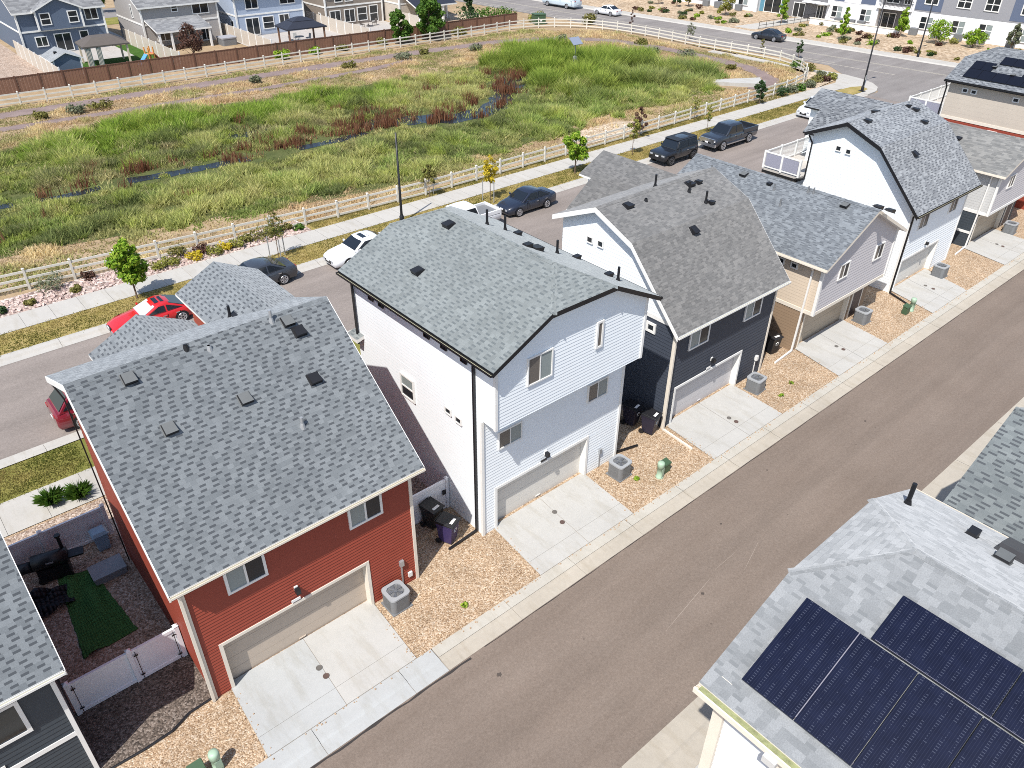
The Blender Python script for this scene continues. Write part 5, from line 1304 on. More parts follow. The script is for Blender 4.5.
tree('young_tree', 'thin pale sapling by the white fence above the gray pickup', (63.5, 46.6, .1), 2.4, .5, 1.0, 'leaf_lime', 200, .09, 8, .025, seed=18)
tree('young_tree', 'small dark green tree by the fence at the right end of the marsh', (73.8, 46.3, .1), 2.4, .75, .4, 'leaf_dark', 800, .11, 10, .04, seed=19)
tree('young_tree', 'slim dark columnar tree beside the cross street fence', (94.0, 82.3, .05), 2.9, .38, .6, 'leaf_red', 420, .09, 9, .04, seed=21)
tree('young_tree', 'thin gray-green sapling behind the cross street fence', (95.3, 72.6, .05), 2.3, .7, .5, 'leaf_gray', 330, .1, 9, .03, seed=22)
tree('young_tree', 'little yellow-green sapling by the cross street left of the black sedan', (95.6, 61, .05), 1.9, .35, .4, 'leaf_olive', 260, .09, 8, .03, seed=23)
tree('young_tree', 'dark two-stemmed young tree standing at the edge of the cross street', (97.3, 56.6, .05), 2.2, .55, .4, 'leaf_dark', 420, .1, 9, .035, seed=24)
tree('backyard_tree', 'large bright green tree behind the board fence, the taller right one', (67.2, 95.3, 0), 6.4, 2.0, .5, 'leaf_green', 4200, .2, 22, .14, seed=31)
tree('backyard_tree', 'large green tree behind the board fence, the shorter left one', (62.3, 95.4, 0), 4.5, 1.55, .3, 'leaf_green', 2800, .18, 18, .12, seed=32)
tree('backyard_tree', 'dark bare-looking maroon tree in the gray-beige house backyard', (37.3, 103.6, 0), 4.0, 1.9, .9, 'leaf_red', 1100, .16, 16, .1, seed=33)
tree('backyard_tree', 'dark narrow evergreen beside the last house before the cross street', (83.2, 107, 0), 4.6, 1.0, .3, 'leaf_dark', 1400, .2, 14, .1, seed=34, taper=.8)
def shrub(label, loc, r_, h, mat, n=220, leaf=.1, seed=0, name='shrub', group=None, cat='shrub'):
    t = thing(name, label, cat, loc, 0, group); g = random.Random(seed * 7 + 1); k = 6
    cs = [(r_ * .5 * math.cos(i * 2.4), r_ * .5 * math.sin(i * 2.4), h * g.uniform(.3, .7)) for i in range(k)]; rs = [max(r_, h) * g.uniform(.4, .55) for _ in range(k)]
    v, f_ = leafcloud(cs, rs, n, leaf, h / max(r_, h) * .9, seed); v[:, 2] = np.maximum(v[:, 2], .02); fast_mesh('foliage', v, f_, M[mat], t)
    b = MB()
    for c in cs: b.tube((0, 0, 0), c, .015, .006, 4)
    b.build('stem', M['bark'], t); return t
G1 = 'shrubs along the sidewalk rock bed'
bed = [(-1.5, 46.9, .45, .5, 'leaf_dark', 'dark green'), (3.4, 46.9, .35, .35, 'leaf_dark', 'small dark'), (4.9, 46.9, .35, .35, 'leaf_olive', 'small olive'), (6.35, 48.2, .85, .9, 'leaf_gray', 'wide gray-green'), (7.35, 47.0, .35, .35, 'leaf_olive', 'small low'), (8.4, 48.2, .4, .5, 'leaf_red', 'small brownish'),
       (10.9, 47.2, .5, .5, 'leaf_lime', 'yellow-green'), (12.1, 46.9, .55, .5, 'leaf_lime', 'bright yellow'), (12.9, 47.0, .6, .55, 'leaf_lime', 'yellow'), (13.6, 47.9, .6, .7, 'leaf_olive', 'olive'), (14.3, 46.9, .6, .5, 'leaf_yellow', 'golden'), (15.0, 47.6, .6, .6, 'leaf_red', 'reddish'),
       (15.6, 46.8, .6, .5, 'leaf_lime', 'lime green'), (16.4, 47.0, .5, .5, 'leaf_yellow', 'golden yellow'), (17.1, 46.9, .55, .55, 'leaf_lime', 'pale lime'), (17.9, 47.4, .5, .5, 'leaf_olive', 'dull olive'), (18.9, 47.1, .9, .8, 'leaf_olive', 'wide olive green'), (19.9, 47.3, .7, .6, 'leaf_green', 'green'), (20.9, 47.5, .45, .4, 'leaf_olive', 'small yellowish'), (21.6, 47.0, .4, .35, 'leaf_green', 'small green')]
for i, (x, y, r_, h, mt, cl) in enumerate(bed): shrub(f'{cl} shrub in the pink rock bed, number {i + 1} of {len(bed)} from the left end' if False else f'{cl} shrub in the pink rock bed ' + ('at the far left end' if i < 2 else 'left of the bright green tree' if i < 6 else 'right of the bright green tree' if i < 12 else 'above the gray sedan' if i < 18 else 'at its right end'), (x, y, .1), r_, h, mt, 330, .075, i + 40, group=G1)
G2 = 'shrubs in the corner landscape bed'
cb = [(78.6, 46.7, .6, 1.0, 'leaf_dark', 'dark upright'), (80.6, 46.9, .6, .9, 'leaf_gray', 'gray-green'), (82.2, 46.8, .6, .7, 'leaf_green', 'green'), (84.3, 46.9, .7, .8, 'leaf_gray', 'silvery'), (85.6, 47.6, .6, .7, 'leaf_olive', 'olive'), (87.2, 47.8, .8, .8, 'leaf_olive', 'broad olive'), (88.4, 47.4, .6, .6, 'leaf_red', 'reddish'), (89.9, 47.6, .85, .7, 'leaf_lime', 'bright lime'),
      (90.3, 49.2, .6, .6, 'leaf_gray', 'pale gray'), (91.4, 51.4, .8, .9, 'leaf_olive', 'tall olive'), (92.1, 53.6, .8, .9, 'leaf_green', 'tall green')]
for i, (x, y, r_, h, mt, cl) in enumerate(cb): shrub(f'{cl} shrub in the landscaped bed at the street corner outside the fence', (x, y, .1), r_, h, mt, 300, .11, i + 70, group=G2)
for x, y, lb in ((1.25, 28.85, 'left'), (2.2, 28.55, 'right')):
    t = thing('grass_clump', f'spiky green grass clump by the sidewalk behind the vinyl fence, the {lb} one', 'plant', (x, y, .05)); g = np.random.default_rng(int(x * 10)); n = 420
    a = g.uniform(0, 2 * np.pi, n); l_ = g.uniform(.15, .65, n); hh = g.uniform(.35, .8, n) * (1 - l_ * .5); sx, sy = -np.sin(a) * .012, np.cos(a) * .012; r0 = g.uniform(0, .1, n); c0, s0 = np.cos(a), np.sin(a)
    v = np.stack([np.c_[c0 * r0 + sx, s0 * r0 + sy, 0 * a], np.c_[c0 * r0 - sx, s0 * r0 - sy, 0 * a], np.c_[c0 * l_ * .5 - sx, s0 * l_ * .5 - sy, hh * .8], np.c_[c0 * l_, s0 * l_, hh]], 1).reshape(-1, 3); fast_mesh('foliage', v, np.arange(n * 4).reshape(-1, 4), M['leaf_green'], t)
G3 = 'small weeds in the tan gravel'
for i, (x, y, lb) in enumerate(((10.5, 14.4, 'between the red and white house driveways by the kerb'), (19.9, 15.0, 'in front of the white house air conditioner'), (29.7, 14.6, 'in front of the black and white house air conditioner'), (31.0, 14.9, 'left of the beige house driveway'))):
    shrub('tiny green weed ' + lb, (x, y, .05), .14, .14, 'leaf_bright', 50, .05, i + 90, 'weed', G3, 'weed')
for i, (x, y, r_, h, mt, lb) in enumerate(((88.0, 96.4, 1.3, 1.5, 'leaf_lime', 'yellow-green shrub at the corner of the board fence by the cross street'), (93.0, 90.0, 1.0, 1.5, 'leaf_olive', 'olive shrub behind the white fence beside the cross street'), (84.5, 99.5, 2.0, 2.0, 'leaf_green', 'broad green shrub behind the end of the board fence'), (81.0, 100.5, 2.0, 2.3, 'leaf_green', 'round green bush behind the board fence right of the last house'),
        (78.6, 101, 1.8, 2.5, 'leaf_dark', 'dark bush behind the board fence beside the last house'), (45.6, 96.6, 1.1, 1.0, 'leaf_bright', 'bright weed bush below the board fence'), (72.5, 95.6, 1.2, 1.0, 'leaf_olive', 'olive bush below the board fence beneath the large trees'), (60.0, 96.3, .7, .8, 'leaf_olive', 'small olive bush below the board fence'), (54, 96.4, .8, .7, 'leaf_olive', 'low olive weeds below the board fence by the patio'), (50, 96.5, .8, .8, 'leaf_bright', 'green weeds below the board fence near the gazebo')
        )): shrub(lb, (x, y, 0), r_, h, mt, 520, .15, i + 110)
for i, (x, y) in enumerate(((15.5, 86.6), (18.7, 86.5), (21, 86.8), (37.5, 87), (49.5, 87.2), (57, 87), (61, 88), (67.5, 85.5), (72.2, 83.5), (80.5, 83), (88, 75), (86.5, 66), (85, 58), (84.5, 70))):
    shrub('gray-green wild bush ' + ('on the strip between the two gravel trails' if i < 7 else 'on the dry slope inside the curved fence'), (x, y, 0), .7 + .3 * (i % 3), .7 + .2 * (i % 2), 'leaf_gray' if i % 2 else 'leaf_olive', 320, .13, i + 130, 'wild_bush', 'wild bushes along the gravel trails', 'bush')

# ------------------------------------------------------------------ marsh
def vnoise(x, y, sc, seed):
    g = np.random.default_rng(seed); T = g.uniform(0, 1, (256, 256)); x, y = x * sc, y * sc; i, j = np.floor(x).astype(int), np.floor(y).astype(int); fx, fy = x - i, y - j
    fx, fy = fx * fx * (3 - 2 * fx), fy * fy * (3 - 2 * fy); A = lambda a, b: T[a % 256, b % 256]
    return (A(i, j) * (1 - fx) + A(i + 1, j) * fx) * (1 - fy) + (A(i, j + 1) * (1 - fx) + A(i + 1, j + 1) * fx) * fy
def fbm(x, y, sc, seed): return .5 * vnoise(x, y, sc, seed) + .3 * vnoise(x, y, sc * 2.3, seed + 1) + .2 * vnoise(x, y, sc * 5.1, seed + 2)
near_x = [-20, 5.5, 8.7, 14, 19.4, 23.9, 28.3, 34.6, 40.4, 44.8, 52.8, 60.6, 68, 72, 80, 95]; near_y = [55.5, 55.0, 54.4, 53.4, 52.8, 51.2, 50.4, 50.3, 51.2, 51.4, 52.9, 53.8, 52.8, 53, 55, 58]
far_x = [-20, 9.9, 14.9, 19.4, 25, 33.9, 44.5, 56.7, 67, 75, 77.5, 79.3, 80.3, 81.5, 90]; far_y = [75, 77.3, 78.8, 80.6, 81.4, 80.6, 78.9, 77.5, 80, 81.5, 79.5, 72, 60, 52, 40]
ch = np.array([(-20, 65), (-5, 65), (7.2, 64.4), (15.4, 64), (21.8, 63.4), (30.3, 63.2), (37, 63.6), (41, 64.6), (45.8, 62), (50.9, 62.4), (56, 65.2), (59, 69.5), (62.5, 70.5)])
def chan(x, y):
    d = np.full(x.shape, 1e9)
    for a, c in zip(ch, ch[1:]):
        v = c - a; s = np.clip(((x - a[0]) * v[0] + (y - a[1]) * v[1]) / (v @ v), 0, 1); d = np.minimum(d, np.hypot(x - a[0] - s * v[0], y - a[1] - s * v[1]))
    return d
trail = [[(-60, 90.0), (10, 90.0), (38, 89.9), (59, 89.3), (74, 88.0), (82, 84.5), (86.5, 79), (88, 72), (88.2, 64), (87.3, 57), (84.5, 52.2), (79, 50.2)], [(-60, 85.2), (11.5, 85.0), (36, 84.2), (50, 84.8), (58, 86.2)]]
def dist_poly(x, y, P):
    d = np.full(x.shape, 1e9); P = np.array(P, float)
    for a, c in zip(P, P[1:]):
        v = c - a; s = np.clip(((x - a[0]) * v[0] + (y - a[1]) * v[1]) / (v @ v), 0, 1); d = np.minimum(d, np.hypot(x - a[0] - s * v[0], y - a[1] - s * v[1]))
    return d
# ground sheets of the basin
P = [(x, y) for x, y in zip(near_x, near_y)] + [(x, y) for x, y in zip(far_x, far_y)][::-1]
bm_poly = [[(x0_, np.interp(x0_, near_x, near_y)), (x1_, np.interp(x1_, near_x, near_y)), (x1_, np.interp(x1_, far_x, far_y)), (x0_, np.interp(x0_, far_x, far_y))] for x0_, x1_ in zip(range(-20, 80, 4), range(-16, 84, 4))]
struct('marsh_ground', bm_poly, M['marsh'], .02)
def ribbon(name, pts, wd, mat, z):
    P = [V((*p, z)) for p in smooth(pts, 5)]; b = MB(); L = []
    for i, p in enumerate(P):
        d = (P[min(i + 1, len(P) - 1)] - P[max(i - 1, 0)]).normalized(); n_ = V((-d.y, d.x, 0)); k = wd * (1 + .12 * math.sin(i * 1.7)) / 2; L.append((p + n_ * k, p - n_ * k))
    for a, c in zip(L, L[1:]): b.add([a[0], c[0], c[1], a[1]], 0, (0, 0, 1))
    return tag(b.build(name, mat), kind='structure')
ribbon('gravel_trail', trail[0], 2.4, M['path'], .03); ribbon('gravel_trail', trail[1], 1.5, M['path'], .03)
struct('bare_patch', [[(48.2, 48.3), (52.3, 48.0), (58.0, 48.2), (60, 49.6), (57.5, 51.6), (54.5, 51.9), (50.5, 50.6)]], M['sandrock'], .03)
for wpts, wid in (([(5, 64.6), (8, 64.2), (11, 63.7), (14, 63.9)], .9), ([(16, 64.1), (19, 63.6), (22, 63.4), (25.5, 63.2)], 1.3), ([(30, 63.1), (34, 63.0), (37, 63.4)], 1.1), ([(37.5, 64.2), (39.5, 65.4), (41, 64.6), (44.5, 63.4), (46, 62), (50.9, 62.4), (54, 64)], 2.8), ([(27, 69.9), (29.6, 69.4), (32.4, 69.0)], 1.7), ([(54, 64.5), (57, 67), (59.5, 70), (62, 70.6)], 2.4)):
    ribbon('water', wpts, wid, M['water'], .04)
b = MB(); P = [V((*p, .045)) for p in ((57.3, 68.3), (58.8, 70.8), (61, 71.6), (62.4, 70.4), (61.4, 68.3), (59, 66.9))]; b.add(P, 0, (0, 0, 1)); b.add([V((43, 62.2, .046)), V((44, 64, .046)), V((46.5, 63.4, .046)), V((47.8, 62, .046)), V((45.5, 61.2, .046))], 0, (0, 0, 1)); tag(b.build('water', M['water']), kind='structure')

def blades(name, x, y, hgt, wid, col, nb=3, lean=.35, seed=0):
    g = np.random.default_rng(seed); n = len(x); N = n * nb; X, Y, H_, W_ = (np.repeat(a, nb) for a in (x, y, hgt, wid)); C = np.repeat(col, nb, 0)
    X = X + g.normal(0, .12, N); Y = Y + g.normal(0, .12, N); a = g.uniform(0, 2 * np.pi, N); H_ = H_ * g.uniform(.6, 1.15, N); l_ = H_ * lean * g.uniform(.2, 1.4, N); la = g.uniform(0, 2 * np.pi, N)
    dx, dy = np.cos(a) * W_, np.sin(a) * W_; v = np.empty((N, 3, 3)); v[:, 0] = np.c_[X - dx, Y - dy, np.zeros(N)]; v[:, 1] = np.c_[X + dx, Y + dy, np.zeros(N)]; v[:, 2] = np.c_[X + np.cos(la) * l_, Y + np.sin(la) * l_, H_]
    C = C * g.uniform(.8, 1.2, (N, 1)); cc = np.repeat(C, 3, 0)
    o = fast_mesh(name, v.reshape(-1, 3), np.arange(N * 3).reshape(-1, 3), M['attr'], None, cc); return tag(o, kind='stuff')
g = np.random.default_rng(5); n = 320000
x = g.uniform(-18, 92, n); y = g.uniform(48.2, 92.6, n)
fy = np.interp(x, [-18, 9.15, 24, 32, 72, 80.5, 86, 90, 93], [50, 48.9, 47.6, 47.3, 47.7, 48, 49.2, 52, 56])
dt = np.minimum(dist_poly(x, y, trail[0]) - 1.0, dist_poly(x, y, trail[1]) - .6); dc = chan(x, y)
keep = (y > fy + .3) & (dt > 0) & (x < 91.5 - np.where(y > 85, (y - 85) * 1.3, 0)); dn = y - np.interp(x, near_x, near_y) + (fbm(x, y, .25, 1) - .5) * 6.0; df = np.interp(x, far_x, far_y) - y + (fbm(x, y, .2, 3) - .5) * 6
wet = (dn > 0) & (df > 0)
keep &= wet | (g.uniform(0, 1, n) < .30 + .35 * (fbm(x, y, .5, 8) > .5)); keep &= ~((dist_poly(x, y, [(50, 49.6), (57.5, 50)]) < 1.6) & (g.uniform(0, 1, n) < .93)); keep &= ~((dist_poly(x, y, [(27.3, 69.8), (29.6, 69.4), (32, 69.1)]) < 1.1) & (g.uniform(0, 1, n) < .9)); keep &= ~((dist_poly(x, y, [(78, 53.6), (81.6, 51.4)]) < 1.5))
hole = (dc < 1.35 + .8 * (fbm(x, y, .4, 21) - .5) + 1.0 * (x > 36)) & (fbm(x, y, .35, 22) > .34) & (x < 63); keep &= ~(hole & (g.uniform(0, 1, n) < .93))
keep &= ~(wet & (fbm(x, y, .55, 201) < .36) & (g.uniform(0, 1, n) < .8) & (x < 58))
x, y, dn, df, dc, wet = (a[keep] for a in (x, y, dn, df, dc, wet)); n = len(x)
N1, N2, N3 = fbm(x, y, .16, 31), fbm(x, y, .45, 41), g.uniform(0, 1, n)
C = lambda *c: np.array(c)[None, :]
mixc = lambda a, b_, f: a * (1 - f[:, None]) + b_ * f[:, None]
sm = lambda v, a, b_: np.clip((v - a) / (b_ - a), 0, 1)
green, bright, olive, tan, straw, dark = C(.25, .29, .085), C(.23, .33, .045), C(.30, .27, .13), C(.52, .39, .23), C(.62, .51, .29), C(.09, .12, .035)
col = mixc(green, olive, sm(N2, .42, .62)); col = mixc(col, C(.37, .40, .15), sm(N1, .5, .7) * (dc > 3))
col = mixc(col, C(.28, .38, .09), sm(-(dn - 7), -5, 3) * sm(N2, .3, .6) * .8)
# bright belt on the far bank and the tall stand at the right
belt = sm(df, 0, 1.5) * sm(-(df - 9.5 - (N2 - .5) * 5), 0, 2) * (x < 47); col = mixc(col, np.broadcast_to(bright, (n, 3)), belt * .9)
stand = sm(x + (fbm(x, y, .12, 51) - .5) * 14, 55, 61) * sm(y, 54.5, 57.5) * sm(-dc, -6, -2.2); stand = np.maximum(sm(x + (fbm(x, y, .12, 51) - .5) * 14, 57, 63) * sm(y, 55.5, 58) * sm(-y + (x - 60) * .2, -83, -80) * (df > 0), 0)
col = mixc(col, mixc(np.broadcast_to(C(.20, .28, .04), (n, 3)), C(.30, .36, .075), sm(N2, .4, .65)), stand * .92)
col = mixc(col, mixc(np.broadcast_to(C(.22, .27, .12), (n, 3)), C(.33, .33, .15), sm(N1, .4, .6)), sm(-np.abs(x - 76), -8, -3) * stand * sm(-y, -68, -62) * .7)
dry = ~wet; dcol = mixc(np.broadcast_to(tan, (n, 3)), straw, sm(N2, .4, .65)); dcol = mixc(dcol, C(.30, .31, .11), sm(N1, .47, .62) * .85); col = np.where(dry[:, None], dcol, col)
col = mixc(col, straw, ((N3 < .06) & wet & (stand < .5)).astype(float) * .7); col = mixc(col, np.broadcast_to(C(.44, .41, .15), (n, 3)), (wet & (N1 > .6) & (stand < .3) & (belt < .3)).astype(float) * .5)
mound = sm(vnoise(x, y, .55, 63) * .6 + vnoise(x, y, 1.3, 64) * .4, .3, .72)
hg = np.where(dry, .1 + .3 * mound ** 2, .12 + .75 * mound); hg = hg * (1 + belt * .3 + stand * 1.4) * (.45 + .55 * sm(dc, 1.2, 4.0)); wd = np.where(dry, .05, .055) + stand * .012
T1, T2 = fbm(x, y, .22, 301), fbm(x, y, .7, 302)
col = mixc(col, C(.47, .43, .19), (wet & (stand < .6)) * sm(T1, .53, .63) * sm(T2, .35, .6) * .8); col = mixc(col, C(.13, .15, .06), (wet & (stand < .6)) * sm(-T1, -.42, -.34) * .7); col = mixc(col, C(.36, .42, .08), wet * sm(T2, .58, .7) * .6)
col = np.minimum(col * 1.1 * (.8 + .36 * mound[:, None]), .8) 
blades('marsh_grass', x, y, hg, wd, col, 3, .85, 61)
# red-brown reeds along the water
xs, ys, ss = [], [], []
for i in range(95):
    s = g.uniform(.6, len(ch) - 1.001); k = int(s); p = ch[k] + (ch[k + 1] - ch[k]) * (s - k); cx_, cy_ = p[0] + g.normal(0, .8), p[1] + g.normal(1.4, 1.6)
    if cx_ < 28 and g.uniform() < .45: continue
    m_ = int(g.uniform(5, 26)); r_ = g.uniform(.2, .6); xs.append(cx_ + g.normal(0, r_ * 1.3, m_)); ys.append(cy_ + g.normal(0, r_ * .6, m_)); ss.append(np.full(m_, g.uniform(.5, 1.05)))
for i in range(26):
    cx_, cy_ = g.uniform(5, 66), g.uniform(57, 76); m_ = int(g.uniform(5, 18)); xs.append(cx_ + g.normal(0, .4, m_)); ys.append(cy_ + g.normal(0, .3, m_)); ss.append(np.full(m_, g.uniform(.5, .9)))
x, y, ss = np.concatenate(xs), np.concatenate(ys), np.concatenate(ss)
cc = mixc(np.broadcast_to(C(.16, .06, .034), (len(x), 3)), C(.31, .165, .09), g.uniform(0, 1, len(x)))
blades('marsh_reeds', x, y, ss + g.uniform(0, .3, len(x)), np.full(len(x), .05), cc, 3, .3, 81)
# tufts on the lawn strips
n = 26000; x = g.uniform(-12, 88, n); y = np.where(g.uniform(0, 1, n) < .62, g.uniform(42.1, 44.25, n), g.uniform(46.3, 47.4, n)); k = (y < 45) | (x > 22.5); k &= ~((x > 82.5)); x, y = x[k], y[k]
f = fbm(x, y, .5, 91); cc = mixc(np.broadcast_to(C(.17, .17, .04), (len(x), 3)), C(.42, .34, .13), sm(f, .35, .62)); o = blades('lawn_grass', x, y, np.full(len(x), .09), np.full(len(x), .03), cc, 3, .5, 95); o.location.z = .105
n = 5000; x = g.uniform(-10, 3, n); y = g.uniform(30.2, 32.3, n); f = fbm(x, y, .6, 96); cc = mixc(np.broadcast_to(C(.16, .18, .04), (n, 3)), C(.34, .28, .1), sm(f, .4, .65)); o = blades('lawn_grass', x, y, np.full(n, .09), np.full(n, .02), cc, 3, .5, 97); o.location.z = .07
# loose pink rocks in the sidewalk bed
b = MB(); 
for i in range(1100):
    x_, y_ = RNG.uniform(-6, 22), RNG.uniform(46.4, 48.3); s = RNG.uniform(.04, .12); c_ = V((x_, y_, .1 + s * .3)); A = [V(RNG.normal(size=3)).normalized() for _ in range(2)]; u_ = A[0]; w_ = u_.cross(A[1]).normalized(); v_ = u_.cross(w_)
    b.hexa([c_ - u_ * s - w_ * s * .8 - v_ * s * .6, c_ + u_ * s * .8 - w_ * s - v_ * s * .6, c_ + u_ * s + w_ * s * .7 - v_ * s * .5, c_ - u_ * s * .7 + w_ * s - v_ * s * .6, c_ - u_ * s * .6 - w_ * s * .5 + v_ * s * .6, c_ + u_ * s * .5 - w_ * s * .6 + v_ * s * .7, c_ + u_ * s * .6 + w_ * s * .4 + v_ * s * .6, c_ - u_ * s * .4 + w_ * s * .6 + v_ * s * .6])
tag(b.build('rocks', M['rock']), kind='stuff')
# concrete outlet slab at the end of the marsh
b = MB((79.8, 52.5, 0)); b.slab([(76.8, 54.9, .35), (78.2, 55.2, .35), (82.6, 52.3, .45), (80.2, 50.3, .45)], (0, 0, -.45)); b.box((79.3, 50.1, .2), (80.5, 50.4, .75)); o = b.build('concrete_outlet', M['drive']); o.location = (79.8, 52.5, 0); tag(o, 'pale concrete outlet slab at the right end of the marsh', 'outlet')
# monitoring post with a solar panel
t = thing('monitoring_station', 'pole with a tilted solar panel and box in the tall green reeds', 'monitoring post', (70.2, 69.9, 0))
b = MB(); b.tube((0, 0, 0), (0, 0, 3.0), .05); b.build('post', M['metal'], t)
b = MB(); b.obox((-.1, -.15, 3.2), (.75, 0, 0), (0, .42, .34), (0, -.02, .03)); b.build('solar_panel', pm('pale_panel', (.22, .25, .32), .2, .03, spec=.6), t)
b = MB(); b.box((-.25, -.2, .9), (.25, .1, 1.5)); b.build('control_box', M['actop'], t)
# green transformer box behind the fence
t = thing('transformer_box', 'dark green transformer cabinet beside the cross street at the fence corner', 'transformer', (87.3, 95.1, 0), R(-20))
b = MB(); b.box((-.85, -.8, 0), (.85, .8, 1.35)); b.build('cabinet', M['darkgreen'], t, bevel=.03)
b = MB(); b.hexa([(-.9, -.85, 1.35), (.9, -.85, 1.35), (.9, .85, 1.35), (-.9, .85, 1.35), (-.85, -.8, 1.5), (.85, -.8, 1.5), (.85, .8, 1.42), (-.85, .8, 1.42)]); b.build('lid', M['darkgreen'], t)
b = MB(); b.box((-.05, -.82, .45), (.25, -.8, .75)); b.build('warning_sticker', M['white_trim'], t)

# ------------------------------------------------------------------ houses beyond the marsh
def far_house(name, label, x0, x1, yf, dep, h, col, wins, trim='white_trim', roof='shB', gable=None, band=2.7, extra=None, slope=.45):
    t = thing(name, label, 'house', ((x0 + x1) / 2, yf + dep / 2, 0)); off = t.location; F = FY(yf)
    xm = (x0 + x1) / 2; zr = h + slope * dep / 2
    b = MB(off)
    b.add([F.P(x0, 0), F.P(x1, 0), F.P(x1, h), F.P(x0, h)], 0, (0, -1, 0)); b.add([F.P(x0, 0), F.P(x1, 0), F.P(x1, h), F.P(x0, h)] if False else [(x0, yf + dep, 0), (x1, yf + dep, 0), (x1, yf + dep, h), (x0, yf + dep, h)], 0, (0, 1, 0))
    for X, q_ in ((x0, -1), (x1, 1)): b.add([(X, yf, 0), (X, yf + dep, 0), (X, yf + dep, h), (X, yf + dep / 2, zr), (X, yf, h)], 0, (q_, 0, 0))
    b.build('wall', M[col], t)
    b = MB(off); o = .4
    b.slab([(x0 - o, yf - o, h - o * slope), (x1 + o, yf - o, h - o * slope), (x1 + o, yf + dep / 2, zr), (x0 - o, yf + dep / 2, zr)], (0, 0, -.2), 0, 1); b.slab([(x0 - o, yf + dep + o, h - o * slope), (x1 + o, yf + dep + o, h - o * slope), (x1 + o, yf + dep / 2, zr), (x0 - o, yf + dep / 2, zr)], (0, 0, -.2), 0, 1)
    b.build('roof', [M[roof], M[trim]], t)
    if gable:
        ga, gb, gd = gable; gm = (ga + gb) / 2; gz = h + .45 * (gb - ga) / 2; b = MB(off); ff = FY(yf - gd)
        b.add([ff.P(ga, band + .1), ff.P(gb, band + .1), ff.P(gb, h), ff.P(gm, gz), ff.P(ga, h)], 0, (0, -1, 0))
        for X, q_ in ((ga, -1), (gb, 1)): b.add([(X, yf - gd, band + .1), (X, yf, band + .1), (X, yf, h), (X, yf - gd, h)], 0, (q_, 0, 0))
        b.add([(ga, yf - gd, band + .1), (gb, yf - gd, band + .1), (gb, yf, band + .1), (ga, yf, band + .1)], 0, (0, 0, -1)); b.build('gable_wall', M[col], t)
        b = MB(off)
        for sg in (-1, 1): b.slab([(gm, yf - gd - .3, gz + .1), (gm, yf + 2.5, gz + .1), (gm + sg * ((gb - ga) / 2 + .3), yf + 2.5, h - .05), (gm + sg * ((gb - ga) / 2 + .3), yf - gd - .3, h - .05)], (0, 0, -.18), 0, 1)
        b.build('gable_roof', [M[roof], M[trim]], t)
        for X in (ga, gb): corner(t, off, X, yf - gd, band + .1, h, trim, .1)
    b = MB(off); F.box(b, x0 - .03, x1 + .03, band - .1, band + .1, 0, .05); FX(x0).box(b, yf, yf + dep, band - .1, band + .1, 0, .05); b.build('band_trim', M[trim], t)
    for X in (x0, x1): corner(t, off, X, yf, 0, h - .1, trim, .1)
    for ww in wins:
        a, c, z0, z1 = ww[:4]; mu = ww[4] if len(ww) > 4 else 'x'; FF = F
        if len(ww) > 5: FF = FY(yf - ww[5]) if ww[5] != 'L' else FX(x0)
        window(t, off, FF, a, c, z0, z1, mull=mu, frame=trim, panes=('pane', 'pane'), fwid=.11)
    if extra: extra(t, off)
    return t
M['bluegray'] = pm('blue_gray_siding', (.10, .13, .185), .6, .05); M['palebluegray'] = pm('pale_blue_siding', (.36, .42, .52), .6, .05); M['darktaupe'] = pm('dark_taupe_siding', (.24, .2, .165), .6, .05); M['graybeige'] = pm('gray_beige_siding', (.36, .34, .325), .6, .05)
M['shade'] = pm('shade_cloth', (.10, .085, .075), .8, .1); M['gazebo'] = pm('gazebo_roof', (.025, .028, .04), .5, .1); M['wood'] = pm('stained_wood', (.19, .10, .06), .7, .1); M['patio'] = concrete('patio_concrete', (.40, .375, .35))
struct('backyard_lawn', [rect(20.9, 98.3, 34, 117)], grassmat('backyard_turf', [(.03, .075, .012), (.05, .11, .02), (.08, .14, .03)], 1), .03)
struct('backyard_ground', [rect(34, 98.3, 45.5, 114), ], M['dirt'], .03); struct('backyard_ground', [rect(-20, 98.4, 20.9, 133)], M['yard'], .03)
struct('far_street', [rect(-60, 139, 91, 148)], M['xroad'], .02); struct('far_verge', [rect(-60, 133, 91, 139)], M['lawn2'], .025); struct('far_driveway', [rect(32.0, 119, 34.9, 139.2), rect(57.6, 119, 60.2, 139.2)], M['walk'], .035)
tree('street_tree', 'distant green street tree between the blue-gray and gray-beige houses', (38.6, 144.5, 0), 4.6, 1.5, 1.2, 'leaf_green', 900, .2, 12, .1, seed=401)
struct('patio', [rect(45.5, 97.9, 59.5, 112), rect(59.7, 97.3, 70, 112), rect(22.3, 109.5, 32, 117)], M['patio'], .045)
struct('backyard_ground', [rect(70, 97.0, 86, 110)], M['sandrock'], .03)
far_house('blue_gray_house', 'dark blue-gray two-storey house with white trim behind the board fence', 21.6, 31.6, 117, 14, 5.1, 'bluegray',
    [(24.1, 25.3, 3.35, 4.75, 'h', .6), (27.3, 28.5, 3.35, 4.75, 'h', .6), (29.4, 31.0, 3.4, 4.85, 'v'), (23.0, 24.4, .9, 2.1, 'v'), (25.2, 27.2, .1, 2.25, 'v'), (28.2, 29.3, .5, 2.3, 'h')], gable=(23.7, 28.9, .6))
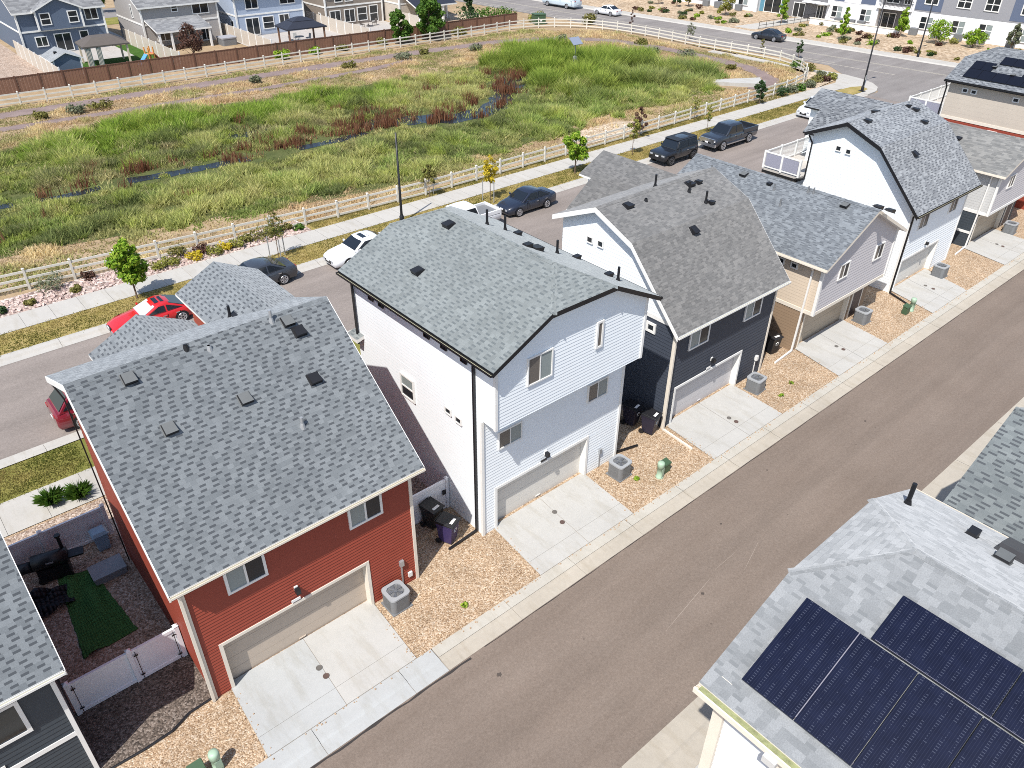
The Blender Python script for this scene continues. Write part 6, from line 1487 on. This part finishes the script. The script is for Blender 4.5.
def porch_b2(t, off):
    b = MB(off); b.slab([(35.2, 109.0, 2.4), (42.3, 109.0, 2.4), (42.3, 113.1, 3.4), (35.2, 113.1, 3.4)], (0, 0, -.2), 0, 1); b.build('porch_roof', [M['shB'], M['white_trim']], t)
    for x_ in (35.5, 37.0, 42.0):
        b = MB(off); b.box((x_ - .12, 109.1, 0), (x_ + .12, 109.35, 2.35)); b.build('porch_post', M['white_trim'], t)
far_house('gray_beige_house', 'gray-beige two-storey house with a covered porch behind the maroon tree', 35.0, 45.0, 113, 10, 5.0, 'graybeige',
    [(38.9, 39.8, 3.9, 4.8, 'h'), (41.6, 43.9, 3.4, 4.9, 'v'), (36.4, 38.4, .6, 2.1, 'v'), (42.2, 43.6, .1, 2.2, 'v'), (116, 116.6, 3.2, 4.8, None, 'L')], extra=porch_b2)
far_house('pale_blue_house', 'pale blue two-storey house with wide patio doors behind a dark gazebo', 47.2, 57.3, 112.3, 10, 5.2, 'palebluegray',
    [(48.7, 50.6, 3.4, 4.9, 'v'), (53.8, 56.2, 3.6, 4.9, 'v'), (48.4, 50.4, .1, 2.35, 'v'), (50.9, 52.6, .7, 2.35, 'h'), (53.4, 55, .8, 2.4, 'v'), (113.4, 114.3, .9, 2.0, None, 'L')])
far_house('dark_taupe_house', 'dark taupe two-storey house with white framed windows and a bare patio', 60.4, 70.0, 111.5, 10, 5.2, 'darktaupe',
    [(62.0, 63.3, 3.2, 4.6, 'h'), (63.7, 65.0, 3.2, 4.6, 'h'), (61.0, 62.8, .4, 2.2, 'v'), (63.4, 65.2, .4, 2.2, 'v'), (65.6, 67.3, .4, 2.3, 'h'), (67.7, 69.2, .1, 2.4, 'h'), (113.0, 113.7, .9, 1.8, None, 'L')])
def porch_b5(t, off):
    b = MB(off); b.slab([(71.3, 104.4, 2.6), (78.9, 104.4, 2.6), (78.9, 107.7, 3.8), (71.3, 107.7, 3.8)], (0, 0, -.2), 0, 1); b.build('porch_roof', [M['gazebo'], M['white_trim']], t)
    for x_ in (72, 76.4): 
        b = MB(off); b.box((x_ - .15, 104.5, 0), (x_ + .15, 104.8, 2.4)); b.build('porch_post', M['white_trim'], t)
far_house('beige_corner_house', 'beige house with a dark porch roof beside the large backyard trees', 70.6, 79.3, 107.6, 10, 4.4, 'beige', [(73.6, 75.6, .6, 2.3, 'v'), (76.8, 78.6, .6, 2.3, 'v')], extra=porch_b5)
def gz(name, label, x, y, sx, sy, h, roofm, postm, two=True):
    t = thing(name, label, 'gazebo', (x, y, 0), R(-4)); b = MB()
    def hip(ax, ay, z, ht, top):
        c = [(-ax, -ay, z), (ax, -ay, z), (ax, ay, z), (-ax, ay, z)]; d = [(-ax * top, -ay * top, z + ht), (ax * top, -ay * top, z + ht), (ax * top, ay * top, z + ht), (-ax * top, ay * top, z + ht)]; b.hexa(c + d)
        b.box((-ax - .02, -ay - .02, z - .16), (ax + .02, ay + .02, z))
    hip(sx, sy, h, .75, .45)
    if two: hip(sx * .52, sy * .52, h + .72, .35, .3)
    b.build('canopy', M[roofm], t)
    for a in (-.88, .88):
        for c in (-.88, .88):
            b = MB(); b.box((sx * a - .1, sy * c - .1, 0), (sx * a + .1, sy * c + .1, h - .1)); b.build('post', M[postm], t)
    return t
gz('gazebo', 'brown canopy gazebo on the blue-gray house lawn', 28.0, 107.0, 2.6, 1.9, 2.4, 'shade', 'tan', False)
gz('gazebo', 'dark navy hipped gazebo with wooden posts on the pale patio', 52.0, 103.2, 2.8, 2.0, 2.3, 'gazebo', 'wood')
def curtain(x, y, lb):
    o = None; b = MB((x, y, 0))
    for i in range(8): b.obox((x + (i - 4) * .07, y + (.05 if i % 2 else -.05), 1.1), (.05, .03, 0), (-.01, .02, 0), (0, 0, 1.1))
    o = b.build('curtain', pm('curtain', (.55, .52, .47), .9, .1)); o.location = (x, y, 0); tag(o, lb, 'curtain')
curtain(25.9, 105.4, 'pale curtain tied at the front left post of the brown gazebo'); curtain(27.0, 105.3, 'pale curtain hanging in the middle front of the brown gazebo')
def shed():
    t = thing('garden_shed', 'blue garden shed with a pale gray roof behind the board fence', 'shed', (23.0, 105.6, 0)); off = t.location; b = MB(off)
    x0, x1, y0, y1, h = 21.2, 24.0, 102.2, 105.9, 2.0; xm = (x0 + x1) / 2
    b.add([(x0, y0, 0), (x1, y0, 0), (x1, y0, h), (xm, y0, h + .65), (x0, y0, h)], 0, (0, -1, 0)); b.add([(x0, y1, 0), (x1, y1, 0), (x1, y1, h), (xm, y1, h + .65), (x0, y1, h)], 0, (0, 1, 0)); b.add([(x0, y0, 0), (x0, y1, 0), (x0, y1, h), (x0, y0, h)], 0, (-1, 0, 0)); b.add([(x1, y0, 0), (x1, y1, 0), (x1, y1, h), (x1, y0, h)], 0, (1, 0, 0))
    b.build('wall', M['bluegray'], t); b = MB(off)
    for sg in (-1, 1): b.slab([(xm, y0 - .2, h + .72), (xm, y1 + .2, h + .72), (xm + sg * 1.75, y1 + .2, h - .07), (xm + sg * 1.75, y0 - .2, h - .07)], (0, 0, -.1), 0, 1)
    b.build('roof', [M['shS'], M['white_trim']], t)
    for X in (x0, x1): corner(t, off, X, y0, 0, h, 'white_trim', .07)
    b = MB(off); b.box((21.8, 103.5, 2.4), (22.1, 103.8, 2.62)); b.build('roof_vent', M['black'], t)
shed()
def vfence(x0, y0, x1, y1, h, label):
    p, q_ = V((x0, y0, 0)), V((x1, y1, 0)); t = thing('side_fence', label, 'fence', p); off = t.location; d = q_ - p; n2 = V((d.y, -d.x, 0)).normalized(); k = max(2, round(d.length / 2.4))
    for i in range(k):
        a, c = p.lerp(q_, i / k), p.lerp(q_, (i + 1) / k); b = MB(off); b.obox((a + c) / 2 + V((0, 0, h / 2)), (c - a) / 2, n2 * .03, V((0, 0, h / 2))); b.build('panel', M['beige'], t)
        b = MB(off); b.box((a.x - .07, a.y - .07, 0), (a.x + .07, a.y + .07, h + .1)); b.build('post', M['white_trim'], t)
vfence(20.85, 99, 20.85, 118.5, 1.8, 'cream side fence left of the blue-gray house backyard')
vfence(33.95, 99, 33.95, 118.5, 1.8, 'pale side fence between the blue-gray and gray-beige houses')
vfence(45.6, 99, 45.9, 117, 1.8, 'cream side fence between the gray-beige and pale blue houses')
vfence(59.4, 98, 59.6, 116, 1.8, 'cream side fence between the pale blue and dark taupe houses')
vfence(70.3, 102, 70.3, 110, 1.8, 'cream side fence right of the dark taupe house')
# play slide, covered hot tub, patio table
t = thing('play_slide', 'small colourful toy slide on the lawn behind the board fence', 'slide', (31.7, 103.6, 0), R(20))
M['toyblue'] = pm('toy_blue', (.10, .30, .6), .4, .03); M['toypink'] = pm('toy_pink', (.62, .12, .16), .4, .03); M['toyorange'] = pm('toy_orange', (.7, .3, .08), .4, .03)
b = MB(); b.slab([(-1.3, -.3, .15), (-1.3, .3, .15), (-.1, .3, 1.2), (-.1, -.3, 1.2)], (0, 0, -.12)); b.build('chute', M['toyblue'], t)
b = MB(); b.box((0, -.4, 0), (.12, -.28, 1.9)); b.box((0, .28, 0), (.12, .4, 1.9)); b.box((.7, -.4, 0), (.82, -.28, 1.9)); b.box((.7, .28, 0), (.82, .4, 1.9)); b.box((0, -.4, 1.05), (.82, .4, 1.15)); b.build('tower', M['toyorange'], t)
b = MB(); b.slab([(.85, -.3, 1.2), (.85, .3, 1.2), (1.9, .3, .12), (1.9, -.3, .12)], (0, 0, -.12)); b.build('second_chute', M['toypink'], t)
t = thing('hot_tub', 'gray covered hot tub on the gray-beige house patio', 'hot tub', (44.0, 109.0, 0)); b = MB(); b.slab([(x_ * 2.4, y_ * 2.4, .85) for x_, y_ in rsq(.42, .1)], (0, 0, -.85)); b.build('tub_body', M['acgray'], t)
b = MB(); b.slab([(x_ * 2.5, y_ * 2.5, 1.0) for x_, y_ in rsq(.42, .1)], (0, 0, -.15)); b.build('tub_cover', pm('tub_cover', (.3, .3, .32), .7, .06), t)
def chairset(name, label, x, y, col):
    t = thing(name, label, 'table', (x, y, .045)); b = MB(); b.lathe([(.04, 0), (.04, .68), (.6, .7), (.6, .74)], n=18); b.build('table_top', M[col], t)
    for i in range(3): b = MB(); a = R(120 * i); b.tube((0, 0, .3), (.4 * math.cos(a), .4 * math.sin(a), 0), .03); b.build('leg', M[col], t)
chairset('patio_table', 'round dark table on the dark taupe house patio', 65.6, 108.6, 'shade'); chairset('patio_table', 'round pale table under the navy gazebo', 52.2, 104.3, 'lgray')
def chair(label, x, y, rz, col, grp):
    t = thing('patio_chair', label, 'chair', (x, y, .045), rz, grp)
    b = MB(); b.box((-.26, -.26, .4), (.26, .26, .47)); b.build('seat', M[col], t); b = MB(); b.hexa([(-.26, .2, .45), (.26, .2, .45), (.26, .26, .45), (-.26, .26, .45), (-.26, .3, .95), (.26, .3, .95), (.26, .35, .95), (-.26, .35, .95)]); b.build('backrest', M[col], t)
    for x_ in (-.22, .22):
        for y_ in (-.22, .22): b = MB(); b.box((x_ - .02, y_ - .02, 0), (x_ + .02, y_ + .02, .4)); b.build('leg', M[col], t)
for i, (x_, y_) in enumerate(((50.9, 104.2), (53.5, 104.4), (52.3, 105.6))): chair('pale patio chair under the navy gazebo, the ' + ('left', 'right', 'rear')[i] + ' one at its table', x_, y_, (PI / 2, -PI / 2, 0)[i], 'lgray', 'pale chairs under the gazebo')
for i, (x_, y_) in enumerate(((64.5, 108.5), (66.8, 108.8))): chair('dark patio chair on the dark taupe house patio, the ' + ('left', 'right')[i] + ' one', x_, y_, (PI / 2, -PI / 2)[i], 'shade', 'dark chairs on the patio')

# ------------------------------------------------------------------ apartment building and its slope
AO = V((126.6, 36, 0)); AE = V((-.0845, .9964, 0)); AN = V((-.9964, -.0845, 0)); AF = Fr(AO, AE, AN)
b = MB()
for y0_, y1_ in zip(range(-60, 240, 20), range(-40, 260, 20)):
    def rowp(y): return [(xr(y) + .05, y, .02), (xr(y) + .35, y, .14), (xr(y) + 2.4, y, .15)]
    A_, B_ = rowp(y0_), rowp(y1_)
    for i in range(2): b.add([A_[i], A_[i + 1], B_[i + 1], B_[i]], 0, (0, 0, 1))
tag(b.build('sidewalk', M['walk']), kind='structure')
struct('planted_slope', [[(xr(y0_) + 2.4, y0_, .14), (xr(y0_) + 60, y0_, .14), (xr(y1_) + 60, y1_, .14), (xr(y1_) + 2.4, y1_, .14)] for y0_, y1_ in zip(range(-60, 240, 20), range(-40, 260, 20))], pebble('tan_mulch', [(.33, .235, .15), (.45, .34, .23), (.56, .45, .33)], 4, .3, .05), None)
t = thing('apartment_building', 'long white, gray and blue apartment building across the cross street', 'apartment building', AO); off = t.location
M['awhite'] = pm('white_stucco', (.72, .72, .73), .7, .03); M['agray'] = pm('gray_panel', (.27, .27, .29), .6, .04); M['ablue'] = pm('blue_panel', (.10, .125, .19), .6, .05); M['adark'] = pm('dark_gray_brick', (.17, .165, .17), .7, .08); M['ateal'] = pm('teal_door', (.1, .25, .34), .6, .05); M['timber'] = pm('timber_panel', (.42, .25, .1), .6, .1)
def blk(name, a0, a1, z0, z1, d0, d1, mt): b = MB(off); AF.box(b, a0, a1, z0, z1, d0, d1); return b.build(name, M[mt], t)
H_ = 9.6
blk('building_core', -20, 75, 0, H_, -16, -1.6, 'awhite')
segs = [(-20, 3.2, 'adark', 'adark', 0), (3.2, 20.2, 'awhite', 'agray', .0), (20.2, 25.0, 'adark', 'adark', -1.2), (25.0, 32.6, 'awhite', 'awhite', .0), (32.6, 40.5, 'adark', 'adark', -.3), (40.5, 45.0, 'ateal', 'ateal', -1.2), (45, 62, 'awhite', 'agray', 0), (62, 75, 'adark', 'adark', -.4)]
for a0, a1, lo, hi, d in segs:
    blk('ground_floor_wall', a0, a1, 0, 3.1, -1.6, d, lo); blk('upper_wall', a0, a1, 3.1, H_, -1.6, d + .03, hi)
blk('blue_panel', 3.2, 7.2, 3.3, H_, .03, .06, 'ablue'); blk('blue_panel', 16.2, 20.2, 3.3, H_, .03, .06, 'ablue'); blk('blue_panel', 25.6, 27.8, 3.2, H_, .03, .06, 'ablue'); blk('blue_panel', 30.4, 32.0, 3.2, H_, .03, .06, 'ablue'); blk('blue_panel', 46, 50, 3.3, H_, .03, .06, 'ablue')
blk('timber_panel', -2.5, 3.1, 2.4, 3.0, .0, .3, 'timber')
def aw(a0, a1, z0, z1, mu='x', panes=('pane_lt', 'pane')): window(t, off, Fr(AO + AN * .05, AE, AN), a0, a1, z0, z1, mull=mu, panes=panes, fwid=.13)
for z0, z1 in ((.85, 2.6), (4.1, 5.9), (7.0, 8.8)):
    for a0 in (4.2, 8.8, 12.4, 16.8, 46.5, 50.5, 54.5, 58.5): aw(a0, a0 + 1.9, z0, z1, 'x', ('pane_lt', 'pane') if z0 < 1 else ('pane', 'pane'))
    for a0 in (25.8, 30.3): aw(a0, a0 + 1.8, z0, z1)
for a0, a1 in ((21.0, 22.0), (22.6, 24.6), (33.5, 34.6), (36.6, 38.6), (41.2, 44.2), (-1.5, .6), (63, 65), (67, 69)):
    for z0, z1 in ((.15, 2.3), (3.6, 5.8), (7.0, 9)): window(t, off, Fr(AO + AN * (-1.15 if 20 < a0 < 25 or a0 > 41 and a0 < 45 else -.25 if a0 > 32 and a0 < 41 or a0 > 60 else .03), AE, AN), a0, a1, z0, z1, mull='v', panes=('pane', 'pane'), fwid=.1)
for z in (3.1, 6.3):
    blk('balcony_slab', 20.0, 25.1, z - .15, z + .1, -1.2, .55, 'awhite'); b = MB(off)
    for i in range(26): AF.box(b, 20.1 + i * .19, 20.13 + i * .19, z + .1, z + 1.15, .48, .51)
    AF.box(b, 20.0, 25.1, z + 1.12, z + 1.2, .46, .53); b.build('balcony_rail', M['black_trim'], t)
for a, z in ((35.4, 2.6), (33.6, 2.55)): blk('entry_canopy', a - 1.2, a + 1.2, z, z + .15, -.2, 1.3, 'awhite')
for a in (20.1, 25.1, 32.6, 45.0): blk('pilaster', a - .25, a + .25, 0, H_, -.02, .25, 'awhite')
for i, a in enumerate((5.8, 9.6, 12.6, 15.6, 18.8, 26.6, 28.2, 30.2, 47.5, 49.3, 51.5, 53.8)):
    p = AF.P(a, .14, 1.2); tt = thing('wall_condenser', 'gray condenser box at the apartment wall' , 'air conditioner', p, math.atan2(AE.y, AE.x), 'condensers along the apartment wall')
    b = MB(); b.box((-.55, -.35, 0), (.55, .35, .95)); b.build('cabinet', M['acgray'], tt, bevel=.04); b = MB(); b.lathe([(.28, .95), (.28, .975), (.1, .98)], n=14); b.build('fan', M['fan'], tt)
t_ap = t
t = thing('retaining_wall', 'low white planter wall before the apartment balcony and entry', 'wall', AF.P(20, .1, 4)); b = MB(t.location); AF.box(b, 19.8, 33.5, .05, .95, 3.6, 3.9); b.build('wall_body', M['awhite'], t); b = MB(t.location); AF.box(b, 19.7, 33.6, .95, 1.05, 3.55, 3.95); b.build('wall_cap', M['cream_trim'], t)
t = t_ap
# ramp with rails
b = MB(off); b.slab([AF.P(34.5, .2, .2), AF.P(37.2, .2, .2), AF.P(40.2, .17, 14.6), AF.P(36.8, .17, 14.6)], (0, 0, -.1)); tag(b.build('entry_path', M['walk']), kind='structure'); COL.objects['entry_path'].location = off
t = thing('path_railing', 'black railing beside the apartment entry path', 'railing', AF.P(34.2, 0, 5)); L = []
for s in np.linspace(0, 1, 9): p = AF.P(34.3 + 2.2 * s, .15, .8 + 13 * s); L.append((p, p + V((0, 0, 1.0)), .025))
for z in (.5, 1.0): L.append((AF.P(34.3, .15 + z, .8), AF.P(36.5, .15 + z, 13.8), .025))
bars(t, t.location, 'rail', 'black_trim', L)
# plants on the slope
g = random.Random(3); sl = []
names = [('leaf_bright', 'bright green'), ('leaf_gray', 'gray-green'), ('leaf_olive', 'olive'), ('leaf_red', 'maroon'), ('leaf_dark', 'dark green'), ('leaf_lime', 'lime')]
for i in range(120):
    a = g.uniform(-3, 62); d = g.choice((g.uniform(2.5, 9), g.uniform(10, 15)))
    if 34 < a < 41: continue
    p = AF.P(a, .12, d); mt, cl = names[g.choice((0, 1, 1, 2, 2, 2, 3, 3, 4, 5))]; r_ = g.uniform(.35, .75)
    shrub(f'low {cl} shrub on the tan planted slope before the apartment building', p, r_, r_ * g.uniform(.7, 1.1), mt, 110, .14, i + 200, 'slope_shrub', f'{cl} shrubs on the apartment slope')
for i, (a, d, h, cr, mt, lb) in enumerate(((36.5, 7, 4.3, 1.0, 'leaf_bright', 'bright green conical tree before the gray apartment entry'), (24.5, 12, 4.2, .9, 'leaf_bright', 'slender light green tree left of the apartment balcony'), (19.5, 4, 4.0, 1.1, 'leaf_bright', 'airy bright green tree right of the apartment balcony'), (14.0, 5.5, 3.2, 1.5, 'leaf_bright', 'round bright green tree before the white apartment wall'), (9.5, 4.5, 2.3, 1.4, 'leaf_bright', 'low bright green bushy tree near the solar panelled roof'), (5.2, 3, 3.6, .8, 'leaf_gray', 'thin gray tree before the right end of the white apartment wall'),
        (46.5, 7, 4.2, 1.3, 'leaf_lime', 'yellow-green tree before the teal apartment doors'), (55.5, 4.0, 3.6, .9, 'leaf_lime', 'lime green young tree at the left part of the white apartment'), (60.5, 5.5, 3.2, .8, 'leaf_dark', 'dark conical evergreen left of the white apartment wall'), (56.8, 5.5, 2.8, .7, 'leaf_dark', 'dark little evergreen beside the lime green young tree'), (72, 5, 3.4, 1.4, 'leaf_lime', 'bright yellow-green bush beyond the white apartment'), (78, 4, 3.6, 1.2, 'leaf_dark', 'dark blue-green spruce beyond the white apartment, the right one'), (82, 4.5, 3.8, 1.4, 'leaf_dark', 'dark blue-green spruce at the top edge, the middle one'), (85, 5, 3.8, 1.3, 'leaf_dark', 'dark blue-green spruce at the top edge, the left one'))):
    tree('slope_tree', lb, AF.P(a, .14, d), h, cr, .5, mt, 900, .16, 14, .06, seed=i + 300, taper=.8 if 'con' in lb or 'spruce' in lb or 'evergreen' in lb else .5)
t = thing('retaining_wall', 'gray wall and hedge line at the top edge beyond the camper van', 'wall', AF.P(88, 0, 2)); b = MB(t.location); AF.box(b, 76, 108, 0, 1.3, 1.0, 1.4); AF.box(b, 76, 108, 1.3, 1.45, .95, 1.45); b.build('wall_body', M['adark'], t)
